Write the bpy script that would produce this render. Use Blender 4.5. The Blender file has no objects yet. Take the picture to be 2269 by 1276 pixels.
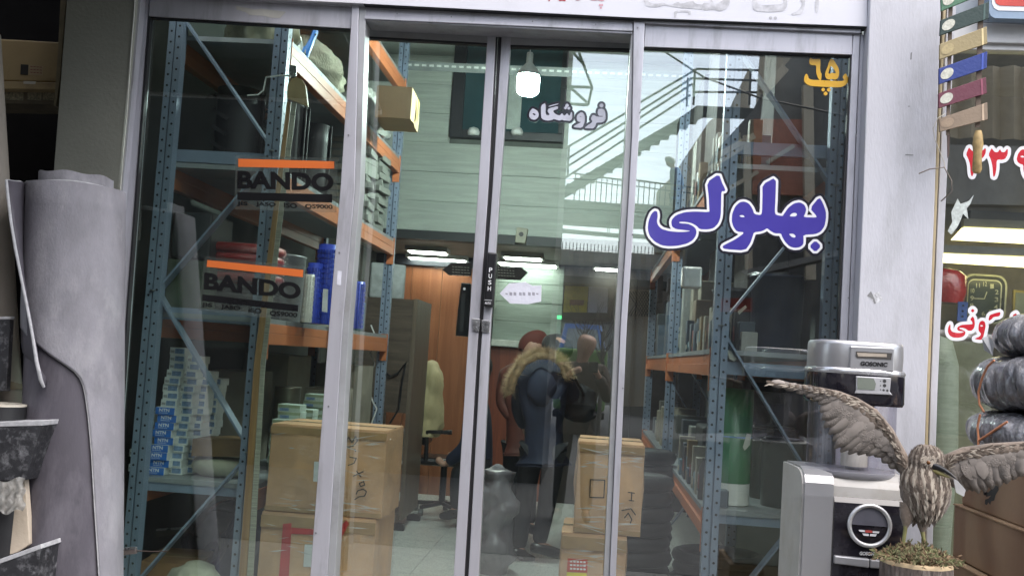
import bpy, bmesh, math, random
import numpy as np
from mathutils import Vector, Matrix, Euler
random.seed(7)
R = math.radians
sc = bpy.context.scene
COL = sc.collection
# ------------------------------------------------------------------ camera
PW, PH, FPX = 2269.0, 1276.0, 2300.0
CAMP = Vector((0.0, -4.5, 1.45))
_y = Vector((176, 167, FPX)).normalized()
_k = 0.065
_z = Vector((_k, -1.0, (167 - 176 * _k) / FPX)).normalized()
_x = Vector(_y.cross(_z)) * -1.0
if _x.x < 0: _x = -_x
# world vectors of the camera axes: right, down, forward
AR = Vector((_x.x, _y.x, _z.x)); AD = Vector((_x.y, _y.y, _z.y)); AF = Vector((_x.z, _y.z, _z.z))
cam_d = bpy.data.cameras.new('camera'); cam = bpy.data.objects.new('camera', cam_d); COL.objects.link(cam)
cam_d.sensor_width = 36.0; cam_d.lens = 36.0 * FPX / PW; cam_d.clip_start = 0.02; cam_d.clip_end = 500
m = Matrix((( AR.x, -AD.x, -AF.x, CAMP.x), (AR.y, -AD.y, -AF.y, CAMP.y), (AR.z, -AD.z, -AF.z, CAMP.z), (0, 0, 0, 1)))
cam.matrix_world = m
sc.camera = cam
# ------------------------------------------------------------------ light
SUN_EL, SUN_AZ = R(60), R(140)      # a veiled high sun over the street, soft on both its sides
wd = bpy.data.worlds.new('World'); sc.world = wd; wd.use_nodes = True
nt = wd.node_tree
sky = nt.nodes.new('ShaderNodeTexSky'); sky.sky_type = 'NISHITA'; sky.sun_disc = False
sky.sun_elevation = SUN_EL; sky.sun_rotation = SUN_AZ; sky.air_density = 1.2; sky.dust_density = 6.0; sky.altitude = 1200
bg = nt.nodes['Background']; hsv = nt.nodes.new('ShaderNodeHueSaturation'); hsv.inputs['Saturation'].default_value = .58   # thin high cloud pales the blue
nt.links.new(sky.outputs[0], hsv.inputs['Color']); nt.links.new(hsv.outputs[0], bg.inputs[0]); bg.inputs[1].default_value = 0.15
sl = bpy.data.lights.new('sun', 'SUN'); sl.energy = .8; sl.angle = R(80); sl.color = (1, .90, .84)
so = bpy.data.objects.new('sun', sl); COL.objects.link(so)
_sd = Vector((math.sin(SUN_AZ) * math.cos(SUN_EL), math.cos(SUN_AZ) * math.cos(SUN_EL), math.sin(SUN_EL)))
so.rotation_euler = (-_sd).to_track_quat('-Z', 'Y').to_euler(); so.location = (0, 0, 30)
sc.view_settings.view_transform = 'Standard'; sc.view_settings.look = 'None'
sc.view_settings.exposure = 1.78; sc.view_settings.gamma = 1; sc.view_settings.use_curve_mapping = False
sc.render.engine = 'CYCLES'
cy = sc.cycles
cy.use_denoising = True; cy.max_bounces = 7; cy.diffuse_bounces = 3; cy.glossy_bounces = 4; cy.transmission_bounces = 6
cy.transparent_max_bounces = 24; cy.caustics_reflective = False; cy.caustics_refractive = False; cy.sample_clamp_indirect = 6
# ------------------------------------------------------------------ helpers
def ray(px, py):
    return AR * ((px - PW / 2) / FPX) + AD * ((py - PH / 2) / FPX) + AF
def P(px, py, Y):                    # point of the plane y = Y seen at a pixel of the photograph
    d = ray(px, py); return CAMP + d * ((Y - CAMP.y) / d.y)
def V(px, py, Yv):                   # the same for what is seen mirrored in the glass: it stands in front of the shop
    p = P(px, py, Yv); p.y = -p.y; return p
def PZ(px, py, z):
    d = ray(px, py); return CAMP + d * ((z - CAMP.z) / d.z)
MATS = {}
def rgb(r, g, b):
    f = lambda c: ((c / 255 + .055) / 1.055) ** 2.4 if c > 10 else c / 255 / 12.92
    return (f(r), f(g), f(b))
def M(name, col, rough=.6, metal=0, var=.18, scale=9, bump=.0, bscale=60, spec=.5, coat=0, stretch=None, dirt=None, dirt_amt=.5, dscale=3, emit=0, ecol=None, alpha=1, rvar=.1, sheen=0, bdist=.01):
    if name in MATS: return MATS[name]
    mt = bpy.data.materials.new(name); mt.use_nodes = True; t = mt.node_tree; N = t.nodes; L = t.links
    b = N['Principled BSDF']; b.inputs['Roughness'].default_value = rough; b.inputs['Metallic'].default_value = metal
    b.inputs['Specular IOR Level'].default_value = spec; b.inputs['Coat Weight'].default_value = coat; b.inputs['Coat Roughness'].default_value = .08
    if alpha < 1: b.inputs['Alpha'].default_value = alpha
    tc = N.new('ShaderNodeTexCoord'); mp = N.new('ShaderNodeMapping'); L.new(tc.outputs['Object'], mp.inputs[0])
    if stretch: mp.inputs['Scale'].default_value = stretch
    nz = N.new('ShaderNodeTexNoise'); nz.inputs['Scale'].default_value = scale; nz.inputs['Detail'].default_value = 6; nz.inputs['Roughness'].default_value = .6
    L.new(mp.outputs[0], nz.inputs['Vector'])
    mr = N.new('ShaderNodeMapRange'); mr.inputs[1].default_value = .3; mr.inputs[2].default_value = .7
    mr.inputs[3].default_value = 1 - var; mr.inputs[4].default_value = 1 + var; L.new(nz.outputs['Fac'], mr.inputs[0])
    hs = N.new('ShaderNodeMix'); hs.data_type = 'RGBA'; hs.blend_type = 'MULTIPLY'; hs.inputs[0].default_value = 1
    hs.inputs[6].default_value = (*col, 1); L.new(mr.outputs[0], hs.inputs[7])
    out = hs.outputs[2]
    if dirt:
        n2 = N.new('ShaderNodeTexNoise'); n2.inputs['Scale'].default_value = dscale; n2.inputs['Detail'].default_value = 9; n2.inputs['Roughness'].default_value = .7
        L.new(mp.outputs[0], n2.inputs['Vector'])
        r2 = N.new('ShaderNodeMapRange'); r2.inputs[1].default_value = .5; r2.inputs[2].default_value = .72; r2.inputs[3].default_value = 0; r2.inputs[4].default_value = dirt_amt
        L.new(n2.outputs['Fac'], r2.inputs[0])
        mx = N.new('ShaderNodeMix'); mx.data_type = 'RGBA'; L.new(r2.outputs[0], mx.inputs[0]); L.new(out, mx.inputs[6]); mx.inputs[7].default_value = (*dirt, 1); out = mx.outputs[2]
    L.new(out, b.inputs['Base Color'])
    if rvar:
        r3 = N.new('ShaderNodeMapRange'); r3.inputs[3].default_value = max(0, rough - rvar); r3.inputs[4].default_value = min(1, rough + rvar); L.new(nz.outputs['Fac'], r3.inputs[0]); L.new(r3.outputs[0], b.inputs['Roughness'])
    if bump:
        n4 = N.new('ShaderNodeTexNoise'); n4.inputs['Scale'].default_value = bscale; n4.inputs['Detail'].default_value = 5; L.new(mp.outputs[0], n4.inputs['Vector'])
        bp = N.new('ShaderNodeBump'); bp.inputs['Strength'].default_value = bump; bp.inputs['Distance'].default_value = bdist; L.new(n4.outputs['Fac'], bp.inputs['Height']); L.new(bp.outputs[0], b.inputs['Normal'])
    if emit:
        b.inputs['Emission Color'].default_value = (*(ecol or col), 1); b.inputs['Emission Strength'].default_value = emit
    if sheen: b.inputs['Sheen Weight'].default_value = sheen
    MATS[name] = mt; return mt
def wood(name, c1, c2, stretch=(9, 9, .6), scale=2.2, rough=.45, coat=0):
    if name in MATS: return MATS[name]
    mt = bpy.data.materials.new(name); mt.use_nodes = True; t = mt.node_tree; N = t.nodes; L = t.links; b = N['Principled BSDF']
    tc = N.new('ShaderNodeTexCoord'); mp = N.new('ShaderNodeMapping'); mp.inputs['Scale'].default_value = stretch; L.new(tc.outputs['Object'], mp.inputs[0])
    n1 = N.new('ShaderNodeTexNoise'); n1.inputs['Scale'].default_value = scale; n1.inputs['Detail'].default_value = 8; n1.inputs['Roughness'].default_value = .65; n1.inputs['Distortion'].default_value = .8; L.new(mp.outputs[0], n1.inputs['Vector'])
    cr = N.new('ShaderNodeValToRGB'); cr.color_ramp.elements[0].position = .35; cr.color_ramp.elements[0].color = (*c1, 1); cr.color_ramp.elements[1].position = .68; cr.color_ramp.elements[1].color = (*c2, 1)
    L.new(n1.outputs['Fac'], cr.inputs[0]); L.new(cr.outputs[0], b.inputs['Base Color']); b.inputs['Roughness'].default_value = rough; b.inputs['Coat Weight'].default_value = coat
    bp = N.new('ShaderNodeBump'); bp.inputs['Strength'].default_value = .12; bp.inputs['Distance'].default_value = .004; L.new(n1.outputs['Fac'], bp.inputs['Height']); L.new(bp.outputs[0], b.inputs['Normal'])
    MATS[name] = mt; return mt
def glass(name, tint=(.93, .97, .95), refl=.12, dust=.03, dscale=2.0):
    if name in MATS: return MATS[name]
    mt = bpy.data.materials.new(name); mt.use_nodes = True; t = mt.node_tree; N = t.nodes; L = t.links
    N.remove(N['Principled BSDF']); out = N['Material Output']
    tr = N.new('ShaderNodeBsdfTransparent'); tr.inputs[0].default_value = (*tint, 1)
    gl = N.new('ShaderNodeBsdfGlossy'); gl.inputs['Roughness'].default_value = .004; gl.inputs[0].default_value = (1, 1, 1, 1)
    df = N.new('ShaderNodeBsdfDiffuse'); df.inputs[0].default_value = (.6, .6, .6, 1)
    m1 = N.new('ShaderNodeMixShader'); m1.inputs[0].default_value = refl; L.new(tr.outputs[0], m1.inputs[1]); L.new(gl.outputs[0], m1.inputs[2])
    tc = N.new('ShaderNodeTexCoord'); mp = N.new('ShaderNodeMapping'); mp.inputs['Scale'].default_value = (2.2, 1, .5); L.new(tc.outputs['Object'], mp.inputs[0])
    nz = N.new('ShaderNodeTexNoise'); nz.inputs['Scale'].default_value = dscale; nz.inputs['Detail'].default_value = 10; nz.inputs['Roughness'].default_value = .72; nz.inputs['Distortion'].default_value = 1.2; L.new(mp.outputs[0], nz.inputs['Vector'])
    mr = N.new('ShaderNodeMapRange'); mr.inputs[1].default_value = .45; mr.inputs[2].default_value = .8; mr.inputs[3].default_value = dust * .15; mr.inputs[4].default_value = dust * 2.5; L.new(nz.outputs['Fac'], mr.inputs[0])
    m2 = N.new('ShaderNodeMixShader'); L.new(mr.outputs[0], m2.inputs[0]); L.new(m1.outputs[0], m2.inputs[1]); L.new(df.outputs[0], m2.inputs[2]); L.new(m2.outputs[0], out.inputs['Surface'])
    MATS[name] = mt; return mt
def wrap(name, col=(.9, .9, .9), refl=.18):       # clear stretch film, crumpled
    if name in MATS: return MATS[name]
    mt = bpy.data.materials.new(name); mt.use_nodes = True; t = mt.node_tree; N = t.nodes; L = t.links
    N.remove(N['Principled BSDF']); out = N['Material Output']
    tr = N.new('ShaderNodeBsdfTransparent'); tr.inputs[0].default_value = (*col, 1)
    gl = N.new('ShaderNodeBsdfGlossy'); gl.inputs['Roughness'].default_value = .10
    tc = N.new('ShaderNodeTexCoord'); mpw = N.new('ShaderNodeMapping'); mpw.inputs['Scale'].default_value = (.5, .5, 3.2); L.new(tc.outputs['Object'], mpw.inputs[0]); nz = N.new('ShaderNodeTexNoise'); nz.inputs['Scale'].default_value = 12; nz.inputs['Detail'].default_value = 5; nz.inputs['Distortion'].default_value = 1.5; L.new(mpw.outputs[0], nz.inputs['Vector'])
    bp = N.new('ShaderNodeBump'); bp.inputs['Strength'].default_value = 1; bp.inputs['Distance'].default_value = .03; L.new(nz.outputs['Fac'], bp.inputs['Height']); L.new(bp.outputs[0], gl.inputs['Normal'])
    m1 = N.new('ShaderNodeMixShader'); m1.inputs[0].default_value = refl; L.new(tr.outputs[0], m1.inputs[1]); L.new(gl.outputs[0], m1.inputs[2]); L.new(m1.outputs[0], out.inputs['Surface'])
    MATS[name] = mt; return mt

class MB:
    def __init__(s): s.v = []; s.f = []; s.sm = []
    def add(s, vs, fs, smooth=False):
        o = len(s.v); s.v += [tuple(v) for v in vs]; s.f += [tuple(i + o for i in f) for f in fs]; s.sm += [smooth] * len(fs); return s
    def hexa(s, a):                  # 8 corners: four of one face, four of the opposite one
        return s.add(a, [(0, 1, 2, 3), (7, 6, 5, 4), (0, 4, 5, 1), (1, 5, 6, 2), (2, 6, 7, 3), (3, 7, 4, 0)])
    def box(s, x0, x1, y0, y1, z0, z1):
        return s.hexa([(x0, y0, z0), (x1, y0, z0), (x1, y0, z1), (x0, y0, z1), (x0, y1, z0), (x1, y1, z0), (x1, y1, z1), (x0, y1, z1)])
    def rbox(s, c, size, rot):       # rotated box
        mt = rot.to_matrix() if isinstance(rot, Euler) else rot
        pts = [Vector(c) + mt @ Vector((size[0] * a / 2, size[1] * b / 2, size[2] * d / 2)) for b in (-1, 1) for a, d in ((-1, -1), (1, -1), (1, 1), (-1, 1))]
        return s.hexa(pts)
    def prism(s, pts, off):          # polygon (3-D points) pushed along a vector
        n = len(pts); off = Vector(off); a = [Vector(p) for p in pts]; b = [p + off for p in a]
        return s.add(a + b, [tuple(range(n)), tuple(range(2 * n - 1, n - 1, -1))] + [(i, i + n, (i + 1) % n + n, (i + 1) % n) for i in range(n)])
    def pq(s, quad, Y, depth):       # pixel quad on the plane y = Y pushed along +y
        return s.prism([P(x, y, Y) for x, y in quad], (0, depth, 0))
    def pbox(s, x0, y0, x1, y1, Y, depth):
        xm, ym = (x0 + x1) / 2, (y0 + y1) / 2
        return s.box(P(x0, ym, Y).x, P(x1, ym, Y).x, Y, Y + depth, P(xm, y1, Y).z, P(xm, y0, Y).z)
    def beam(s, a, b, w, h, up=(0, 0, 1)):
        a, b = Vector(a), Vector(b); d = (b - a).normalized(); u = Vector(up); r = d.cross(u)
        if r.length < 1e-4: r = Vector((1, 0, 0))
        r.normalize(); u = r.cross(d).normalized(); r *= w / 2; u *= h / 2
        return s.hexa([a - r - u, a + r - u, a + r + u, a - r + u, b - r - u, b + r - u, b + r + u, b - r + u])
    def tube(s, pts, r, n=8, cap=True, smooth=True):
        pts = [Vector(p) for p in pts]; k = len(pts); rs = r if isinstance(r, (list, tuple)) else [r] * k
        vs = []; prev = None
        for i, p in enumerate(pts):
            d = (pts[min(i + 1, k - 1)] - pts[max(i - 1, 0)]).normalized()
            u = prev if prev is not None else (Vector((0, 0, 1)) if abs(d.z) < .9 else Vector((1, 0, 0)))
            x = d.cross(u)
            if x.length < 1e-5: x = d.orthogonal()
            x.normalize(); u = x.cross(d).normalized(); prev = u
            vs += [p + (x * math.cos(2 * math.pi * j / n) + u * math.sin(2 * math.pi * j / n)) * rs[i] for j in range(n)]
        fs = [(i * n + j, i * n + (j + 1) % n, (i + 1) * n + (j + 1) % n, (i + 1) * n + j) for i in range(k - 1) for j in range(n)]
        s.add(vs, fs, smooth)
        if cap: s.add(vs[:n], [tuple(range(n - 1, -1, -1))]); s.add(vs[-n:], [tuple(range(n))])
        return s
    def lathe(s, c, prof, n=24, smooth=True, sx=1, sy=1, cap=True):   # profile of (radius, z)
        c = Vector(c); vs = [c + Vector((r * sx * math.cos(2 * math.pi * j / n), r * sy * math.sin(2 * math.pi * j / n), z)) for r, z in prof for j in range(n)]
        fs = [(i * n + j, i * n + (j + 1) % n, (i + 1) * n + (j + 1) % n, (i + 1) * n + j) for i in range(len(prof) - 1) for j in range(n)]
        s.add(vs, fs, smooth)
        if cap: s.add(vs[:n], [tuple(range(n - 1, -1, -1))]); s.add(vs[-n:], [tuple(range(n))])
        return s
    def loft(s, rings, smooth=True, cap=True):
        n = len(rings[0]); vs = [Vector(p) for r in rings for p in r]
        s.add(vs, [(i * n + j, i * n + (j + 1) % n, (i + 1) * n + (j + 1) % n, (i + 1) * n + j) for i in range(len(rings) - 1) for j in range(n)], smooth)
        if cap: s.add(vs[:n], [tuple(range(n - 1, -1, -1))]); s.add(vs[-n:], [tuple(range(n))])
        return s
    def grid(s, rows, smooth=True):  # open sheet
        n = len(rows[0]); s.add([p for r in rows for p in r], [(i * n + j, i * n + j + 1, (i + 1) * n + j + 1, (i + 1) * n + j) for i in range(len(rows) - 1) for j in range(n - 1)], smooth); return s
    def disc(s, c, r, axis=(0, 1, 0), n=8):
        a = Vector(axis).normalized(); u = a.orthogonal().normalized(); w = a.cross(u)
        s.add([Vector(c) + (u * math.cos(2 * math.pi * j / n) + w * math.sin(2 * math.pi * j / n)) * r for j in range(n)], [tuple(range(n))]); return s
    def mesh(s, name):
        me = bpy.data.meshes.new(name); me.from_pydata(s.v, [], s.f); me.polygons.foreach_set('use_smooth', s.sm); me.validate()
        bm = bmesh.new(); bm.from_mesh(me); bmesh.ops.recalc_face_normals(bm, faces=bm.faces); bm.to_mesh(me); bm.free()
        me.update(); return me
def link(name, me, mat, parent=None):
    o = bpy.data.objects.new(name, me); COL.objects.link(o)
    if mat is not None and not me.materials: me.materials.append(mat)
    if parent is not None:
        o.parent = parent       # meshes are laid out in world space; only a thing's own Empty carries a location
        o.matrix_parent_inverse = Matrix() if parent.parent is not None else Matrix.Translation(-parent.location)
    return o
def part(name, mb, mat, parent, bevel=0, label=None, stuff=False):
    o = link(name, mb.mesh(name), mat, parent)
    if bevel: bev(o, bevel)
    if label: o['label'] = label
    if stuff: o['kind'] = 'stuff'
    return o
def bev(o, w, seg=2):
    b = o.modifiers.new('bevel', 'BEVEL'); b.width = w; b.segments = seg; b.limit_method = 'ANGLE'; b.angle_limit = R(35); return o
def tag(o, label, cat, group=None):
    o['label'] = label; o['category'] = cat
    if group: o['group'] = group
    return o
def thing(name, label, cat, loc=(0, 0, 0), group=None):
    o = bpy.data.objects.new(name, None); COL.objects.link(o); o.location = loc; o.empty_display_size = .05; return tag(o, label, cat, group)
def solo(name, mb, mat, label, cat, group=None, bevel=0):
    o = part(name, mb, mat, None, bevel); return tag(o, label, cat, group)
def struct(name, mb, mat, bevel=0):
    o = part(name, mb, mat, None, bevel); o['kind'] = 'structure'; return o
def dup(root, loc, rotz=None, label=None):
    r = root.copy(); COL.objects.link(r); r.location = loc
    if rotz is not None: r.rotation_euler = (0, 0, rotz)
    if label: r['label'] = label
    for ch in list(root.children):
        c = ch.copy(); COL.objects.link(c); c.parent = r
        for g in ch.children:
            d = g.copy(); COL.objects.link(d); d.parent = c
    return r
# --- text and traced lettering, laid on the plane y = Y
def text_mesh(s, bold=0.0):
    cu = bpy.data.curves.new('lettering', 'FONT'); cu.body = s; cu.offset = bold; cu.resolution_u = 4
    o = bpy.data.objects.new('lettering', cu); COL.objects.link(o); dg = bpy.context.evaluated_depsgraph_get()
    me = bpy.data.meshes.new_from_object(o.evaluated_get(dg)); bpy.data.objects.remove(o); bpy.data.curves.remove(cu); return me
def ptext(mb, s, quad, Y, bold=0.0, plane=None):
    me = text_mesh(s, bold); vs = [v.co.copy() for v in me.vertices]; fs = [tuple(p.vertices) for p in me.polygons]; bpy.data.meshes.remove(me)
    x0 = min(v.x for v in vs); x1 = max(v.x for v in vs); y0 = min(v.y for v in vs); y1 = max(v.y for v in vs)
    tl, tr, br, bl = [Vector((*q, 0)) for q in quad]; out = []
    for v in vs:
        u = (v.x - x0) / (x1 - x0); w = (y1 - v.y) / (y1 - y0)
        q = tl.lerp(tr, u).lerp(bl.lerp(br, u), w); out.append(plane(q.x, q.y) if plane else P(q.x, q.y, Y))
    mb.add(out, fs); return mb
def sdf_polys(polys, holes, pad, step):
    allp = np.array([p for q in polys for p in q]); x0, y0 = allp.min(0) - pad; x1, y1 = allp.max(0) + pad
    xs = np.arange(x0, x1 + step, step); ys = np.arange(y0, y1 + step, step); X, Y = np.meshgrid(xs, ys)
    def one(poly):
        p = np.array(poly, float); q = np.roll(p, -1, 0); d = np.full(X.shape, 1e9); ins = np.zeros(X.shape, bool)
        for (ax, ay), (bx, by) in zip(p, q):
            ex, ey = bx - ax, by - ay; l = ex * ex + ey * ey + 1e-12
            t = np.clip(((X - ax) * ex + (Y - ay) * ey) / l, 0, 1); d = np.minimum(d, np.hypot(X - ax - t * ex, Y - ay - t * ey))
            c = ((ay > Y) != (by > Y)) & (X < ex * (Y - ay) / (by - ay + 1e-12) + ax); ins ^= c
        return np.where(ins, -d, d)
    D = np.min([one(p) for p in polys], 0)
    for h in holes: D = np.maximum(D, -one(h))
    return xs, ys, D
def smooth_poly(p, n=2):
    p = [np.array(a, float) for a in p]
    for _ in range(n - 1):
        q = []
        for i in range(len(p)):
            a, b = p[i], p[(i + 1) % len(p)]; q += [a * .8 + b * .2, a * .2 + b * .8]
        p = q
    return [tuple(a) for a in p]
def fill_level(mb, xs, ys, G, place):            # mesh of the region G < 0 (marching squares, rows of full cells merged)
    ny, nx = G.shape
    for j in range(ny - 1):
        run = None
        for i in range(nx):
            full = i < nx - 1 and G[j, i] < 0 and G[j, i + 1] < 0 and G[j + 1, i] < 0 and G[j + 1, i + 1] < 0
            if full:
                if run is None: run = i
                continue
            if run is not None:
                a, b = xs[run], xs[i]; mb.add([place(a, ys[j]), place(b, ys[j]), place(b, ys[j + 1]), place(a, ys[j + 1])], [(0, 1, 2, 3)]); run = None
            if i == nx - 1: continue
            c = [(xs[i], ys[j], G[j, i]), (xs[i + 1], ys[j], G[j, i + 1]), (xs[i + 1], ys[j + 1], G[j + 1, i + 1]), (xs[i], ys[j + 1], G[j + 1, i])]
            if all(q[2] >= 0 for q in c): continue
            poly = []
            for k in range(4):
                a, b = c[k], c[(k + 1) % 4]
                if a[2] < 0: poly.append((a[0], a[1]))
                if (a[2] < 0) != (b[2] < 0):
                    t = a[2] / (a[2] - b[2]); poly.append((a[0] + t * (b[0] - a[0]), a[1] + t * (b[1] - a[1])))
            if len(poly) >= 3: mb.add([place(*q) for q in poly], [tuple(range(len(poly)))])
    return mb
def lettering(name, polys, holes, bands, Y, parent, step=1.5, org=(0, 0), scl=1.0, smooth=2, place=None):
    """bands: (lo, hi, part name, material) in photo pixels of distance from the letter's edge"""
    T = lambda q: [(org[0] + x * scl, org[1] + y * scl) for x, y in q]
    pl = [smooth_poly(T(q), smooth) for q in polys]; ho = [smooth_poly(T(q), smooth) for q in holes]
    pad = max(b[1] for b in bands) + 3
    xs, ys, D = sdf_polys(pl, ho, pad, step)
    for lo, hi, pn, mt in bands:
        G = np.maximum(D - hi, lo - D) if lo is not None else D - hi
        mb = MB(); fill_level(mb, xs, ys, G, place or (lambda x, y: P(x, y, Y))); part(pn, mb, mt, parent, stuff=pn in ('ghost_lettering', 'red_lettering', 'pink_lettering'))
def diamond(x, y, r): return [(x, y - r), (x + r, y), (x, y + r), (x - r, y)]
def circle(x, y, r, n=14): return [(x + r * math.cos(2 * math.pi * i / n), y + r * math.sin(2 * math.pi * i / n)) for i in range(n)]
def lerp(a, b, t): return a + (b - a) * t
def pl(pts, t):                      # point on a polyline by fraction of its vertex count
    k = t * (len(pts) - 1); i = min(int(k), len(pts) - 2); a, b = Vector(pts[i]), Vector(pts[i + 1]); return a.lerp(b, k - i)

def ground(v): return Vector((v.x, v.y, 0))

from mathutils import noise as mnoise
def lumpy(c, prof, sx=1, sy=1, amp=.25, freq=7, seed=0, n=40, sub=4):   # crumpled sack: lathe profile pushed about by noise and folds
    c = Vector(c); P_ = []
    for (r0, z0), (r1, z1) in zip(prof, prof[1:]):
        for k in range(sub): P_.append((lerp(r0, r1, k / sub), lerp(z0, z1, k / sub)))
    P_.append(prof[-1]); rings = []
    for r, z in P_:
        ring = []
        for k in range(n):
            a = 2 * math.pi * k / n; p = Vector((math.cos(a) * r * sx, math.sin(a) * r * sy, z))
            q = p * freq + Vector((seed * 3.1, seed, 0)); w = 1 + amp * (mnoise.noise(q) + .5 * abs(mnoise.noise(q * 2.3)) + .3 * mnoise.noise(q * 5)); ring.append(c + Vector((p.x * w, p.y * w, z + .02 * mnoise.noise(q * 1.7) * (1 if z > .02 else 0))))
        rings.append(ring)
    return MB().loft(rings)
# ================================================================== materials
ALU = M('aluminium', (.46, .46, .50), .42, .35, var=.06, scale=3, dirt=(.20, .20, .20), dirt_amt=.6, dscale=4, stretch=(3, 3, .5), bump=.05)
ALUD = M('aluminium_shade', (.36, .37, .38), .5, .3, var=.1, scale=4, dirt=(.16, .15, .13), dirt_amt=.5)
RUB = M('gasket_rubber', (.012, .012, .014), .6, var=.1)
WHITE = M('white_panel', (.62, .62, .66), .35, var=.04, scale=2, dirt=(.38, .38, .38), dirt_amt=.18, dscale=7)
WALLW = M('white_wall_paint', (.50, .50, .53), .6, var=.05, scale=2.5, bump=.15, bscale=40, dirt=(.30, .30, .30), dirt_amt=.55, dscale=2.2, stretch=(3, 3, .8))
GREYW = M('grey_wall_paint', (.22, .225, .19), .7, var=.08, scale=4, bump=.2, bscale=70)
PANE = glass('pane_glass', (.925, .965, .945), .14, .004)
PANEL = glass('pane_glass_green', (.885, .955, .922), .125, .004)
DOORG = glass('door_glass', (.92, .965, .935), .15, .004)
BLACK = M('black_plastic', (.012, .012, .013), .3, var=.1)
VDARK = M('vinyl_navy', (.014, .014, .022), .22, var=.05, coat=.6)
VWHITE = M('vinyl_white', (.74, .74, .76), .25, var=.03, coat=.5)
VBLUE = M('vinyl_blue', (.055, .042, .30), .22, var=.05, coat=.6)
VRED = M('vinyl_red', (.50, .018, .03), .25, var=.05, coat=.5)
VYEL = M('vinyl_yellow', (.68, .38, .02), .3, var=.04, coat=.4)
VORANGE = M('vinyl_orange', (.60, .145, .035), .35, var=.03)
VBLACK = M('vinyl_black', (.008, .008, .009), .3, var=.05)
PAPER = M('white_paper', (.62, .63, .70), .7, var=.05, bump=.4, bscale=25)
STEEL = M('bright_steel', (.55, .55, .55), .28, .9, var=.08)
CONC = M('pavement_concrete', (.13, .13, .125), .85, var=.15, scale=3, bump=.3, bscale=80)
# ================================================================== ground, interior shell
struct('pavement', MB().box(-30, 30, -40, -.02, -.2, 0), CONC)
FLOOR = M('terrazzo_floor', (.50, .52, .49), .28, var=.05, scale=200, dirt=(.22, .23, .22), dirt_amt=.4)
mb = MB()
struct('shop_floor', MB().box(-2.3, 1.34, -.02, 6.4, -.2, -.004), M('floor_joint', (.12, .13, .12), .6))
fl = bpy.data.objects['shop_floor']
for i in range(6):
    for j in range(11):
        x0 = -2.3 + i * .6; y0 = -.02 + j * .6
        if i == 0: t0 = part('floor_tile', MB().box(x0 + .002, x0 + .598, y0 + .002, y0 + .598, -.004, .002), FLOOR, fl) if j == 0 else None
        if i == 0 and j == 0: continue
        c = t0.copy() if t0 else bpy.data.objects['floor_tile'].copy(); COL.objects.link(c); c.location = (i * .6, j * .6, 0)
        c.parent = fl
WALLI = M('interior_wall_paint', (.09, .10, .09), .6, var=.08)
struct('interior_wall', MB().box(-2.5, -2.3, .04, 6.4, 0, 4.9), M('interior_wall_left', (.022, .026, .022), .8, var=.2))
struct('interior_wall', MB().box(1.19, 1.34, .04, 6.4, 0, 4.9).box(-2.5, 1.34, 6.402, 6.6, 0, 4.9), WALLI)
struct('upper_storey', MB().box(-14, 14, .02, 7, 5.105, 9.2).box(-14, -2.52, 1.2, 7, 0, 5.1).box(1.345, 14, 2.31, 7, 0, 5.1).box(4.21, 14, .1, 2.305, 0, 5.1), M('upper_wall', (.40, .38, .36), .8))
struct('shop_ceiling', MB().box(-2.5, 1.34, .02, 6.6, 4.902, 5.1), M('ceiling_paint', (.5, .52, .48), .7))
# ================================================================== shop front
sf = thing('glazed_facade', 'grey aluminium shop front with tall fixed windows either side of the doors', 'shopfront', (0, 0, 0))
# left fixed window
part('stile', MB().pq([(309, -60), (335, -60), (283, 640), (237, 1290), (205, 1290), (262, 640)], 0.0, .06), ALU, sf)
part('top_rail', MB().pq([(333, -8), (781, 12), (777, 64), (330, 36)], -.012, .06), ALU, sf, .002)
part('top_rail', MB().pq([(309, -36), (808, -14), (808, 16), (300, -10)], -.026, .05), ALU, sf, .002)
part('gasket', MB().pq([(330, 34), (777, 63), (777, 68), (330, 40)], -.002, .03).pq([(330, 36), (334, 36), (287, 640), (242, 1290), (237, 1290), (283, 640)], -.003, .03), RUB, sf)
GL = part('glass_pane', MB().pq([(328, 34), (779, 62), (756, 420), (731, 720), (688, 1290), (235, 1290), (282, 640)], 0.022, .006), PANEL, sf)
part('mullion', MB().pq([(780, 8), (795, 8), (786, 420), (759, 720), (724, 1290), (686, 1290), (729, 720), (754, 420), (777, 64)], -.03, .08), ALU, sf, .003)
part('mullion', MB().pq([(796, 8), (811, 8), (798, 420), (773, 720), (741, 1290), (725, 1290), (760, 720), (787, 420)], -.022, .09), ALUD, sf, .002)
part('gasket', MB().pq([(811, 40), (815, 40), (801, 420), (776, 720), (744, 1290), (741, 1290), (773, 720), (798, 420)], .07, .02), RUB, sf)
# door header box with its soffit
part('door_header', MB().pq([(806, 10), (1404, 41), (1401, 76), (809, 46)], -.02, .15), ALU, sf, .003)
part('header_trim', MB().pq([(808, 36), (1402, 63), (1401, 69), (808, 42)], -.028, .01), ALU, sf)
# mullion between door and right window
part('mullion', MB().pq([(1404, 44), (1429, 46), (1427, 104), (1416, 300), (1405, 480), (1389, 720), (1364, 1290), (1350, 1290), (1375, 720), (1390, 480), (1400, 300)], -.03, .08), ALU, sf, .003)
part('mullion', MB().pq([(1398, 80), (1403, 60), (1399, 300), (1389, 480), (1374, 720), (1349, 1290), (1337, 1290), (1362, 720), (1376, 480), (1386, 300)], -.015, .10), ALUD, sf, .002)
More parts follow.
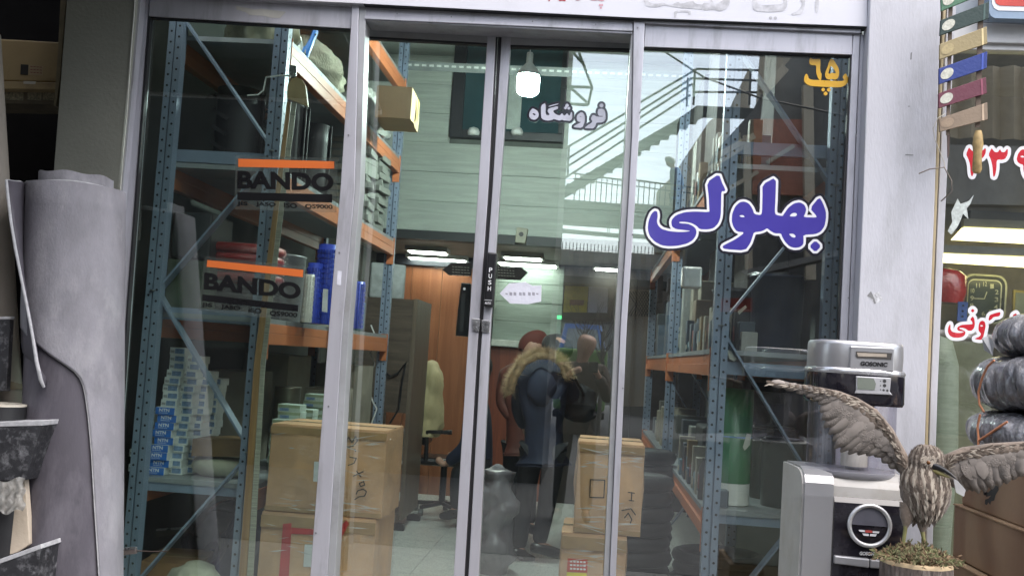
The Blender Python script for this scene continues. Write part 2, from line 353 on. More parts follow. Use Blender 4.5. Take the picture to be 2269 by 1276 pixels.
# right fixed window
part('top_rail', MB().pq([(1430, 52), (1890, 73), (1888, 122), (1427, 104)], -.012, .06), ALU, sf, .002)
part('top_rail', MB().pq([(1404, 43), (1908, 65), (1907, 74), (1404, 51)], -.03, .06), ALU, sf, .002)
part('gasket', MB().pq([(1427, 103), (1888, 121), (1888, 126), (1427, 108)], -.002, .03).pq([(1884, 122), (1889, 122), (1870, 480), (1861, 749), (1842, 1290), (1838, 1290), (1857, 749), (1866, 480)], -.003, .03), RUB, sf)
part('stile', MB().pq([(1891, 75), (1906, 76), (1889, 480), (1878, 749), (1858, 1290), (1842, 1290), (1861, 749), (1873, 480), (1888, 122)], -.012, .06), ALU, sf, .002)
part('stile', MB().pq([(1907, 76), (1916, 77), (1899, 480), (1889, 749), (1868, 1290), (1859, 1290), (1879, 749), (1890, 480)], -.004, .05), ALU, sf, .002)
part('gasket', MB().pq([(1916, 20), (1930, 20), (1911, 480), (1899, 760), (1876, 1290), (1868, 1290), (1889, 749), (1899, 480)], .01, .03), RUB, sf)
part('glass_pane', MB().pq([(1426, 103), (1889, 121), (1872, 480), (1860, 749), (1841, 1290), (1363, 1290), (1388, 720), (1404, 480)], 0.022, .006), PANE, sf)
part('tape_remnant', MB().pq([(523, 14), (565, 22), (578, 20), (634, 27), (620, 41), (600, 40), (585, 36), (552, 34), (545, 28), (524, 22)], -.0132, .0006), M('old_tape', (.42, .41, .37), .7), sf, label='torn strip of old pale tape on the top rail')
# doors, set back under the header
DY = .12
d1 = thing('sliding_door', 'left glass sliding door with grey stile beside the centre gap', 'door', P(950, 700, DY), 'pair of sliding glass doors')
d1['label'] = 'left glass sliding door of the pair, shelving and wood panels behind it'
part('top_rail', MB().pq([(812, 50), (1085, 66), (1082, 97), (810, 82)], DY, .04), ALUD, d1, .002)
part('stile', MB().pq([(1080, 68), (1099, 70), (1082, 420), (1057, 780), (1028, 1290), (1004, 1290), (1035, 780), (1059, 420), (1079, 97)], DY - .004, .05), ALU, d1, .003)
part('gasket', MB().pq([(812, 81), (1080, 96), (1080, 100), (812, 86)], DY - .002, .03).pq([(1099, 70), (1103, 70), (1086, 420), (1061, 780), (1032, 1290), (1028, 1290), (1057, 780), (1082, 420)], DY + .004, .04), RUB, d1)
part('glass_pane', MB().pq([(806, 80), (1081, 96), (1060, 420), (1036, 780), (1005, 1290), (735, 1290), (770, 720), (794, 420)], DY + .018, .006), DOORG, d1)
d2 = thing('sliding_door', 'right glass sliding door of the pair, with push handle, paper notice and outlined lettering', 'door', P(1240, 700, DY), 'pair of sliding glass doors')
part('top_rail', MB().pq([(1133, 70), (1397, 84), (1396, 109), (1130, 101)], DY, .04), ALUD, d2, .002)
part('stile', MB().pq([(1112, 70), (1133, 71), (1108, 420), (1087, 720), (1060, 1290), (1037, 1290), (1065, 780), (1091, 420)], DY - .004, .05), ALU, d2, .003)
part('gasket', MB().pq([(1131, 100), (1396, 108), (1396, 113), (1131, 105)], DY - .002, .03).pq([(1105, 70), (1112, 70), (1091, 420), (1065, 780), (1037, 1290), (1033, 1290), (1062, 780), (1087, 420)], DY + .004, .04), RUB, d2)
part('glass_pane', MB().pq([(1129, 100), (1399, 108), (1378, 480), (1363, 720), (1338, 1290), (1058, 1290), (1086, 720), (1107, 420)], DY + .018, .006), DOORG, d2)
# push handle
hq = [(1081, 558), (1101, 560), (1092, 681), (1071, 679)]
h = part('push_handle', MB().pq(hq, DY - .045, .042), BLACK, d2, .006)
part('handle_face', MB().pq([(1083, 562), (1098, 563), (1090, 662), (1075, 661)], DY - .047, .004), M('handle_gloss', (.02, .02, .022), .15), h, .001)
mb = MB()
for i, ch in enumerate('PUSH'):
    cx = 1087.5 - i * 1.0; cy_ = 598 + i * 13.8
    ptext(mb, ch, [(cx - 3.6, cy_ - 5), (cx + 3.6, cy_ - 4.6), (cx + 3.2, cy_ + 5), (cx - 4, cy_ + 4.6)], DY - .0485, .012)
ptext(mb, 'AUTO', [(1074.5, 668.5), (1088, 669.5), (1087.5, 674.5), (1074, 673.5)], DY - .0465, .02)
mb.pq([(1073.5, 664), (1090.5, 665), (1090.4, 665.8), (1073.4, 664.8)], DY - .0465, .0005)
part('handle_lettering', mb, VWHITE, h)
# hinge plates by the lock
for q, dd in (([(1046, 705), (1064, 707), (1061, 735), (1047, 732)], d1), ([(1067, 709), (1086, 710), (1084, 737), (1067, 735)], d2)):
    k = part('lock_plate', MB().pq(q, DY - .012, .008), STEEL, dd, .001)
    xm = sum(a[0] for a in q) / 4 - (2 if dd is d1 else -2)
    for yy in (715, 727):
        part('screw', MB().lathe((0, 0, 0), [(.001, -.003), (.008, -.002), (.0085, .003)], 10), STEEL, k)
        s_ = COL.objects[-1]; s_.data.transform(Matrix.Rotation(R(90), 4, 'X')); s_.data.transform(Matrix.Translation(P(xm, yy, DY - .014)))
# dark digital lock on the far side of the left door
lk = solo('door_lock_bar', MB().pq([(1022, 626), (1043, 628), (1037, 746), (1009, 744), (1014, 690)], DY + .03, .035), BLACK, 'long black lock bar fixed inside the left sliding door', 'lock', bevel=.004)
part('lock_button', MB().lathe((0, 0, 0), [(.001, -.003), (.006, -.002), (.006, .003)], 10), VWHITE, lk); COL.objects[-1].data.transform(Matrix.Translation(P(1029, 640, DY + .027)) @ Matrix.Rotation(R(90), 4, 'X'))
part('lock_groove', MB().pq([(1023, 650), (1031, 650), (1026, 735), (1018, 734)], DY + .0285, .002), M('dark_grey', (.035, .035, .038), .4), lk)
# sign fascia
sg = thing('shop_sign', 'white shop fascia over the doors with cut-off red and ghost lettering', 'sign', P(1300, -40, -.05))
part('sign_panel', MB().pq([(300, -160), (1925, -160), (1921, 59), (1404, 39.5), (806, 8.5), (300, -17)], -.055, .06), WHITE, sg)
part('sign_edge', MB().pq([(806, 8.5), (1404, 39.5), (1921, 59), (1921, 62), (1404, 42.6), (806, 11.6)], -.05, .05), RUB, sg)
GH = M('ghost_glue', (.47, .47, .49), .8, var=.3, scale=25); SC1 = 360 / 2269
T1 = lambda q: [(1200 + x * SC1, y * SC1) for x, y in q]; T2 = lambda q: [(1560 + x * SC1, y * SC1) for x, y in q]
gp = [T1([(1430, -20), (1430, 20), (1450, 80), (1520, 105), (1620, 105), (1730, 75), (1800, 95), (1940, 115), (2100, 125), (2269, 140), (2269, 70), (2150, 60), (2110, 10), (1950, 60), (1900, 30), (1800, 80), (1700, 40), (1600, 60), (1500, 40), (1470, -20)]),
      T1([(1850, 150), (2085, 150), (2085, 215), (2050, 215), (2045, 175), (1890, 175), (1880, 250), (1850, 250)]),
      T2([(-20, 40), (90, 50), (100, -20), (140, 60), (200, 50), (290, -10), (360, -20), (360, 60), (310, 130), (220, 165), (140, 140), (80, 145), (-20, 150)]),
      T2([(680, -10), (680, 130), (740, 165), (950, 175), (1120, 160), (1165, 80), (1160, -10), (1110, -10), (1110, 60), (900, 75), (790, 75), (740, 40), (735, -10)]),
      T2(circle(930, 255, 24)), T2(circle(995, 257, 24)),
      T2([(1340, -10), (1410, -10), (1410, 80), (1370, 200), (1250, 220), (1200, 205), (1320, 150), (1370, 70)]), T2([(1550, -10), (1610, -10), (1600, 150), (1570, 195), (1550, 150)])]
lettering('ghost', gp, [], [(None, 0, 'ghost_lettering', GH)], -.0562, sg, 1.2, smooth=2)
VR2 = M('faded_red', (.42, .05, .06), .5); VPK = M('faded_pink', (.55, .30, .34), .5)
lettering('red', [T1([(95, -30), (130, -30), (125, -5), (100, 36)]), T1([(232, -30), (345, -30), (338, 18), (315, 24), (290, 12), (265, 20), (240, 16)])], [], [(None, 0, 'red_lettering', VR2)], -.0562, sg, .8, smooth=2)
lettering('pink', [T1([(450, -30), (560, -30), (530, 12), (480, 10)]), T1([(680, -30), (880, -30), (875, 10), (850, 24), (815, 16), (780, 5), (730, 14), (685, 8)]), T1(circle(815, 76, 16)), T1(circle(845, 76, 16)), T1(circle(828, 114, 16))], [], [(None, 0, 'pink_lettering', VPK)], -.0562, sg, .8, smooth=2)
# ================================================================== lettering on the glass
GY = .019; GD = DY + .015
lt = thing('window_lettering', 'large blue outlined name lettering stuck on the right window', 'lettering', P(1640, 480, 0))
A = (1420, 370); AS = 220 / 1404; B = (1580, 370); BS = 280 / 1701
tA = lambda q: [(A[0] + x * AS, A[1] + y * AS) for x, y in q]; tB = lambda q: [(B[0] + x * BS, B[1] + y * BS) for x, y in q]
g1 = tA([(1105, 100), (1150, 230), (1195, 320), (1185, 345), (1138, 345), (1135, 500), (1130, 700), (1095, 800), (1030, 865), (950, 885), (830, 880), (790, 835), (720, 795), (640, 778), (545, 776), (545, 796), (660, 802), (730, 830), (775, 870), (788, 920), (775, 980), (730, 1040), (650, 1085), (520, 1115), (400, 1122), (300, 1110), (200, 1060), (125, 980), (95, 880), (110, 760), (150, 660), (195, 620), (230, 630), (240, 690), (225, 770), (245, 830), (300, 880), (400, 908), (520, 920), (620, 918), (712, 906), (620, 893), (500, 880), (445, 850), (430, 790), (440, 740), (500, 680), (620, 640), (760, 630), (970, 640), (968, 600), (960, 420), (935, 215)])
g2 = tB([(848, 138), (842, 400), (830, 600), (845, 645), (935, 662), (950, 640), (1010, 550), (1090, 490), (1170, 475), (1230, 510), (1255, 570), (1240, 630), (1215, 676), (1395, 682), (1385, 650), (1305, 560), (1430, 405), (1480, 490), (1520, 600), (1520, 700), (1500, 800), (1450, 870), (1380, 905), (1215, 915), (1220, 980), (1215, 1040), (1170, 1080), (1100, 1090), (1030, 1070), (970, 1010), (930, 940), (915, 895), (830, 895), (770, 860), (728, 825), (690, 850), (640, 870), (550, 880), (530, 940), (500, 1030), (430, 1125), (150, 1105), (125, 1080), (140, 1055), (300, 975), (430, 882), (320, 870), (270, 800), (250, 720), (260, 620), (300, 530), (360, 475), (420, 465), (480, 490), (530, 560), (555, 635), (645, 650), (660, 600), (665, 400), (665, 235)])
g3 = tB(diamond(1376, 1068, 80))
ho = [tB([(350, 656), (400, 646), (432, 675), (380, 677)]), tB([(1026, 665), (1060, 625), (1110, 617), (1134, 640), (1110, 668)]), tB([(1018, 901), (1080, 898), (1114, 930), (1100, 953), (1060, 945)])]
lettering('name', [g1, g2, g3], ho, [(None, 0, 'letter_fill', VBLUE), (0, 5.2, 'letter_outline', VWHITE), (5.2, 10.5, 'letter_border', VDARK)], GY, lt, 1.0)
ln = thing('unit_number', 'yellow number 65 lettering in the top corner of the right window', 'lettering', P(1832, 165, 0))
C0 = (1768, 113); CS = 130 / 1508
lettering('number', [[(320, 175), (380, 215), (480, 215), (575, 210), (580, 330), (570, 480), (590, 570), (612, 590), (600, 760), (545, 745), (500, 660), (470, 560), (475, 370), (350, 370), (300, 330), (290, 250)],
    [(865, 190), (920, 230), (980, 330), (1040, 430), (1060, 520), (1055, 640), (1020, 720), (950, 745), (880, 728), (800, 745), (730, 715), (695, 630), (710, 540), (760, 420), (790, 320), (830, 220)],
    [(225, 590), (262, 640), (275, 710), (360, 750), (600, 755), (800, 768), (1100, 780), (1190, 765), (1185, 730), (1150, 690), (1190, 610), (1230, 580), (1270, 640), (1295, 740), (1275, 830), (1200, 900), (1080, 940), (800, 935), (500, 915), (330, 905), (230, 860), (165, 790), (160, 710), (190, 610)],
    diamond(650, 1000, 60), diamond(795, 1003, 60), diamond(712, 1100, 64)], [[(850, 385), (930, 470), (980, 560), (960, 585), (900, 575), (870, 555), (845, 590), (790, 590), (785, 560), (810, 470)]],
    [(None, 0, 'letter_fill', VYEL)], GY, ln, .6, C0, CS)
ld = thing('door_lettering', 'small white outlined word lettering stuck on the right sliding door', 'lettering', P(1258, 255, DY))
D0 = (1160, 210); DS = 200 / 2269
lettering('shopword', [[(230, 350), (290, 370), (350, 410), (385, 480), (375, 560), (320, 620), (260, 635), (180, 610), (140, 540), (150, 450), (190, 380)],
    [(560, 205), (555, 515), (670, 515), (605, 430), (620, 350), (870, 285), (868, 360), (740, 405), (770, 460), (840, 510), (920, 525), (965, 465), (1010, 525), (1045, 525), (1095, 465), (1140, 525), (1165, 525), (1200, 430), (1225, 470), (1225, 600), (1170, 665), (1060, 650), (1010, 655), (970, 630), (900, 658), (760, 610), (720, 640), (620, 655), (520, 640), (455, 600), (440, 520), (440, 270)],
    [(630, 285), (870, 220), (875, 245), (630, 312)], diamond(1095, 275, 55), diamond(1055, 335, 46), diamond(1140, 345, 46),
    [(1440, 445), (1500, 460), (1540, 540), (1540, 680), (1480, 840), (1265, 820), (1265, 790), (1460, 690), (1370, 680), (1335, 610), (1350, 510)],
    [(1750, 500), (1850, 562), (1995, 556), (1995, 540), (1890, 535), (1860, 450), (1880, 370), (1950, 355), (2020, 370), (2060, 450), (2065, 600), (2030, 670), (1960, 700), (1830, 705), (1810, 780), (1760, 850), (1560, 845), (1545, 820), (1740, 690), (1690, 600)], circle(1960, 275, 50)],
    [[(220, 490), (250, 465), (300, 490), (305, 520), (260, 515)], [(1400, 552), (1430, 540), (1468, 562)]], [(None, 0, 'letter_fill', M('vinyl_frost', (.52, .53, .60), .4, coat=.3)), (0, 5.0, 'letter_border', VDARK)], GD, ld, .6, D0, DS)
# BANDO decals
FILMD = M('decal_film', (.10, .115, .105), .4, alpha=.16, var=.3, scale=6)
def decal(bar, word, under, small, lab):
    t = thing('brand_decal', lab, 'decal', P(*bar[0], 0), 'matching brand decals on the left window')
    x0, y0 = bar[0]; x1, y1 = bar[1]; b0 = max(q[1] for _, qs in small for q in qs)
    part('decal_film', MB().pq([(x0 - 6, y0 - 8), (x1 + 8, y1 - 7), (small[-1][1][2][0] + 8, small[-1][1][2][1] + 6), (small[0][1][3][0] - 6, small[0][1][3][1] + 7)], GY + .0015, .0004), FILMD, t)
    part('colour_bar', MB().pq(bar, GY, .0006), VORANGE, t)
    mb = MB(); ptext(mb, 'BANDO', word, GY, .045); part('brand_name', mb, VBLACK, t)
    part('black_bar', MB().pq(under, GY, .0006), VBLACK, t)
    for s, q in small: part('small_print', ptext(MB(), s, q, GY, .03), VBLACK, t)
decal([(528, 352), (740.5, 358), (740.5, 374), (528, 370)], [(526, 378), (739, 384), (739, 424), (526, 418)], [(526, 426), (736, 431), (736, 449), (526, 443)],
      [('JIS', [(525, 446), (549, 447), (549, 458), (525, 457)]), ('JASO', [(567, 447), (611, 449), (611, 460), (567, 458)]), ('ISO', [(629, 449), (658, 451), (658, 462), (629, 460)]), ('QS9000', [(676, 452), (737, 454), (737, 465), (676, 463)])], 'upper brand decal with orange bar and black letters on the left window')
decal([(459.5, 576), (672, 598), (671, 614), (458, 591)], [(453, 603), (667, 627), (666, 664), (451, 641)], [(449, 652), (661, 676), (660, 690), (448, 666)],
      [('JIS', [(447, 670), (471, 672), (470, 683), (446, 681)]), ('JASO', [(490, 674), (533, 678), (532, 690), (489, 686)]), ('ISO', [(551, 680), (580, 684), (579, 695), (550, 691)]), ('QS9000', [(598, 688), (659, 693), (658, 705), (597, 700)])], 'lower slanting brand decal with orange bar on the left window')
# notices on the doors
nb = solo('paper_notice', MB().pq([(1107, 650), (1128, 628), (1165, 625), (1180, 633), (1200, 632), (1199, 668), (1170, 674), (1130, 672)], GD + .0, .0012), PAPER, 'white arrow-shaped paper notice taped to the right sliding door', 'notice')
mb = MB()
for x in (1120, 1129, 1138, 1150, 1158, 1170, 1179, 1188): mb.pq([(x, 647), (x + 6, 648), (x + 6, 655), (x, 654)], GD - .0008, .0006) if x % 4 else mb.pq([(x, 649), (x + 5, 650), (x + 5, 653), (x, 652)], GD - .0008, .0006)
part('notice_print', mb, M('pale_print', (.30, .30, .34), .8), nb)
SIGNB = M('arrow_sign_brown', (.025, .018, .018), .4)
for q, lines, lab in (([(980, 598), (1000, 582), (1046, 583), (1044, 612), (995, 610)], (990, 1042), 'dark arrow notice pointing left inside the left sliding door'), ([(1101, 588), (1154, 592), (1170, 604), (1153, 621), (1099, 618)], (1103, 1150), 'dark arrow notice pointing right inside the right sliding door')):
    a = solo('arrow_notice', MB().pq(q, GD + .012, .003), SIGNB, lab, 'notice', 'pair of dark arrow notices')
    mb = MB(); x0, x1 = lines
    for i in range(4):
        yy = q[0][1] - (4 if i == 9 else 0) + (-8 if x0 < 1000 else 3) + i * 6
        xa = x0 + 12 if x0 < 1000 else x0; xb = x1 if x0 < 1000 else x1 - 8
        for k in range(6):
            u = lerp(xa, xb, k / 6); w = (xb - xa) / 6 * (.5 + .4 * random.random()); mb.pq([(u, yy + k * .4), (u + w, yy + .5 + k * .4), (u + w, yy + 2 + k * .4), (u, yy + 1.5 + k * .4)], GD + .0112, .0006)
    part('notice_print', mb, M('sign_print', (.35, .33, .30), .6), a)
solo('mullion_sticker', MB().pq([(748, 600), (757, 601), (755, 632), (746, 631)], -.0312, .0008), PAPER, 'small white label on the left mullion of the doors', 'sticker')

SCR = M('screw_head', (.22, .22, .23), .4, .8)
scr = None
for x, y in ((1413, 62), (1418, 250), (1402, 520), (1380, 860), (772, 300), (752, 560), (728, 900), (700, 1180), (1897, 300), (1880, 660), (1320, 55), (1000, 38), (880, 31), (1180, 48)):
    c = P(x, y, -.032); mb = MB().lathe((0, 0, 0), [(.001, -.0016), (.0032, -.001), (.0036, .001)], 10) if scr is None else None
    if scr is None:
        scr = part('screw', mb, SCR, sf); scr.data.transform(Matrix.Rotation(R(90), 4, 'X')); scr.matrix_parent_inverse = Matrix.Translation(-sf.location); scr.location = c
    else:
        o = scr.copy(); COL.objects.link(o); o.location = c
# ================================================================== interior: racks
BLUE = M('rack_blue_steel', (.195, .245, .325), .45, .15, var=.1, scale=6, dirt=(.06, .07, .08), dirt_amt=.4)
ORG = M('rack_orange_beam', (.46, .15, .058), .45, var=.12, scale=6, dirt=(.2, .09, .05), dirt_amt=.4)
DECK = M('deck_steel', (.26, .28, .29), .5, .3, var=.12, scale=10)
HOLE = M('punched_hole', (.006, .007, .009), .9, var=0)
BOLT = M('bolt_zinc', (.35, .36, .36), .4, .8)
CARD = M('cardboard', (.52, .305, .165), .8, var=.16, scale=5, bump=.5, bscale=9, dirt=(.30, .18, .10), dirt_amt=.5)
CARDL = M('cardboard_pale', (.36, .28, .16), .8, var=.08, scale=4, bump=.1)
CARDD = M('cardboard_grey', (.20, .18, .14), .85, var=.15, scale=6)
TAPE = M('packing_tape', (.42, .30, .17), .2, var=.1, coat=.5)
FILM = wrap('stretch_film', (.985, .985, .985), .06)
DARKG = M('dark_stock', (.03, .034, .034), .6, var=.4, scale=8)
BLKR = M('black_rubber', (.014, .014, .015), .55, var=.3, scale=12)
def rack(lab, x0, x1, y0, y1, ht, levels, nodes, hz, bay=None):
    t = thing('pallet_rack', lab, 'rack', (x0, y0, 0), 'blue and orange steel racks inside the shop')
    for yy in ([y0, y1] if bay is None else [y0, bay, y1]):
        front = yy == y0
        for xx in (x0, x1 - .07):
            mb = MB().box(xx, xx + .031, yy, yy + .06, 0, ht).box(xx + .039, xx + .07, yy, yy + .06, 0, ht).box(xx + .031, xx + .039, yy + .012, yy + .06, 0, ht)
            po = part('post', mb, BLUE, t)
            mb = MB(); n = int(ht / .0536)
            for i in range(n):
                z = .03 + i * .0536
                mb.disc((xx + .0155, yy - .0008, z), .0062, n=7); mb.disc((xx + .0545, yy - .0008, z + .027), .0062, n=7)
                if xx != x0 or x0 > 0: mb.disc((xx + (.0708 if xx != x0 else -.0008), yy + .03, z), .0062, (1, 0, 0), 7)
            part('punched_holes', mb, HOLE, po, stuff=True)
        if front or bay:
            for (sa, za), (sb, zb) in zip(nodes, nodes[1:]):
                part('brace', MB().beam((x0 + .035 if sa == 'L' else x1 - .035, yy + .066, za), (x0 + .035 if sb == 'L' else x1 - .035, yy + .066, zb), .01, .068, (0, 1, .001)), BLUE, t)
                b_ = COL.objects[-1]; b_.data.update()
            for z in hz: part('cross_bar', MB().box(x0 + .03, x1 - .03, yy + .072, yy + .10, z - .03, z + .03), BLUE, t)
            if front:
                for s, z in nodes[1:]: part('bolt', MB().lathe((x0 + .035 if s == 'L' else x1 - .035, yy - .004, z), [(.001, -.002), (.012, -.001), (.013, .004)], 10), BOLT, t)
    ys = [y0, y1] if bay is None else [y0, bay, y1]
    for ya, yb in zip(ys, ys[1:]):
        for z in levels:
            for xx in (x0 - .0, x1 - .045):
                part('beam', MB().box(xx, xx + .045, ya + .062, yb - .002, z - .10, z - .045).box(xx + .012, xx + .045, ya + .062, yb - .002, z - .0445, z), ORG, t, .002)
                part('beam_bracket', MB().box(xx - .004, xx + .049, ya + .061, ya + .068, z - .17, z + .03), ORG, t)
                part('beam_bracket', MB().box(xx - .004, xx + .049, yb - .008, yb - .001, z - .17, z + .03), ORG, t)
            n = int((yb - ya) / .29)
            for i in range(n):
                a = ya + .065 + i * (yb - ya - .07) / n; part('deck_panel', MB().box(x0 + .005, x1 - .005, a + .002, a + (yb - ya - .07) / n - .003, z + .001, z + .024), DECK, t)
    return t
RX0, RX1 = -2.14, -1.545
rack('left rack with blue punched posts and orange beams behind the left window', RX0, RX1, .3, 3.25, 3.9, [.75, 1.54, 2.27, 2.9, 3.5], [('L', 3.02), ('R', 2.36), ('L', 1.66), ('R', .93), ('L', .25)], [.74, 1.56, 2.33, 3.05])
QX0, QX1 = .545, 1.10
rack('right rack with blue punched posts and orange beams behind the right window', QX0, QX1, .3, 6.0, 3.9, [.80, 1.53, 2.4], [('L', 3.0), ('R', 2.33), ('L', 1.66), ('R', .93), ('L', .25)], [.79, 1.47, 2.5], bay=3.1)
def carton(name, lab, x0, x1, y0, y1, z0, z1, mat=CARD, group=None, rz=0, film=False, tape=True):
    c = Vector(((x0 + x1) / 2, (y0 + y1) / 2, z0)); t = thing(name, lab, 'box', c, group)
    w, d, hh = x1 - x0, y1 - y0, z1 - z0
    mb = MB(); n = 10; m_ = 8; rings = []; sd = (x0 * 7.3 + z0 * 3.1) % 10
    for k in range(n + 1):
        f = k / n; ring = []
        for (ax, ay), (bx_, by_) in (((-1, -1), (1, -1)), ((1, -1), (1, 1)), ((1, 1), (-1, 1)), ((-1, 1), (-1, -1))):
            for i in range(m_):
                u = i / m_; px__, py__ = lerp(ax, bx_, u) * w / 2, lerp(ay, by_, u) * d / 2; nx_, ny_ = (by_ - ay) / 2, -(bx_ - ax) / 2
                g = .010 * math.sin(math.pi * f) * math.sin(math.pi * u) + .011 * mnoise.noise(Vector((px__ * 7 + sd, py__ * 7, f * hh * 7))) * min(1, 4 * u * (1 - u) * 3)
                if i == 0 and k in (0, n): g = -.006 * abs(mnoise.noise(Vector((ax * 3 + sd, ay * 3, k))))
                ring.append((px__ + nx_ * g, py__ + ny_ * g, f * hh))
        rings.append(ring)
    mb.loft(rings, False); o = part('carton_body', mb, mat, t); o.matrix_parent_inverse = Matrix()
    bev(o, .004)
    fl_ = part('top_flap', MB().box(-w / 2 + .003, w / 2 - .003, -d / 2 + .003, -.003, hh + .0005, hh + .005).box(-w / 2 + .003, w / 2 - .003, .003, d / 2 - .003, hh + .0005, hh + .005), mat, t); fl_.matrix_parent_inverse = Matrix()
    if tape:
        o2 = part('tape_strip', MB().box(-w / 2 - .001, w / 2 + .001, -.025, .025, hh + .0055, hh + .0065), TAPE, t); o2.matrix_parent_inverse = Matrix()
    if film:
        e = .007; f_ = MB().loft([[(sx * (w / 2 + e + .004 * random.random()), sy * (d / 2 + e + .004 * random.random()), z) for sx, sy in ((-1, -1), (-.5, -1), (0, -1), (.5, -1), (1, -1), (1, 0), (1, 1), (0, 1), (-1, 1), (-1, 0))] for z in [hh * q / 8 for q in range(9)]], True, False)
        o3 = part('film_wrap', f_, FILM, t); o3.matrix_parent_inverse = Matrix()
        ff = MB()  # thin white strips: highlights on the film's folds, put into the colour
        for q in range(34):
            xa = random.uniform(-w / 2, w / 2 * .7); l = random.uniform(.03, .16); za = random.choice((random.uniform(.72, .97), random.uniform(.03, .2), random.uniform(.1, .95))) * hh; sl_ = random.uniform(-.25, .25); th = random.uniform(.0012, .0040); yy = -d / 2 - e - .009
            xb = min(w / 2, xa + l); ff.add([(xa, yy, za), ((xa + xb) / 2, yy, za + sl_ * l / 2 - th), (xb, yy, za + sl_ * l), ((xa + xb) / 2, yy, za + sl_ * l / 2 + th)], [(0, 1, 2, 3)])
        o4 = part('film_glint', ff, GLINT, t, stuff=True); o4.matrix_parent_inverse = Matrix()
        o5 = part('tape_strip', MB().box(-w / 2, w / 2, -d / 2 - .0098, -d / 2 - .0092, hh * .90, hh * .985).box(-w / 2 + .0, w / 2, -d / 2 - .0098, -d / 2 - .0092, hh * .01, hh * .06), TAPEF, t); o5.matrix_parent_inverse = Matrix()
    t.rotation_euler = (0, 0, rz); return t
def xz(px0, py0, px1, py1, Y):       # world extents of a pixel box on y = Y
    xm, ym = (px0 + px1) / 2, (py0 + py1) / 2
    return P(px0, ym, Y).x, P(px1, ym, Y).x, P(xm, py1, Y).z, P(xm, py0, Y).z
GLINT = M('film_glint', (.75, .75, .75), .15, alpha=.55, var=.1, coat=.5); TAPEF = M('front_tape', (.42, .27, .14), .15, alpha=.75, var=.15, coat=.6)
INK = M('marker_ink', (.02, .02, .02), .7); REDP = M('red_paint', (.42, .03, .03), .6, var=.2); LBL = M('carton_label', (.62, .63, .64), .5)
# front cartons behind the left door
cx0, cx1, cz0, cz1 = xz(594, 948, 852, 1140, .34)
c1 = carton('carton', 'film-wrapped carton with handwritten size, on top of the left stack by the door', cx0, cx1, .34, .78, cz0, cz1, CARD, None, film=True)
FY = .34 - .0125
def ink(strokes, Y, w, mat, parent, name='handwriting'):
    mb = MB()
    for s in strokes:
        for a, b in zip(s, s[1:]):
            a_, b_ = Vector(a), Vector(b); d = (b_ - a_); 
            if d.length < .01: continue
            n_ = Vector((-d.y, d.x)).normalized() * w / 2; e = d.normalized() * w * .3
            mb.add([P(*(a_ - n_ - e), Y), P(*(b_ - n_ + e), Y), P(*(b_ + n_ + e), Y), P(*(a_ + n_ - e), Y)], [(0, 1, 2, 3)])
    o = part(name, mb, mat, parent); return o
hw = [[(786, 1106), (795, 1100), (808, 1098), (812, 1088), (805, 1083), (793, 1086), (789, 1094)], [(796, 1070), (806, 1066), (808, 1074), (799, 1077), (796, 1070)], [(783, 1054), (805, 1044)], [(790, 1043), (800, 1056)], [(772, 1030), (784, 1026), (790, 1014)], [(775, 1012), (790, 1015)], [(788, 1000), (786, 994)], [(764, 984), (772, 968), (780, 980), (788, 966), (792, 976), (782, 988), (770, 990), (764, 984)]]
o = ink(hw, FY, 2.2, INK, c1); o.matrix_parent_inverse = Matrix.Translation(-c1.location)
o = part('paper_label', MB().pq([(696, 1022), (722, 1023), (720, 1068), (694, 1066)], FY, .001), LBL, c1); o.matrix_parent_inverse = Matrix.Translation(-c1.location)
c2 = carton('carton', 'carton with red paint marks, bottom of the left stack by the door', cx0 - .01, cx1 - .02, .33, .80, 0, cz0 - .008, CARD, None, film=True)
FY2 = .33 - .0125
o = part('red_mark', MB().pq([(627, 1160), (646, 1158), (640, 1276), (618, 1276)], FY2, .001).pq([(646, 1168), (700, 1172), (700, 1184), (645, 1182)], FY2, .001).pq([(738, 1178), (768, 1152), (773, 1160), (757, 1190), (738, 1192)], FY2, .001), REDP, c2); o.matrix_parent_inverse = Matrix.Translation(-c2.location)
o = part('paper_label', MB().pq([(675, 1205), (697, 1206), (695, 1256), (672, 1255)], FY2, .001), LBL, c2); o.matrix_parent_inverse = Matrix.Translation(-c2.location)
# cartons behind the right door and mullion
ex0, ex1, ez0, ez1 = xz(1276, 984, 1424, 1184, .36)
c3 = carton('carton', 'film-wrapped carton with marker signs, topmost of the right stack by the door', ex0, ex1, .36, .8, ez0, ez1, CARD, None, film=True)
o = ink([[(1392, 1090), (1406, 1092)], [(1400, 1090), (1399, 1108)], [(1394, 1108), (1404, 1109)], [(1378, 1130), (1398, 1126), (1408, 1140)], [(1384, 1146), (1392, 1136), (1400, 1150), (1396, 1160)], [(1308, 1062), (1340, 1063), (1338, 1102), (1307, 1101), (1308, 1062)]], .36 - .0125, 2.2, INK, c3); o.matrix_parent_inverse = Matrix.Translation(-c3.location)
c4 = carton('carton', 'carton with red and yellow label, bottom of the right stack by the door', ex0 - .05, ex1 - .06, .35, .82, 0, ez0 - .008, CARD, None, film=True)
o = part('red_label', MB().pq([(1258, 1236), (1302, 1239), (1301, 1268), (1256, 1266)], .35 - .0125, .001), M('label_red', (.50, .05, .03), .5), c4); o.matrix_parent_inverse = Matrix.Translation(-c4.location)
o = part('yellow_label', MB().pq([(1256, 1267), (1300, 1269), (1299, 1300), (1254, 1300)], .35 - .0125, .001), M('label_yellow', (.75, .65, .03), .5), c4); o.matrix_parent_inverse = Matrix.Translation(-c4.location)
mb = MB()
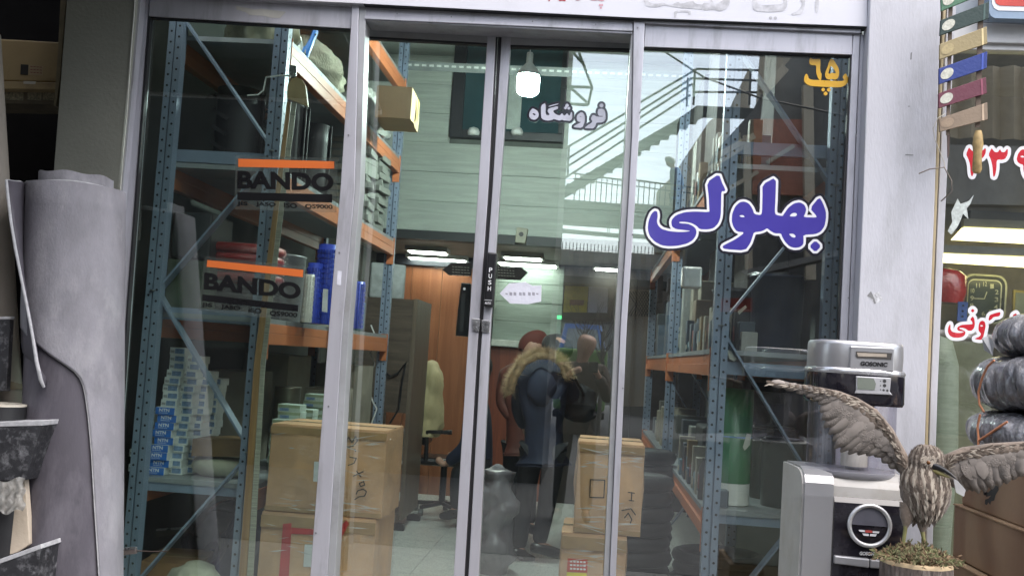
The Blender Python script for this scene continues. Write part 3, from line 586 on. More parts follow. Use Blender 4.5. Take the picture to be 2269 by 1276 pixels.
for r_ in range(3):
    for k in range(5): mb.pq([(1263 + k * 7.4, 1241 + r_ * 8 + k * .4), (1268 + k * 7.4, 1241.3 + r_ * 8 + k * .4), (1268 + k * 7.4, 1245 + r_ * 8 + k * .4), (1263 + k * 7.4, 1244.6 + r_ * 8 + k * .4)], .35 - .0135, .0005)
o = part('label_print', mb, VWHITE, c4); o.matrix_parent_inverse = Matrix.Translation(-c4.location)
# --- bearing boxes
BW = M('box_white', (.62, .64, .62), .6, var=.1, scale=20); BB = M('box_blue', (.02, .14, .50), .45, var=.1); BL = M('box_print_blue', (.16, .24, .38), .6, var=.4, scale=60); BG = M('box_green_print', (.28, .34, .22), .6, var=.2)
def bearing(name, lab, group, w, d, hh, side, faceparts):
    t = thing(name, lab, 'box', (0, 0, 0), group); o = part('box_body', MB().box(-w / 2, w / 2, 0, d, 0, hh), side, t, .0015)
    for pn, (u0, u1, v0, v1), m_ in faceparts: part(pn, MB().box(-w / 2 + u0 * w, -w / 2 + u1 * w, -.0012, 0, v0 * hh, v1 * hh), m_, t)
    return t
ntn = bearing('bearing_box', 'blue fronted bearing box in the low front stack on the left rack', 'blue bearing boxes on the left rack', .098, .12, .036, BW, [('blue_front', (.02, .98, .02, .98), BB)])
me = text_mesh('NTN', .03); w_ = max(v.co.x for v in me.vertices); me.transform(Matrix.Translation((-.03, -.0016, .015)) @ Matrix.Rotation(R(90), 4, 'X') @ Matrix.Diagonal((.052 / w_, .022, 1, 1)))
link('brand_lettering', me, VWHITE, ntn)
me = text_mesh('BEARINGS', .0); w_ = max(v.co.x for v in me.vertices); me.transform(Matrix.Translation((-.03, -.0016, .006)) @ Matrix.Rotation(R(90), 4, 'X') @ Matrix.Diagonal((.045 / w_, .008, 1, 1)))
link('brand_lettering', me, VWHITE, ntn)
zb = .776; base = P(352, 1062, .44)
rowsx = []
for i in range(9):
    x = P(350 + .35 * (9 - i) * 0 + (4 if i % 3 == 1 else -2) + i * 1.6, 1000, .44).x + random.uniform(-.005, .005)
    (setattr(ntn, 'location', (x, .44, zb + i * .0365)) if i == 0 else dup(ntn, (x, .44 + random.uniform(-.01, .01), zb + i * .0365)))
wbx = bearing('bearing_box', 'small white printed bearing box in the tall stacks on the left rack', 'white bearing boxes on the left rack', .078, .11, .036, BW, [('print', (.34, .92, .2, .85), BL), ('print', (.05, .3, .25, .6), M('box_print_grey', (.3, .3, .3), .7, var=.4, scale=80))])
first = True
for ci, (px, yy, n0, n1) in enumerate(((360, .46, 9, 17), (396, .50, 0, 16), (424, .58, 0, 14), (312, .5, 0, 8), (452, .72, 0, 13))):
    wl_ = 'white printed bearing box ' + ('stacked on top of the blue boxes', 'in the tall stack right of the blue boxes', 'in the second stack right of the blue boxes', 'in the low stack left of the blue boxes', 'in the dim stack behind the rack brace')[ci]
    for i in range(n0, n1):
        x = P(px + i * 1.5, 900, yy).x + random.uniform(-.006, .006); l_ = (x, yy + random.uniform(-.012, .012), zb + i * .0365)
        if first: wbx.location = l_; wbx['label'] = wl_; first = False
        else: dup(wbx, l_, None, wl_)
gbx = bearing('bearing_box', 'pale green bearing box in the stacks behind the wooden rule', 'pale green bearing boxes on the left rack', .125, .12, .038, M('box_palegreen', (.42, .50, .44), .6), [('print', (.02, .98, .55, .95), BG), ('print', (.1, .5, .1, .5), BL)])
first = True
for px, yy, n, gl__ in ((625, .95, 7, 'nearest stack beside the wooden rule'), (655, 1.15, 6, 'low middle stack'), (680, 1.05, 9, 'stack behind the left carton'), (712, 1.35, 8, 'stack next to the door mullion'), (690, 1.6, 10, 'tallest rear stack')):
    gl__ = 'pale green bearing box in the ' + gl__
    for i in range(n):
        l_ = (min(P(px, 950, yy).x, RX1 - .07) + random.uniform(-.01, .01), yy + random.uniform(-.01, .01), zb + i * .0385)
        if first: gbx.location = l_; gbx['label'] = gl__; first = False
        else: dup(gbx, l_, None, gl__)
# --- contents of the left rack
def coil(name, lab, cat, c, Rr, r, n, mat, group=None, film=False, parts='hose_turn'):
    t = thing(name, lab, cat, c, group)
    for i in range(n):
        mb = MB(); pts = []; 
        for k in range(29):
            a = 2 * math.pi * k / 28; rr = Rr + .008 * math.sin(i * 2.1); pts.append(Vector(c) + Vector((rr * math.cos(a), rr * math.sin(a) * .9, r + i * r * 1.85)))
        mb.tube(pts, r, 8, False); part(parts, mb, mat, t)
    if film: part('film_wrap', MB().lathe(c, [(Rr + r + .012, .0), (Rr + r + .02, r * n * .5), (Rr + r + .02, r * n * 1.4), (Rr + r * .5, r * n * 1.9 + .01), (Rr - r, r * n * 1.88)], 26, True, 1, .9, False), FILM, t)
    return t
REDH = M('red_hose', (.36, .03, .03), .35, var=.15)
zl = 1.566
coil('hose_coil', 'black ribbed hose coil under the red one on the left rack', 'hose coil', (-1.83, .72, zl), .20, .022, 4, BLKR, 'hose coils on the left rack', True)
coil('hose_coil', 'red hose coil wrapped in film on the left rack', 'hose coil', (-1.83, .72, zl + .175), .20, .026, 4, REDH, 'hose coils on the left rack', True)
solo('steel_bucket', MB().lathe((-1.78, 1.15, zl), [(.15, 0), (.16, .36), (.165, .37), (.15, .37)], 20), M('dull_zinc', (.22, .23, .23), .5, .5), 'dull zinc bucket behind the red hose coil', 'bucket')
solo('plastic_tub', MB().loft([[(x, y, z) for x, y in ((-2.1, .42), (-1.88, .42), (-1.88, .68), (-2.1, .68))] for z in (zl, zl + .26)], False), M('tub_green', (.07, .085, .06), .5), 'dark green tub at the left end of the middle shelf', 'tub', bevel=.012)
solo('document_box', MB().box(-2.1, -1.9, .45, .75, zl + .27, zl + .5), M('box_dark', (.03, .032, .034), .5), 'dark box stacked on the green tub', 'box', bevel=.01)
BELT = M('blue_belt', (.018, .05, .42), .4, var=.15, scale=14)
def belt_roll(lab, x, y, z, r, hh, mat, teeth=22, grp='upright belt rolls on the left rack'):
    t = thing('belt_roll', lab, 'belt roll', (x, y, z), grp)
    part('roll_core', MB().lathe((x, y, z), [(r * .86, 0), (r * .86, hh), (r * .5, hh), (r * .5, hh - .02)], 20), mat, t)
    first_ = None
    for k in range(int(hh / .027)):
        mb = MB()
        for j in range(teeth):
            a = 2 * math.pi * j / teeth; mb.rbox((x + r * .9 * math.cos(a), y + r * .9 * math.sin(a), z + .013 + k * .027), (r * .14, r * .2, .019), Euler((0, 0, a)))
        part('link_row', mb, mat, t)
    return t
belt_roll('tall blue modular belt roll at the aisle edge of the left rack', P(725, 600, 1.0).x, 1.0, zl, .062, .43, BELT)
belt_roll('shorter blue belt roll beside the tall one', P(695, 640, .92).x, .92, zl, .045, .32, BELT, 16)
belt_roll('small white gear belt roll between hose and blue belts', P(684, 640, .80).x, .80, zl, .03, .25, M('white_belt', (.5, .5, .46), .5), 12)
belt_roll('thin blue belt roll behind the left door mullion', P(790, 670, 1.6).x, 1.6, zl, .05, .28, BELT, 16)
solo('belt_label', MB().pq([(716, 640), (727, 641), (725, 692), (713, 690)], .91, .001), LBL, 'white paper tag on the tall blue belt roll', 'label')
coil('hose_coil', 'white corrugated hose coil near the back post of the left rack', 'hose coil', (-1.74, 2.35, zl + .05), .10, .035, 5, M('white_hose', (.48, .50, .45), .4), 'hose coils on the left rack', False)
solo('wrapped_bundle', MB().loft([[(-1.72 + r_ * math.cos(a), 1.98 + r_ * math.sin(a), zl + z) for a in [2 * math.pi * k / 14 for k in range(14)]] for z, r_ in ((0, .09), (.1, .105), (.2, .1), (.24, .07))]), M('cream_wrap', (.48, .47, .40), .5, bump=.8, bscale=12), 'cream wrapped bundle on the middle shelf', 'bundle')
solo('teal_pack', MB().box(-1.68, -1.56, 2.3, 2.5, zl, zl + .2), M('teal_pack', (.02, .10, .14), .5, stretch=(1, 1, 20)), 'teal strapped pack at the back end of the middle shelf', 'pack', bevel=.012)
coil('belt_coil', 'cream coil of flat belt on the lowest shelf of the left rack', 'belt coil', (-1.80, .62, zb), .115, .045, 1, M('cream_felt', (.42, .42, .30), .8, bump=.3), None)
solo('brown_parcel', MB().loft([[(x, y, z + .01 * math.sin(x * 40)) for x, y in ((-1.93, .5), (-1.8, .49), (-1.66, .52), (-1.65, .7), (-1.8, .72), (-1.92, .7))] for z in (zb + .105, zb + .15, zb + .19)]), M('brown_parcel', (.20, .12, .05), .5, bump=.6, bscale=20), 'brown paper parcel lying on the cream belt coil', 'parcel', bevel=.01)
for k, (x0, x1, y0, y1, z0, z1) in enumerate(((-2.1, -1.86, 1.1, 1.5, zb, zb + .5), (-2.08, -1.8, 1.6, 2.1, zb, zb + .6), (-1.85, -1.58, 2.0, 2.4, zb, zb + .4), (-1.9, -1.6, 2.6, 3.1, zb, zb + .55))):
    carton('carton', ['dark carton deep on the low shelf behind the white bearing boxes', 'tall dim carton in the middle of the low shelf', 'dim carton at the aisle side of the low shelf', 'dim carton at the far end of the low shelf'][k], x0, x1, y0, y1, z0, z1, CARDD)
CANM = M('can_metal', (.16, .15, .12), .35, .7, var=.2)
can = thing('metal_can', 'dull metal can with ribs behind the green bearing boxes', 'can', (-1.72, 1.35, zb)); 
part('can_body', MB().lathe((-1.72, 1.35, zb), [(.001, 0), (.075, 0), (.075, .1), (.079, .11), (.075, .12), (.075, .2), (.079, .21), (.075, .22), (.075, .42), (.079, .43), (.001, .43)], 20), CANM, can)
# second shelf, dark rolled rubber and belts
zl2 = 2.296
for k, (x, y, r, hh, lab) in enumerate(((-1.66, .75, .10, .40, 'black rubber roll nearest the window on the upper shelf'), (-1.75, 1.05, .12, .46, 'thick black rubber roll second from the window on the upper shelf'), (-1.66, 1.32, .09, .42, 'black rubber roll third from the window on the upper shelf'), (-1.9, .7, .13, .45, 'black rubber roll at the wall side of the upper shelf'), (-2.0, 1.2, .12, .4, 'black rubber roll at the back wall of the upper shelf'))):
    t = thing('rubber_roll', lab, 'roll', (x, y, zl2), 'black rubber rolls on the upper shelf'); mb = MB()
    pts = [(r * (1 - .55 * q / 60) * math.cos(q * .32), r * (1 - .55 * q / 60) * math.sin(q * .32)) for q in range(60)]
    mb.grid([[(x + a, y + b, zl2 + hh * z) for a, b in pts] for z in (0, .25, .5, .75, 1)]); o = part('rolled_sheet', mb, BLKR, t); so_ = o.modifiers.new('thickness', 'SOLIDIFY'); so_.thickness = .006
    for q in range(5): part('tread_bar', MB().rbox((x + r * .9 * math.cos(4.2), y + r * math.sin(4.2), zl2 + .05 + q * hh / 5.5), (.09, .01, .018), Euler((0, .5, 0))), BLKR, t)
GB = M('stock_grey', (.16, .17, .15), .7, var=.25, scale=10)
st = None
for ci, (x, y, n) in enumerate(((-1.66, 2.0, 11), (-1.64, 2.35, 12), (-1.64, 2.75, 12), (-1.8, 2.2, 10))):
    for i in range(n):
        l_ = (x + random.uniform(-.02, .02), y + random.uniform(-.02, .02), zl2 + .044 * i)
        if st is None:
            st = thing('pulley_box', 'flat grey pulley box in the ragged stacks on the upper shelf', 'box', l_, 'flat grey boxes on the upper shelf'); o = part('box_body', MB().box(-.085, .085, -.13, .13, 0, .042), GB, st, .003); o.matrix_parent_inverse = Matrix(); o = part('print', MB().box(-.06, .02, -.1315, -.13, .008, .034), CARDD, st); o.matrix_parent_inverse = Matrix()
        else: dup(st, l_, random.uniform(-.2, .2), 'flat grey pulley box in the ' + ('ragged stack nearest the window', 'second ragged stack from the window', 'ragged stack at the back post', 'stack hidden at the wall side')[ci] + ' of the upper shelf')
# top shelf: wool, film, carton, blue belt
zl3 = 2.926
solo('wool_bundle', lumpy((-1.72, 1.25, zl3), [(.15, 0), (.19, .06), (.19, .13), (.12, .21), (.02, .23)], 1, 2.1, .25, 6, 7), M('cream_wool', (.40, .38, .28), .9, bump=1, bscale=50, stretch=(6, 1, 1)), 'cream woolly bundle on the top shelf of the left rack', 'bundle')
solo('film_sack', lumpy((-1.70, 2.5, zl3), [(.14, 0), (.19, .08), (.17, .18), (.10, .28), (.02, .32)], 1, 2.2, .4, 7, 5), M('sack_film', (.34, .36, .33), .25, bump=1, bscale=16, coat=.5), 'crumpled clear sack at the back of the top shelf', 'sack')
solo('film_sack', lumpy((-1.78, .66, zl3), [(.13, 0), (.17, .08), (.15, .2), (.08, .3), (.02, .33)], 1, 1.3, .4, 8, 6), M('sack_cream', (.36, .35, .24), .3, bump=1, bscale=16, coat=.4), 'creamy film sack at the front of the top shelf', 'sack')
bb = thing('perforated_belt', 'blue perforated belt loop on the top shelf of the left rack', 'belt', (-1.63, 1.0, zl3))
BP = M('belt_bright_blue', (.03, .20, .62), .4)
lp = [Vector((-1.68 + .10 * math.cos(a), .95 + .12 * math.sin(a), zl3 + .22 + .17 * math.sin(2 * a + .8))) for a in [2 * math.pi * k / 26 for k in range(27)]]
mb = MB(); mb.grid([[p + Vector((0, 0, -.05)) for p in lp], [p + Vector((0, 0, .05)) for p in lp]]); o = part('belt_band', mb, BP, bb); s_ = o.modifiers.new('thickness', 'SOLIDIFY'); s_.thickness = .008
mb = MB()
for k in range(0, 26, 2): p = lp[k]; n_ = Vector((p.x + 1.68, p.y - .95, 0)).normalized(); mb.disc(p + n_ * .0012 * 4.2, .007, n_, 8)
part('belt_holes', mb, HOLE, bb)
hx0, hx1, hz0, hz1 = xz(826, 206, 905, 346, 1.95)
oc = carton('carton', 'plain open-bottomed carton overhanging the aisle from the top shelf', hx0 - .0, hx1, 1.95, 2.35, zl3 + .0, hz1 + .04, CARDL, None, rz=.05)
o = part('yellow_tape', MB().box(.138, .14, -.08, -.04, .02, hz1 - zl3), M('tape_yellow', (.5, .4, .05), .4, var=.4, scale=50), oc); o.matrix_parent_inverse = Matrix()
# floor level of the left rack
carton('carton', 'crushed old carton on the floor under the left rack', -2.12, -1.85, .42, .8, 0, .36, M('cardboard_old', (.22, .12, .055), .8, var=.2), None, rz=.1)
solo('plastic_sack', lumpy((-1.64, .62, 0), [(.12, 0), (.17, .15), (.16, .35), (.15, .5), (.08, .62), (.03, .68)], .8, 1.2, .4, 8, 1), M('navy_sack', (.008, .012, .045), .3, bump=1, bscale=14, coat=.4), 'crumpled navy plastic sack behind the right post of the left rack', 'sack')
solo('cream_sack', lumpy((-1.84, .45, 0), [(.18, 0), (.22, .12), (.19, .26), (.09, .36), (.02, .38)], 1, .8, .4, 7, 2), M('cream_sacking', (.42, .40, .33), .8, bump=.8, bscale=14), 'cream cloth sack at the foot of the left window', 'sack')
solo('dark_bundle', lumpy((-1.86, 1.1, 0), [(.2, 0), (.25, .2), (.24, .4), (.15, .55), (.03, .6)], 1, 1.3, .35, 6, 4), M('dark_film', (.03, .032, .035), .25, bump=1, bscale=10, coat=.5), 'dark film-wrapped bundle low under the left rack', 'bundle')
# wooden T rule leaning at the right post
WR = wood('rule_wood', (.20, .10, .035), (.36, .22, .10), (14, 14, .8))
tr = thing('wooden_rule', 'tall wooden measuring rule with half-round head leaning by the rack post', 'rule', P(575, 1290, .24))
part('rule_stick', MB().pq([(636, 225), (645, 226), (577, 800), (545, 1290), (528, 1290), (563, 800)], .24, .02), WR, tr)
part('rule_scale', MB().pq([(646, 226), (657, 227), (588, 800), (560, 1290), (546, 1290), (578, 800)], .236, .006), M('rule_scale', (.26, .25, .20), .5, stretch=(1, 1, 60), var=.5, scale=6), tr)
part('rule_head', MB().pq([(636, 218), (637, 190), (645, 175), (656, 171), (668, 176), (676, 190), (682, 236)], .225, .025), M('rule_head', (.30, .22, .11), .5), tr)
part('rule_bracket', MB().pq([(642, 144), (657, 147), (656, 172), (640, 170)], .228, .004), STEEL, tr)
solo('hanging_hook', MB().tube([P(643, 168, .222), P(620, 168, .23), P(590, 172, .23), P(584, 200, .23), P(572, 211, .22), P(548, 212, .22)], .004, 6), M('white_wire', (.55, .56, .53), .5), 'white bent wire looped round the right post of the left rack', 'wire')
# white cable hanging at the end of the rack
solo('white_cable', MB().tube([P(822, 720, 3.2), P(830, 740, 3.2), P(818, 775, 3.2), P(830, 805, 3.2), P(812, 850, 3.2), P(826, 890, 3.2), P(835, 905, 3.2), P(822, 940, 3.2)], .006, 6), M('cable_white', (.6, .6, .58), .5), 'white curling cable hanging at the aisle end of the left rack', 'cable')
# ================================================================== interior: rear of the shop
PLK = wood('grey_plank', (.38, .42, .38), (.50, .55, .49), (.9, 9, 14), 2.0, .55)
mz = thing('mezzanine_wall', 'pale grey plank clad mezzanine wall with a dark framed window', 'wall', (-1, 4.5, 2.45))
wx0, wx1, wz0, wz1 = xz(1003, 92, 1255, 312, 4.5)
zz = 2.52
k = 0
while zz < 4.9:
    z1 = min(zz + .262, 4.9)
    segs = [(-2.3, 1.18)] if z1 <= wz0 or zz >= wz1 else [(-2.3, wx0 - .002), (wx1 + .002, 1.18)]
    for a, b in segs: part('plank', MB().box(a, b, 4.5 + .003 * (k % 2), 4.53, zz + .0018, z1 - .0018), PLK, mz)
    zz = z1; k += 1
part('mezzanine_beam', MB().box(-2.3, 1.185, 4.485, 4.62, 2.44, 2.518), M('beam_dark', (.03, .032, .034), .5), mz)
part('backing', MB().box(-2.3, wx0 - .001, 4.535, 4.55, 2.52, 4.9).box(wx1 + .001, 1.18, 4.535, 4.55, 2.52, 4.9).box(wx0 - .001, wx1 + .001, 4.535, 4.55, 2.52, wz0), M('joint_dark', (.13, .145, .13), .8), mz)
fr = part('window_frame', MB().box(wx0, wx0 + .11, 4.46, 4.56, wz0, wz1).box(wx0 + .11, wx1, 4.46, 4.56, wz0, wz0 + .075).box(wx1 - .05, wx1, 4.46, 4.56, wz0 + .075, wz1), M('frame_black', (.018, .02, .024), .4), mz, .004)
part('pane', MB().box(wx0 + .11, wx1 - .05, 4.50, 4.51, wz0 + .075, wz1), M('window_teal_glass', (.035, .075, .085), .05, var=.3, scale=2), fr)
part('curtain', MB().box(wx0 + .50, wx0 + .62, 4.49, 4.498, wz0 + .1, wz1 - .3), M('curtain_white', (.45, .5, .47), .8), fr)
for q in (1050, 1146):
    p = P(q, 288, 4.46); solo('spotlight', MB().lathe((p.x, 4.45, p.z - .05), [(.001, 0), (.05, 0), (.055, .03), (.04, .06), (.001, .075)], 14), M('lamp_white', (.7, .72, .7), .4), 'small white lamp on the mezzanine window sill, ' + ('left one behind the left door' if q == 1050 else 'right one behind the right door'), 'lamp')
struct('mezzanine_ceiling', MB().box(-2.3, 1.185, 4.622, 6.4, 2.46, 2.52), M('mezz_ceiling', (.36, .34, .30), .6))
WW = wood('orange_wood', (.23, .08, .034), (.33, .13, .06), (10, 10, .5), 1.6, .35, .2)
bw = thing('wood_partition', 'orange brown varnished wood partition at the back of the shop', 'partition', (-1.6, 6.2, 0))
px_ = [-2.3, -1.92, -1.6, -1.28, -1.06]
for a, b in zip(px_, px_[1:]): part('wood_panel', MB().box(a + .002, b - .002, 6.2, 6.23, 0, 2.35), WW, bw)
part('cornice', MB().box(-2.3, -1.06, 6.15, 6.24, 2.352, 2.455), M('cornice_dark', (.02, .022, .03), .5), bw)
bk = thing('rear_wall', 'rear wall with grey planks over a red brown wainscot beside an added dark panel', 'wall', (0, 6.3, 0))
for i in range(4): part('plank', MB().box(-1.05, -.34, 6.3 + .003 * (i % 2), 6.33, 1.64 + i * .2, 1.835 + i * .2), wood('rear_plank', (.13, .16, .14), (.20, .24, .21), (.9, 9, 14), 2.0, .55), bk)
for i in range(2): part('wainscot_board', MB().box(-1.05 + i * .355, -1.05 + i * .355 + .351, 6.3, 6.33, 0, 1.56), wood('wainscot_red', (.15, .035, .018), (.26, .07, .03), (9, 9, .6), 2), bk)
part('dado_rail', MB().box(-1.05, -.34, 6.22, 6.36, 1.565, 1.635), M('dado_pale', (.36, .38, .35), .5), bk, .005)
part('dark_panel', MB().box(-.335, .42, 6.3, 6.33, 0, 2.43).box(.425, 1.18, 6.304, 6.334, 0, 2.43), M('dark_panel_brown', (.030, .022, .018), .5, var=.2), bk)  # dark panels added so the street mirrored in the glass shows up
# ceiling light panels below the mezzanine
LIT = M('light_panel', (1, 1, 1), .5, emit=8, ecol=(.95, 1, .93), var=0, rvar=0)
for q, lab in (((905, 541, 985, 549, 905, 1000), 'far slim ceiling light behind the left door'), ((905, 563, 1028, 578, 910, 1030), 'near bright ceiling light behind the left door'), ((1105, 572, 1230, 592, 1100, 1232), 'near bright ceiling light behind the right door'), ((1118, 554, 1198, 563, 1118, 1200), 'far slim ceiling light behind the right door'), ((1320, 580, 1390, 592, 1320, 1380), 'slim ceiling light low behind the right mullion')):
    a = PZ(q[0], q[3], 2.44); b = PZ(q[2], q[3], 2.44); c = PZ(q[0], q[1], 2.44)
    yf = min(max(a.y, 4.7), 6.0); 
    t = thing('ceiling_light', lab, 'light', (a.x, yf, 2.4), 'ceiling light panels under the mezzanine')
    dd = .26 if 'near' in lab else .2; w0 = P(q[0], q[3], yf).x; w1 = P(q[2], q[3], yf).x; zt = 2.44
    part('light_body', MB().box(w0 - .03, w1 + .03, yf - .03, yf + dd + .03, 2.415, 2.458), M('light_casing', (.5, .52, .5), .5), t)
    part('diffuser', MB().box(w0, w1, yf, yf + dd, 2.405, 2.4148), LIT, t)
# hanging bulb
bl = P(1170, 190, 2.2); hz = bl.z
hb = thing('hanging_bulb', 'lit white bulb hanging high inside the right door', 'lamp', (bl.x, 2.2, hz))
part('bulb', MB().lathe((bl.x, 2.2, hz), [(.001, -.065), (.05, -.062), (.07, -.045), (.074, -.02), (.074, .05), (.07, .062), (.001, .064)], 24), M('bulb_lit', (1, 1, 1), .4, emit=230, ecol=(.88, 1, .97), var=0, rvar=0), hb)
part('bulb_neck', MB().lathe((bl.x, 2.2, hz), [(.072, .066), (.074, .085), (.05, .115), (.03, .14), (.022, .15), (.022, .21), (.018, .22), (.001, .22)], 24), M('bulb_collar', (.42, .45, .42), .4), hb)
part('flex', MB().tube([(bl.x, 2.2, hz + .22), (bl.x, 2.2, 4.9)], .004, 6), M('flex_white', (.5, .5, .5), .5), hb)
# slotted angle across the shop above the aisle
la0, la1 = P(888, 145, 3.3), P(1330, 160, 3.3)
sa = thing('slotted_angle', 'grey slotted steel angle crossing high between the racks', 'beam', la0)
part('angle_web', MB().box(la0.x, QX0 + .05, 3.3, 3.304, la0.z - .035, la0.z + .035).box(la0.x, QX0 + .05, 3.305, 3.345, la0.z + .031, la0.z + .035), M('angle_grey', (.16, .18, .175), .5, .4), sa)
mb = MB(); x = la0.x + .05
while x < QX0: mb.box(x, x + .035, 3.2985, 3.2998, la0.z - .002, la0.z + .014); x += .058
part('slots', mb, M('slot_light', (.42, .45, .42), .6), sa)
# counter cabinet seen from behind
CW = wood('cabinet_wood', (.055, .040, .028), (.115, .085, .062), (1.2, 8, 12), 2.2, .5)
cb = thing('desk_cabinet', 'dark grey brown wood desk cabinet on casters beside the aisle', 'cabinet', (-1.66, 4.0, 0))
part('back_panel', MB().box(-1.92, -1.475, 3.88, 3.90, .95, 1.875), CW, cb); part('back_panel', MB().box(-1.92, -1.64, 3.88, 3.90, .12, .948), CW, cb)
part('side_panel', MB().box(-1.473, -1.44, 3.875, 4.6, .10, 1.88), wood('cabinet_edge', (.10, .075, .052), (.15, .115, .085), (8, 8, 1), 2), cb)
part('shelf', MB().box(-1.64, -1.475, 3.9, 4.5, .50, .53), CW, cb); part('shelf', MB().box(-1.64, -1.475, 3.9, 4.5, .13, .16), CW, cb)
for x, y in ((-1.5, 3.95), (-1.46, 4.5)):
    part('caster', MB().box(x - .05, x + .07, y - .03, y + .03, .0, .06), BLACK, cb, .01)
solo('printer', MB().box(-1.63, -1.48, 3.95, 4.3, .56, .80), M('printer_grey', (.16, .19, .22), .4), 'grey blue printer in the open lower part of the desk cabinet', 'printer', bevel=.01)
solo('paper_pile', MB().rbox((-1.55, 4.0, .545), (.12, .2, .02), Euler((0, -.1, .2))), PAPER, 'white paper pile under the printer in the cabinet', 'papers')
solo('desk_monitor', MB().rbox((-1.76, 4.15, 2.03), (.30, .06, .30), Euler((0, 0, .3))), M('monitor_back', (.36, .38, .38), .4, var=.3), 'pale monitor back standing on top of the desk cabinet', 'monitor', bevel=.02)
solo('black_cable', MB().tube([(-1.70, 3.87, 1.30), (-1.62, 3.86, 1.24), (-1.56, 3.86, 1.27), (-1.50, 3.86, 1.36), (-1.52, 3.86, 1.2), (-1.53, 3.86, .98), (-1.6, 3.88, .86)], .008, 6), BLACK, 'black cable sagging across the back of the desk cabinet', 'cable')
solo('waste_bin', MB().loft([[(-1.62 + a * s, 3.55 + b * s, z) for a, b in ((-.14, -.1), (.14, -.1), (.14, .1), (-.14, .1))] for z, s in ((0, .85), (.62, 1), (.64, 1.05), (.66, 1.05))], False), M('bin_black', (.018, .02, .026), .35), 'tall black waste bin beside the left carton stack', 'bin', bevel=.012)
# small wall box with a button
solo('wall_socket', MB().pq([(1145, 503), (1170, 507), (1164, 540), (1141, 537)], 4.42, .06), M('socket_cream', (.36, .35, .27), .5), 'cream wall box with a black button on the mezzanine planks', 'wall box', bevel=.006)
part('button', MB().lathe((0, 0, 0), [(.001, -.006), (.018, -.004), (.02, .003)], 12), BLACK, bpy.data.objects['wall_socket']); COL.objects[-1].data.transform(Matrix.Translation(P(1155, 519, 4.415)) @ Matrix.Rotation(R(90), 4, 'X'))
# chair with a yellow jacket
ch = thing('office_chair', 'black office chair behind the desk cabinet', 'chair', (-1.30, 5.0, 0))
part('seat', MB().box(-1.52, -1.06, 4.75, 5.2, .45, .52), BLACK, ch, .03); part('backrest', MB().box(-1.49, -1.43, 4.78, 5.18, .62, 1.15), BLACK, ch, .03)
part('armrest', MB().tube([(-1.42, 4.76, .5), (-1.42, 4.74, .75), (-1.2, 4.74, .76)], .022, 8), BLACK, ch); part('column', MB().tube([(-1.28, 4.98, .1), (-1.28, 4.98, .46)], .03, 10), BLACK, ch)
for i in range(5):
    a = i * 1.2566 + .3; q = Vector((-1.28 + .26 * math.cos(a), 4.98 + .26 * math.sin(a), 0)); l_ = part('chair_leg', MB().tube([(-1.28, 4.98, .1), (q.x, q.y, .08)], .02, 8), BLACK, ch)
    part('caster', MB().tube([(q.x - .02, q.y, .034), (q.x + .02, q.y, .034)], .033, 12), M('caster_grey', (.10, .11, .10), .5), l_)
solo('yellow_jacket', lumpy((-1.45, 4.95, 0), [(.12, .70), (.13, .8), (.12, 1.0), (.115, 1.15), (.10, 1.27), (.05, 1.36), (.01, 1.38)], .9, 1.9, .3, 6, 8), M('jacket_yellow', (.44, .37, .20), .75, bump=.4, bscale=30), 'pale yellow jacket hung over the office chair back', 'jacket')
# ---- contents of the right rack
zr = 1.554
gr = thing('green_roll', 'upright green sheet roll with white base on the right rack', 'roll', (.78, .58, .80))
gx0, gx1, gz0, gz1 = xz(1588, 862, 1673, 1072, .50); gc = (gx0 + gx1) / 2; rr = (gx1 - gx0) / 2
GREEN = M('green_sheet', (.018, .15, .048), .4, var=.12, scale=8, coat=.2)
part('roll_sheet', MB().lathe((gc, .5 + rr, 0), [(rr, gz0), (rr, gz1), (rr * .9, gz1 + .003), (rr * .9, gz1 - .03)], 32), GREEN, gr)
part('roll_base', MB().lathe((gc, .5 + rr, 0), [(rr * .985, .828), (rr * .985, gz0 - .001)], 32), M('white_roll', (.72, .73, .68), .6, stretch=(1, 1, 30), var=.06), gr)
part('blue_band', MB().lathe((gc, .5 + rr, 0), [(rr * 1.012, P(1630, 970, .5).z), (rr * 1.012, P(1630, 967, .5).z)], 32), M('band_blue', (.08, .25, .55), .4), gr)
t_ = solo('torn_paper', MB().prism([P(1655, 960, .495), P(1664, 962, .495), P(1662, 985, .495), P(1650, 998, .495), P(1646, 990, .495)], (0, .002, 0)), M('torn_paper', (.5, .5, .42), .8), 'scrap of torn pale paper stuck on the green roll', 'paper')
TUB = M('tub_black', (.012, .013, .016), .3, var=.2, coat=.2)
for (x, y, z, r, hh, lab) in ((.95, .65, .826, .11, .30, 'black tub beside the green roll'), (.95, .95, .826, .12, .34, 'black tub behind the one beside the green roll'), (.88, .62, zr, .13, .36, 'dark blue drum on the middle shelf of the right rack'), (.72, .9, zr, .12, .30, 'black drum deep on the middle shelf of the right rack'), (.95, 1.2, zr, .13, .42, 'tall black drum at the wall side of the middle shelf')):
    t = thing('tub', lab, 'tub', (x, y, z), 'dark tubs on the right rack'); part('tub_body', MB().lathe((x, y, z), [(r * .9, 0), (r, hh), (r * 1.04, hh), (r * 1.04, hh + .015), (r * .9, hh + .015)], 26), TUB if 'blue' not in lab else M('drum_blue', (.012, .02, .05), .35), t)
    part('tub_lid', MB().lathe((x, y, z), [(r * .89, hh + .016), (r * .89, hh + .024), (.001, hh + .026)], 26), TUB, t)
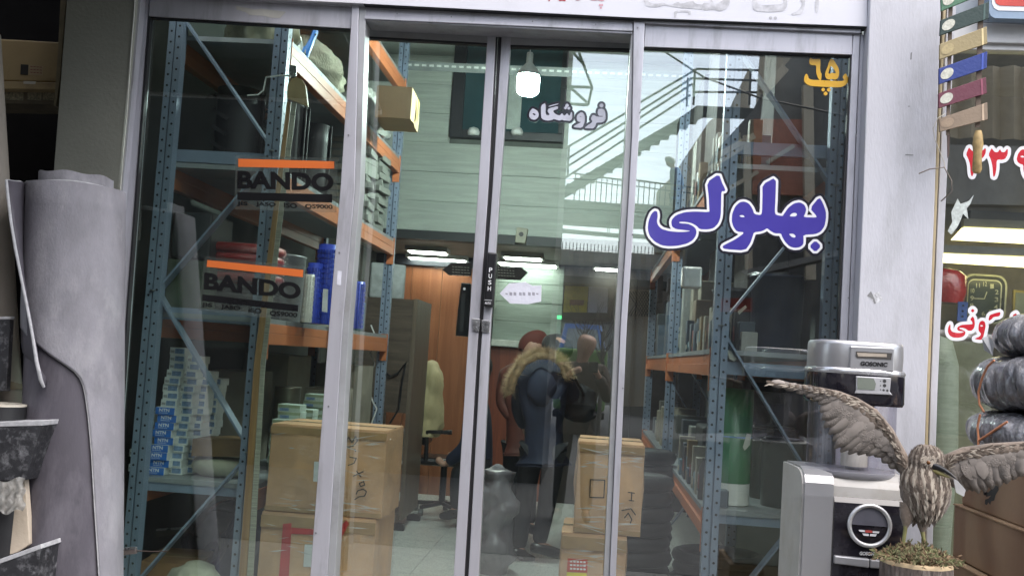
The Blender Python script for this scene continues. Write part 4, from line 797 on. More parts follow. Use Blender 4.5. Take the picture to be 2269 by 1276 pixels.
for k, (x, y, z, r) in enumerate(((.80, 1.7, .0, .24), (.80, 1.7, .14, .24), (.80, 1.7, .28, .23), (.36, .72, .0, 0))):
    if r: coil('tyre_coil', ['lowest black hose coil on the floor under the right rack', 'middle black hose coil of the pile under the right rack', 'top black hose coil of the pile under the right rack'][k], 'coil', (x, y, z), r, .035, 2, BLKR, 'black coils under the right rack')
for k, (x, y, r, n) in enumerate(((.30, 1.55, .17, 5), (.33, 2.3, .2, 6))):
    coil('hose_coil', ['black hose coil pile on the floor behind the right carton stack', 'black hose coil pile farther in on the aisle floor'][k], 'hose coil', (x, y, 0), r, .045, n + 5, BLKR, 'tall coils on the aisle floor')
solo('stock_bin', MB().box(.62, .98, 1.2, 1.6, .826, 1.15), DARKG, 'dark stock bin on the low shelf of the right rack', 'bin', bevel=.015)
rnd = random.Random(3)
PAL = [(.10, .10, .09), (.22, .2, .15), (.06, .07, .08), (.3, .3, .28), (.09, .12, .16), (.16, .12, .08), (.25, .26, .24)]
pb = None
for lvl, ztop in ((zr, .5), (.826, .35), (2.424, .5)):
    y = 1.9
    while y < 5.7:
        x = rnd.uniform(.58, .72); hh = rnd.uniform(.12, ztop); w = rnd.uniform(.14, .28); d = rnd.uniform(.12, .22); ci = rnd.randrange(len(PAL))
        if pb is None: pass
        o = solo('stock_box', MB().box(x, x + w, y, y + d, lvl, lvl + hh), M('stock_%d' % ci, PAL[ci], .55, var=.2), ['charcoal', 'tan', 'slate', 'pale grey', 'steel blue', 'brown', 'light grey'][ci] + ' stock box on the ' + {zr: 'middle', .826: 'low', 2.424: 'top'}[lvl] + ' shelf of the right rack', 'box', 'stock boxes along the right rack', .006); pb = o
        y += d + rnd.uniform(.02, .12)
SM = [M('small_%d' % i, c, .5, var=.25) for i, c in enumerate(((.30, .28, .22), (.06, .08, .10), (.20, .05, .04), (.12, .20, .24), (.4, .4, .36), (.05, .05, .05), (.22, .16, .08)))]
KN = ['cream', 'slate', 'dark red', 'teal', 'white', 'black', 'tan']
for lvl, nm in ((zr, 'middle'), (.826, 'low'), (2.424, 'top')):
    for row in range(2):
        y = .42 + row * .03
        while y < 1.95:
            k = rnd.randrange(7); x = .552 + row * .13 + rnd.uniform(0, .02); w = rnd.uniform(.06, .12); hh = rnd.uniform(.05, .24); d = rnd.uniform(.05, .11)
            if not (lvl == .826 and y < .95 and row):
                t = thing('stock_item', KN[k] + ' small item at the aisle edge of the ' + nm + ' shelf of the right rack', 'stock item', (x, y, lvl), 'small stock along the right rack')
                if rnd.random() < .35: part('item_body', MB().lathe((x + w / 2, y + d / 2, lvl), [(d / 2, 0), (d / 2, hh * .8), (d * .35, hh * .9), (d * .35, hh)], 14), SM[k], t)
                else: part('item_body', MB().box(x, x + w, y, y + d, lvl, lvl + hh), SM[k], t, .004)
                part('item_label', MB().box(x - .0012, x, y + d * .2, y + d * .8, lvl + hh * .25, lvl + hh * .6), SM[(k + 4) % 7], t)
            y += d + rnd.uniform(.01, .05)
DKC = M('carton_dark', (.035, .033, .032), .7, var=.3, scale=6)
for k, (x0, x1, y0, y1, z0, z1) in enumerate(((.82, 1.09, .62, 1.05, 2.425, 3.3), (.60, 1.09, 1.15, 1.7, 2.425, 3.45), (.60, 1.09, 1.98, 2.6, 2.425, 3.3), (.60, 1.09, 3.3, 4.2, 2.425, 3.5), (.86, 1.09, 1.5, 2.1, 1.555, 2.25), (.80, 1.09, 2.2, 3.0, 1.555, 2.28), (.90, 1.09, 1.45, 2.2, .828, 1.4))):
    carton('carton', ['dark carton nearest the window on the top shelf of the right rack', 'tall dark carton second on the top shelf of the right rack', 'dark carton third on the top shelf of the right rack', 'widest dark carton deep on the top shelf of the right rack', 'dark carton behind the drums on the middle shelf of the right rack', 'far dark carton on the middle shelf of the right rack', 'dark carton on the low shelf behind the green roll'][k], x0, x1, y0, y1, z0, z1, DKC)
solo('silver_tin', MB().pbox(1512, 590, 1556, 638, .28, .08), M('tin_silver', (.55, .56, .55), .3, .8), 'brushed silver box fixed to the left post of the right rack', 'tin', bevel=.01)
for q, lab in (([(1634, 690), (1652, 676), (1655, 681), (1638, 697)], 'upper'), ([(1612, 776), (1620, 778), (1632, 795), (1626, 800), (1616, 794)], 'lower')):
    solo('brace_label', MB().pq(q, .355, .002), M('label_cream', (.5, .5, .42), .6), lab + ' cream label stuck on a brace of the right rack', 'label')
solo('brace_label', MB().pq([(349, 620), (355, 615), (362, 622), (352, 638), (346, 634)], .355, .002), M('label_cream', (.5, .5, .42), .6), 'cream label stuck on a brace of the left rack', 'label')
# ================================================================== people inside
def skin(name, V_, E_, Rd, mat, parent, sub=2, root=0, twist=None):
    me = bpy.data.meshes.new(name); me.from_pydata([tuple(v) for v in V_], E_, []); o = link(name, me, mat, parent)
    s = o.modifiers.new('skin', 'SKIN'); s.use_smooth_shade = True
    for i, r_ in enumerate(Rd):
        d = me.skin_vertices[0].data[i]; d.radius = r_ if isinstance(r_, tuple) else (r_, r_); d.use_root = i == root
    b = o.modifiers.new('subdivision', 'SUBSURF'); b.levels = sub; b.render_levels = sub; return o
SKIN = M('skin_tone', (.42, .24, .17), .5, var=.06); HAIR = M('hair_dark', (.012, .010, .010), .5, bump=.8, bscale=120, stretch=(1, 1, .2))
NAVY = M('navy_fabric', (.012, .018, .042), .75, var=.25, scale=10, bump=.5, bscale=18); BLKF = M('black_fabric', (.012, .013, .016), .8, var=.2, bump=.4, bscale=22)
BRN = M('brown_fabric', (.035, .022, .016), .8, var=.2, bump=.4, bscale=22); ORJ = M('rust_fabric', (.10, .026, .016), .7, var=.2, bump=.5, bscale=16); BLUF = M('blue_fabric', (.03, .09, .26), .8, var=.2)
def figure(name, lab, j, cols, group=None, scale=1.0, shoes=BLACK):
    """j: named joints in world space; body, jacket, trousers and shoes each one continuous skin"""
    g = lambda k: Vector(j[k]); s = scale
    t = thing(name, lab, 'person', ((g('ankleL').x + g('ankleR').x) / 2, (g('ankleL').y + g('ankleR').y) / 2, min(g('ankleL').z, g('ankleR').z) - .08 * s), group)
    hd = g('head'); nk = g('neck'); up = (hd - nk).normalized()
    body = ['pelvis', 'chest', 'neck', 'shL', 'elL', 'wrL', 'haL', 'shR', 'elR', 'wrR', 'haR', 'hipL', 'knL', 'ankleL', 'toeL', 'hipR', 'knR', 'ankleR', 'toeR']
    VV = [g(k) for k in body]; ix = {k: i for i, k in enumerate(body)}
    VV += [nk.lerp(hd, .45), hd - up * .02 * s, hd + up * .07 * s, hd + up * .115 * s]; n = len(body)
    E = [('pelvis', 'chest'), ('chest', 'neck'), ('chest', 'shL'), ('shL', 'elL'), ('elL', 'wrL'), ('wrL', 'haL'), ('chest', 'shR'), ('shR', 'elR'), ('elR', 'wrR'), ('wrR', 'haR'), ('pelvis', 'hipL'), ('hipL', 'knL'), ('knL', 'ankleL'), ('ankleL', 'toeL'), ('pelvis', 'hipR'), ('hipR', 'knR'), ('knR', 'ankleR'), ('ankleR', 'toeR')]
    E = [(ix[a], ix[b]) for a, b in E] + [(ix['neck'], n), (n, n + 1), (n + 1, n + 2), (n + 2, n + 3)]
    rad = dict(pelvis=.10, chest=.11, neck=.055, shL=.05, elL=.038, wrL=.027, haL=.036, shR=.05, elR=.038, wrR=.027, haR=.036, hipL=.075, knL=.05, ankleL=.035, toeL=.028, hipR=.075, knR=.05, ankleR=.035, toeR=.028)
    skin('body', VV, E, [rad[k] * s for k in body] + [.062 * s, (.090 * s, .098 * s), (.100 * s, .108 * s), .062 * s], SKIN, t)
    fd = (g('face') - hd).normalized() if 'face' in j else Vector((0, 1, 0))
    sd = fd.cross(up).normalized()
    part('nose', MB().lathe(hd + fd * .088 * s, [(.001, .03 * s), (.014 * s, -.005 * s), (.012 * s, -.015 * s), (.001, -.02 * s)], 8), SKIN, t)
    mb = MB()
    for e in (-1, 1): mb.lathe(hd + fd * .075 * s + sd * e * .032 * s + up * .03 * s, [(.001, -.009 * s), (.011 * s, 0), (.001, .009 * s)], 8)
    part('eyes', mb, BLACK, t)
    J = ['pelvis', 'waist', 'chest', 'coll', 'shL', 'elL', 'cuL', 'shR', 'elR', 'cuR']
    jj = dict(j); jj['waist'] = g('pelvis').lerp(g('chest'), .4); jj['coll'] = g('chest').lerp(nk, 1.05); jj['cuL'] = g('elL').lerp(g('wrL'), .92); jj['cuR'] = g('elR').lerp(g('wrR'), .92)
    hem = g('pelvis') + (g('pelvis') - g('chest')).normalized() * .13 * s
    VJ = [Vector(jj[k]) for k in J] + [hem]
    jr = [(.17 * s, .13 * s), (.165 * s, .13 * s), (.18 * s, .135 * s), .088 * s, .085 * s, .068 * s, .052 * s, .085 * s, .068 * s, .052 * s, (.175 * s, .135 * s)]
    skin('jacket', VJ, [(10, 0), (0, 1), (1, 2), (2, 3), (2, 4), (4, 5), (5, 6), (2, 7), (7, 8), (8, 9)], jr, cols[0], t, 2)
    skin('trousers', [g('pelvis'), g('hipL'), g('knL'), g('ankleL').lerp(g('knL'), -.03), g('hipR'), g('knR'), g('ankleR').lerp(g('knR'), -.03)], [(0, 1), (1, 2), (2, 3), (0, 4), (4, 5), (5, 6)], [.125 * s, .098 * s, .072 * s, .058 * s, .098 * s, .072 * s, .058 * s], cols[1], t, 2)
    for q in 'LR':
        a, b = g('ankle' + q), g('toe' + q); d = (b - a); d.z = 0; d.normalize(); hl = a - d * .07 * s
        zf = min(a.z, b.z)
        skin('shoe', [hl + Vector((0, 0, -.03 * s)), a + Vector((0, 0, -.02 * s)), b + Vector((0, 0, -.01 * s)), b + d * .07 * s + Vector((0, 0, -.014 * s))], [(0, 1), (1, 2), (2, 3)], [.04 * s, .048 * s, .042 * s, .03 * s], shoes, t, 2)
    if 'hat' not in j:
        hr = MB()
        base_ = hd + up * .060 * s - fd * .014 * s
        rings = []
        for i in range(8):
            f = i / 7; a = f * math.pi * .70; rr = .116 * s * math.sin(a + .001)
            rings.append([base_ + up * (.132 * s * math.cos(a)) + (sd * math.cos(b) + fd * math.sin(b)) * rr * (1.06 if math.sin(b) < .3 else max(.7, 1 - f * .3)) for b in [2 * math.pi * k / 18 for k in range(18)]])
        hr.loft(rings, True, False); part('hair', hr, cols[2], t)
    return t
# person in a navy parka with a fur hood, seen from behind
YP = 3.1; q = lambda x, y, dy=0: P(x, y, YP + dy)
fp = figure('person', 'person seen from behind in a navy parka with a fur trimmed hood', dict(pelvis=q(1205, 985), chest=q(1205, 860, .02), neck=q(1215, 800, .1), head=q(1228, 780, .17), face=q(1240, 786, 1.0), shL=q(1158, 838), elL=q(1150, 905, .1), wrL=q(1165, 950, .25), haL=q(1170, 962, .3), shR=q(1252, 838), elR=q(1272, 890, .16), wrR=q(1268, 870, .4), haR=q(1268, 860, .46), hipL=q(1178, 1005), knL=q(1160, 1120, .03), ankleL=q(1150, 1215, -.02), toeL=q(1168, 1235, .02), hipR=q(1228, 1005), knR=q(1212, 1115, .06), ankleR=q(1194, 1205, -.02), toeR=q(1232, 1222, 0)), (NAVY, BLKF, HAIR))
FUR = M('fur_trim', (.50, .37, .22), .9, var=.35, scale=30)
hood = [q(1130, 868, -.10), q(1140, 835, -.13), q(1160, 803, -.15), q(1190, 787, -.14), q(1222, 788, -.13), q(1246, 806, -.12), q(1256, 835, -.10)]
hp = [pl(hood, i / 60) for i in range(61)]
skin('hood', [q(1172, 835, -.06), q(1200, 850, -.11), q(1228, 838, -.06), q(1200, 905, -.09)], [(0, 1), (1, 2), (1, 3)], [.10, .12, .10, .05], NAVY, fp, 2)
mb = MB(); mb.tube(hp, .028, 8)
for i in range(5200):
    t = random.random(); p = pl(hood, t); a = random.uniform(0, 6.28); out = (p - q(1200, 850, -.1)); out.y = 0; out.normalize()
    d = (out * random.uniform(.3, 1.2) + Vector((math.cos(a) * .7, -random.random() * .6, math.sin(a) * .6))).normalized(); l = random.uniform(.035, .075); w = d.orthogonal().normalized() * .0017
    b0 = p + Vector((random.uniform(-.02, .02), random.uniform(-.02, .02), random.uniform(-.02, .02))); mb.add([b0 - w, b0 + w, b0 + d * l], [(0, 1, 2)])
part('hood_fur', mb, FUR, fp)
# things the person holds at the right: a black bag
zc_ = P(1288, 890, YP + .15); solo('black_bag', lumpy((zc_.x, zc_.y, zc_.z - .15), [(.05, 0), (.10, .03), (.11, .12), (.09, .22), (.04, .27), (.01, .28)], 1, .7, .3, 9, 9), BLKF, 'black shoulder bag at the right side of the parka', 'bag')
part('bag_strap', MB().tube([P(1262, 815, YP - .06), P(1280, 850, YP), P(1296, 880, YP + .1)], .012, 6), BLACK, bpy.data.objects['black_bag'])
# person in a rust jacket beyond
YO = 4.1; q = lambda x, y, dy=0: P(x, y, YO + dy)
figure('person', 'person in a rust red jacket half hidden behind the navy parka', dict(pelvis=q(1154, 965), chest=q(1154, 855), neck=q(1166, 800), head=q(1178, 778), face=q(1206, 782, -.1), shL=q(1118, 836), elL=q(1114, 895), wrL=q(1138, 930, -.1), haL=q(1146, 938, -.12), shR=q(1192, 836), elR=q(1198, 895), wrR=q(1202, 940, -.1), haR=q(1204, 950, -.12), hipL=q(1136, 985), knL=q(1134, 1075), ankleL=q(1132, 1162), toeL=q(1146, 1172, -.1), hipR=q(1172, 985), knR=q(1172, 1075), ankleR=q(1172, 1162), toeR=q(1186, 1172, -.1)), (ORJ, BLKF, M('rust_hood', (.13, .03, .02), .8)))
# seated person behind the door stile
YS = 4.35; q = lambda x, y, dy=0: P(x, y, YS + dy)
figure('person', 'seated person in dark clothes with a bare hand showing beside the door stile', dict(pelvis=q(1060, 1040), chest=q(1062, 920), neck=q(1060, 865), head=q(1058, 832), face=q(1030, 838), shL=q(1050, 900, -.16), elL=q(1035, 990, -.2), wrL=q(985, 1030, -.16), haL=q(966, 1014, -.16), shR=q(1060, 900, .2), elR=q(1040, 990, .25), wrR=q(1005, 1010, .2), haR=q(990, 1006, .2), hipL=q(1055, 1045, -.09), knL=q(1012, 1040, -.12), ankleL=q(1012, 1128, -.12), toeL=q(990, 1140, -.12), hipR=q(1055, 1045, .1), knR=q(1010, 1042, .12), ankleR=q(1018, 1128, .12), toeR=q(998, 1138, .12)), (NAVY, BLKF, HAIR))
solo('stool', MB().lathe((P(1060, 1080, YS).x, YS, 0), [(.17, 0), (.17, .02), (.03, .03), (.03, P(1060, 1068, YS).z - .03), (.19, P(1060, 1068, YS).z - .02), (.19, P(1060, 1060, YS).z)], 18), BLACK, 'black round stool under the seated person', 'stool')
solo('grey_sack', lumpy((P(1104, 1050, 2.6).x, 2.6, 0), [(.12, 0), (.17, .12), (.16, .3), (.17, .45), (.13, .6), (.12, .68), (.03, .72)], .75, .9, .45, 8, 3), M('grey_plastic', (.16, .155, .17), .35, bump=.6, bscale=20, coat=.3), 'crumpled grey plastic sack standing inside the right door by the stile', 'sack')
# ================================================================== outside, right: pillar and neighbour
pil = thing('wall_pillar', 'white painted pillar right of the right window, smudged and scuffed', 'pillar', (1.32, 0, 0))
part('plaster', MB().pq([(1932, -80), (2092, -80), (2086, 0), (2070, 480), (2054, 860), (2034, 1420), (1874, 1420), (1899, 760), (1911, 480), (1928, 0)], -.09, .12), WALLW, pil, .004)
part('corner_strip', MB().pq([(2095, -80), (2101, -80), (2079, 400), (2060, 860), (2044, 1420), (2037, 1420), (2053, 860), (2072, 400)], -.085, .03), M('beige_conduit', (.42, .34, .20), .6, dirt=(.25, .2, .12)), pil, .003)
part('edge_trim', MB().pq([(2103, -80), (2124, -80), (2098, 400), (2078, 860), (2060, 1420), (2046, 1420), (2062, 860), (2081, 400)], -.06, .08), WALLW, pil, .003)
part('sticker_remnant', MB().pq([(1921, 655), (1948, 646), (1957, 666), (1940, 673)], -.0905, .001), M('remnant', (.50, .50, .51), .5, var=.5, scale=90), pil)
mb = MB()
for q in ([(1930, 645), (1938, 662), (1941, 672), (1937, 673), (1934, 663), (1921, 655)], [(2018, 118), (2021, 116), (2020, 132), (2017, 133)], [(2006, 342), (2024, 343), (2024, 345), (2006, 344)], [(2012, 235), (2016, 235), (2016, 237), (2012, 237)]): mb.pq(q, -.0908, .0008)
part('scuff', mb, M('scuff_grey', (.2, .2, .2), .8), pil)
nw = thing('neighbour_window', 'glazed front of the neighbouring shop with white frame on the right', 'shopfront', (2.2, 0, 0))
WF = M('white_frame', (.58, .58, .58), .4, var=.05, dirt=(.3, .29, .27), dirt_amt=.4)
part('top_frame', MB().pq([(2104, 47), (2420, 62), (2420, 102), (2102, 92)], -.02, .08), WF, nw, .004)
part('top_frame', MB().pq([(2102, 93), (2420, 103), (2420, 116), (2101, 109)], .0, .06), WF, nw, .002)
part('glass_pane', MB().pq([(2098, 108), (2420, 114), (2400, 1420), (2056, 1420)], .03, .006), glass('neighbour_glass', (.92, .95, .92), .14, .006), nw)
part('lintel_panel', MB().pq([(2100, -120), (2420, -110), (2420, 60), (2104, 46)], .0, .1), M('lintel_grey', (.30, .34, .38), .5), nw)
ns = thing('neighbour_sign', 'corner of a red sign with white and blue border above the neighbouring window', 'sign', P(2240, 20, -.1))
part('sign_board', MB().pq([(2192, -60), (2420, -60), (2420, 46), (2205, 41), (2196, 36), (2192, 28)], -.10, .05), M('sign_blue', (.22, .30, .40), .5), ns)
part('white_band', MB().pq([(2197, -60), (2420, -60), (2420, 29), (2212, 24), (2202, 18), (2198, 8)], -.102, .002), VWHITE, ns)
part('red_field', MB().pq([(2204, -60), (2420, -60), (2420, 19), (2216, 13), (2207, 8), (2204, -2)], -.104, .002), M('sign_red', (.55, .05, .035), .45), ns)
nt_ = thing('phone_lettering', 'red white-outlined digits stuck high on the neighbouring window', 'lettering', P(2200, 355, .03))
N0 = (2120, 300); NS = 149 / 1584
lettering('digits', [[(290, 280), (340, 350), (400, 385), (560, 385), (620, 350), (665, 300), (690, 330), (680, 430), (620, 530), (570, 560), (430, 560), (420, 650), (410, 830), (380, 960), (345, 965), (325, 900), (310, 680), (270, 550), (215, 450)],
    [(820, 300), (850, 345), (900, 400), (970, 400), (1020, 320), (1050, 395), (1130, 400), (1185, 320), (1205, 340), (1200, 460), (1140, 560), (1050, 585), (1000, 570), (940, 590), (935, 780), (910, 930), (880, 985), (855, 970), (840, 720), (800, 560), (745, 460)],
    [(1600, 330), (1520, 340), (1440, 440), (1410, 560), (1430, 630), (1500, 680), (1570, 695), (1570, 850), (1640, 1000), (1700, 1000), (1720, 800), (1720, 450), (1680, 360)]], [[(1490, 495), (1560, 480), (1600, 520), (1530, 525)]],
    [(None, 0, 'letter_fill', VRED), (0, 7, 'letter_outline', VWHITE)], .027, nt_, .8, N0, NS)
n2 = thing('word_lettering', 'red white-outlined word low on the neighbouring window beside the wrapped coils', 'lettering', P(2180, 720, .03))
N1 = (2080, 660); NS1 = 189 / 2010
lettering('word', [[(800, 430), (835, 480), (855, 600), (840, 700), (780, 770), (700, 775), (640, 730), (560, 700), (480, 705), (500, 730), (590, 765), (635, 800), (620, 870), (560, 920), (450, 940), (330, 930), (250, 880), (215, 800), (220, 700), (265, 610), (280, 650), (275, 730), (310, 790), (400, 820), (520, 825), (600, 800), (560, 785), (460, 775), (430, 730), (450, 680), (530, 635), (640, 625), (800, 620), (790, 560), (740, 510)],
    diamond(800, 300, 48), [(1030, 530), (1085, 560), (1110, 650), (1080, 800), (1040, 960), (990, 990), (860, 970), (850, 955), (960, 910), (1000, 850), (960, 795), (935, 760), (940, 640), (970, 560)],
    [(1460, 325), (1440, 430), (1290, 450), (1250, 500), (1190, 540), (1170, 510), (1200, 400), (1320, 360)], [(1840, 350), (1835, 500), (1835, 700), (1740, 700), (1740, 500), (1745, 400)]], [[(970, 652), (1010, 635), (1055, 655), (1010, 677)]],
    [(None, 0, 'letter_fill', VRED), (0, 7, 'letter_outline', VWHITE)], .027, n2, .8, N1, NS1)
solo('torn_sticker', MB().pq([(2108, 470), (2122, 440), (2128, 452), (2146, 446), (2158, 432), (2150, 452), (2142, 462), (2146, 486), (2134, 474), (2128, 490), (2120, 505), (2108, 520), (2100, 512), (2110, 492)], .028, .001), M('torn_white', (.50, .55, .52), .6, var=.3, scale=60), 'torn star-shaped remains of a pale sticker on the neighbouring window', 'sticker')
# neighbour's interior
NW_ = M('neighbour_wall', (.30, .27, .22), .7, var=.2)
struct('neighbour_room', MB().box(1.345, 4.2, 2.2, 2.3, 0, 3.4).box(4.0, 4.2, .1, 2.198, 0, 3.398).box(1.345, 3.998, .1, 2.198, 3.3, 3.4), NW_)
struct('neighbour_floor', MB().box(1.345, 3.998, -.02, 2.198, -.1, .003), M('neighbour_tile', (.25, .25, .24), .5))
YLIT = M('tube_yellow', (1, 1, 1), .5, emit=2.0, ecol=(1, .84, .38), var=0, rvar=0)
for q, yy, lab in ((([(2136, 504), (2420, 516), (2420, 546), (2112, 530)]), 1.55, 'upper warm yellow strip light in the neighbouring shop'), (([(2088, 562), (2420, 576), (2420, 600), (2087, 580)]), 1.35, 'lower warm yellow strip light in the neighbouring shop')):
    t = solo('strip_light', MB().pq(q, yy, .04), YLIT, lab, 'light', 'strip lights in the neighbouring shop')
    part('light_rail', MB().pq([(q[0][0], q[0][1] - 20), (q[1][0], q[1][1] - 20), (q[1][0], q[1][1] - 2), (q[0][0], q[0][1] - 2)], yy + .005, .05), M('rail_grey', (.22, .22, .19), .5), t)
ck = thing('wall_clock', 'rounded square wall clock with pale rims in the neighbouring shop', 'clock', P(2180, 660, 1.9))
def rrect(cx, cy_, w, h, r, n=6, sl=.058):
    o = []
    for k, (sx, sy) in enumerate(((1, -1), (1, 1), (-1, 1), (-1, -1))):
        for i in range(n + 1):
            a = math.pi / 2 * (k - 1 + i / n); x = sx * (w / 2 - r) + r * math.cos(a); y = sy * (h / 2 - r) + r * math.sin(a); o.append((cx + x - y * .06, cy_ + y + x * sl))
    return o
CKG = M('clock_rim', (.55, .56, .42), .3, .3)
for w, h, r, yy, m_, pn in ((98, 108, 24, 1.90, CKG, 'outer_rim'), (90, 100, 21, 1.894, M('clock_black', (.02, .025, .025), .3), 'case'), (76, 86, 15, 1.888, CKG, 'inner_rim'), (70, 80, 12, 1.882, M('clock_face', (.07, .09, .085), .15), 'dial')):
    part(pn, MB().pq(rrect(2181, 662, w, h, r), yy, .005), m_, ck)
mb = MB()
for i in range(1, 13):
    a = R(30 * i); kx = 27 * math.sin(a) * (1.15 if i % 3 else 1); ky = -33 * math.cos(a); cx, cyy = 2181 + kx - ky * .06, 662 + ky + kx * .058
    ptext(mb, str(i), [(cx - 4, cyy - 5), (cx + 4, cyy - 5), (cx + 4, cyy + 5), (cx - 4, cyy + 5)], 1.8815, .01)
mb.pq([(2158, 660), (2181, 661), (2181, 663), (2158, 662)], 1.881, .0004).pq([(2186, 646), (2188, 647), (2182, 663), (2180, 662)], 1.881, .0004)
part('numerals', mb, CKG, ck)
solo('red_lamp', MB().loft([[(P(2088, 630, .9).x + .12 * q * math.cos(a), .9 + .1 * q * math.sin(a), P(2088, 632, .9).z + z) for a in [2 * math.pi * k / 18 for k in range(18)]] for z, q in ((-.09, .85), (-.03, 1), (.05, .95), (.075, .7), (.085, .3))]), M('red_film', (.35, .02, .015), .2, coat=.6, bump=.5), 'film-wrapped red roll at the edge of the neighbouring window', 'roll')
bs = thing('perforated_strip', 'blue perforated strip hanging below the clock', 'strip', P(2132, 690, .7))
part('strip_body', MB().pq([(2123, 668), (2145, 669), (2142, 712), (2121, 711)], .7, .006), M('strip_blue', (.05, .10, .32), .5), bs)
mb = MB()
for yy in (677, 689, 701): mb.disc(P(2133.5 - (yy - 689) * .06, yy, .6985), .0055)
part('strip_holes', mb, HOLE, bs)
solo('picture_frame', MB().pq([(2246, 642), (2420, 655), (2420, 760), (2242, 745)], 1.9, .02), M('frame_gold', (.40, .33, .10), .35, .4), 'gold picture frame at the right edge of the neighbouring shop', 'picture')
part('picture_mat', MB().pq([(2251, 648), (2420, 660), (2420, 755), (2247, 740)], 1.897, .003), M('picture_grey', (.22, .25, .2), .4), bpy.data.objects['picture_frame'])
solo('leaning_board', MB().pq([(2112, 755), (2200, 758), (2190, 1300), (2095, 1290)], .35, .02), M('board_olive', (.20, .20, .14), .6), 'dull olive board leaning inside the neighbouring window', 'board')
solo('hose_roll', MB().lathe((P(2085, 800, .3).x, .35, 0), [(.08, .6), (.1, 1.2), (.09, 1.55), (.06, 1.66), (.001, 1.68)], 18), M('roll_pale', (.30, .33, .27), .5, stretch=(1, 1, 20)), 'tall pale roll standing at the left edge of the neighbouring window', 'roll')
solo('shelf_box', MB().pbox(2150, 470, 2330, 500, 1.7, .3), M('shelf_navy', (.03, .035, .05), .5), 'dark navy shelf box above the strip lights next door', 'box')
# hanging sample boards
SBC = [('green', (.06, .16, .09), [(2085, -15), (2192, -56), (2191, -18), (2086, 25)]), ('dark green', (.012, .035, .03), [(2085, 45), (2192, 4), (2191, 41), (2083, 79)]), ('tan', (.30, .24, .12), [(2083, 98), (2187, 59), (2188, 97), (2082, 132)]), ('royal blue', (.010, .032, .19), [(2081, 152), (2188, 114), (2187, 151), (2081, 187)]), ('burgundy', (.12, .022, .042), [(2080, 207), (2185, 171), (2187, 207), (2080, 240)]), ('taupe', (.23, .17, .115), [(2081, 263), (2188, 227), (2189, 265), (2083, 292)])]
st_ = thing('hanging_strap', 'pair of brown straps carrying the coloured sample boards', 'strap', P(2130, 100, -.245))
part('strap', MB().pq([(2104, -60), (2113, -60), (2104, 300), (2097, 300)], -.252, .006), M('strap_brown', (.16, .12, .09), .8), st_)
part('strap', MB().pq([(2170, -60), (2182, -60), (2172, 282), (2161, 282)], -.252, .006), MATS['strap_brown'], st_)
part('strap_tail', MB().pq([(2099, 296), (2105, 296), (2103, 345), (2100, 350)], -.252, .006), M('strap_dark', (.09, .06, .05), .8), st_)
for nm, c, q in SBC:
    t = thing('sample_board', nm + ' sample board in the hanging column beside the pillar', 'sample board', P(*q[0], -.27), 'hanging colour sample boards')
    m_ = M('board_' + nm, c, .55, var=.06, scale=12, bump=.15, bscale=90)
    part('board', MB().pq(q, -.27, .014), m_, t, .0015)
    u = lambda a, b: tuple(Vector(q[0]).lerp(Vector(q[1]), a).lerp(Vector(q[3]).lerp(Vector(q[2]), a), b))
    part('edge_strip', MB().pq([u(.885, .01), u(.925, .01), u(.925, .99), u(.885, .99)], -.2712, .001), M('strip_' + nm, tuple(min(1, v * 2.1 + .03) for v in c), .4), t)
    lab_ = [u(.165 + .135 * math.cos(a), .50 + .33 * math.sin(a)) for a in [2 * math.pi * k / 20 for k in range(20)]]
    part('oval_label', MB().pq(lab_, -.2714, .001), M('oval_cream', (.50, .50, .42), .5, var=.25, scale=120) if nm not in ('tan', 'taupe') else M('oval_' + nm, tuple(v * 1.25 for v in c), .4, var=.2, scale=120), t)
solo('wooden_toggle', MB().lathe((P(2166, 340, -.26).x, -.26, 0), [(.012, P(2166, 384, -.26).z), (.019, P(2166, 376, -.26).z), (.016, P(2166, 340, -.26).z), (.021, P(2166, 320, -.26).z), (.017, P(2166, 300, -.26).z), (.012, P(2166, 290, -.26).z)], 12), M('toggle_wood', (.36, .25, .10), .6, var=.3, scale=40), 'small turned wooden toggle hanging under the sample boards', 'toggle')
solo('twig', MB().tube([P(2036, 385, -.2), P(2060, 375, -.22), P(2092, 371, -.24), P(2100, 385, -.24), P(2108, 400, -.24), P(2109, 425, -.23), P(2085, 446, -.2)], .0028, 5), M('twig_grey', (.20, .17, .14), .8), 'thin grey twig caught beside the beige strip on the pillar', 'twig')
solo('string', MB().tube([P(2096, 252, -.275), P(2078, 262, -.275), P(2068, 285, -.26), P(2072, 310, -.25), P(2082, 335, -.25), P(2092, 360, -.24), P(2094, 372, -.24)], .0018, 5), M('string_pale', (.45, .42, .36), .8), 'pale string trailing from the taupe sample board', 'string')
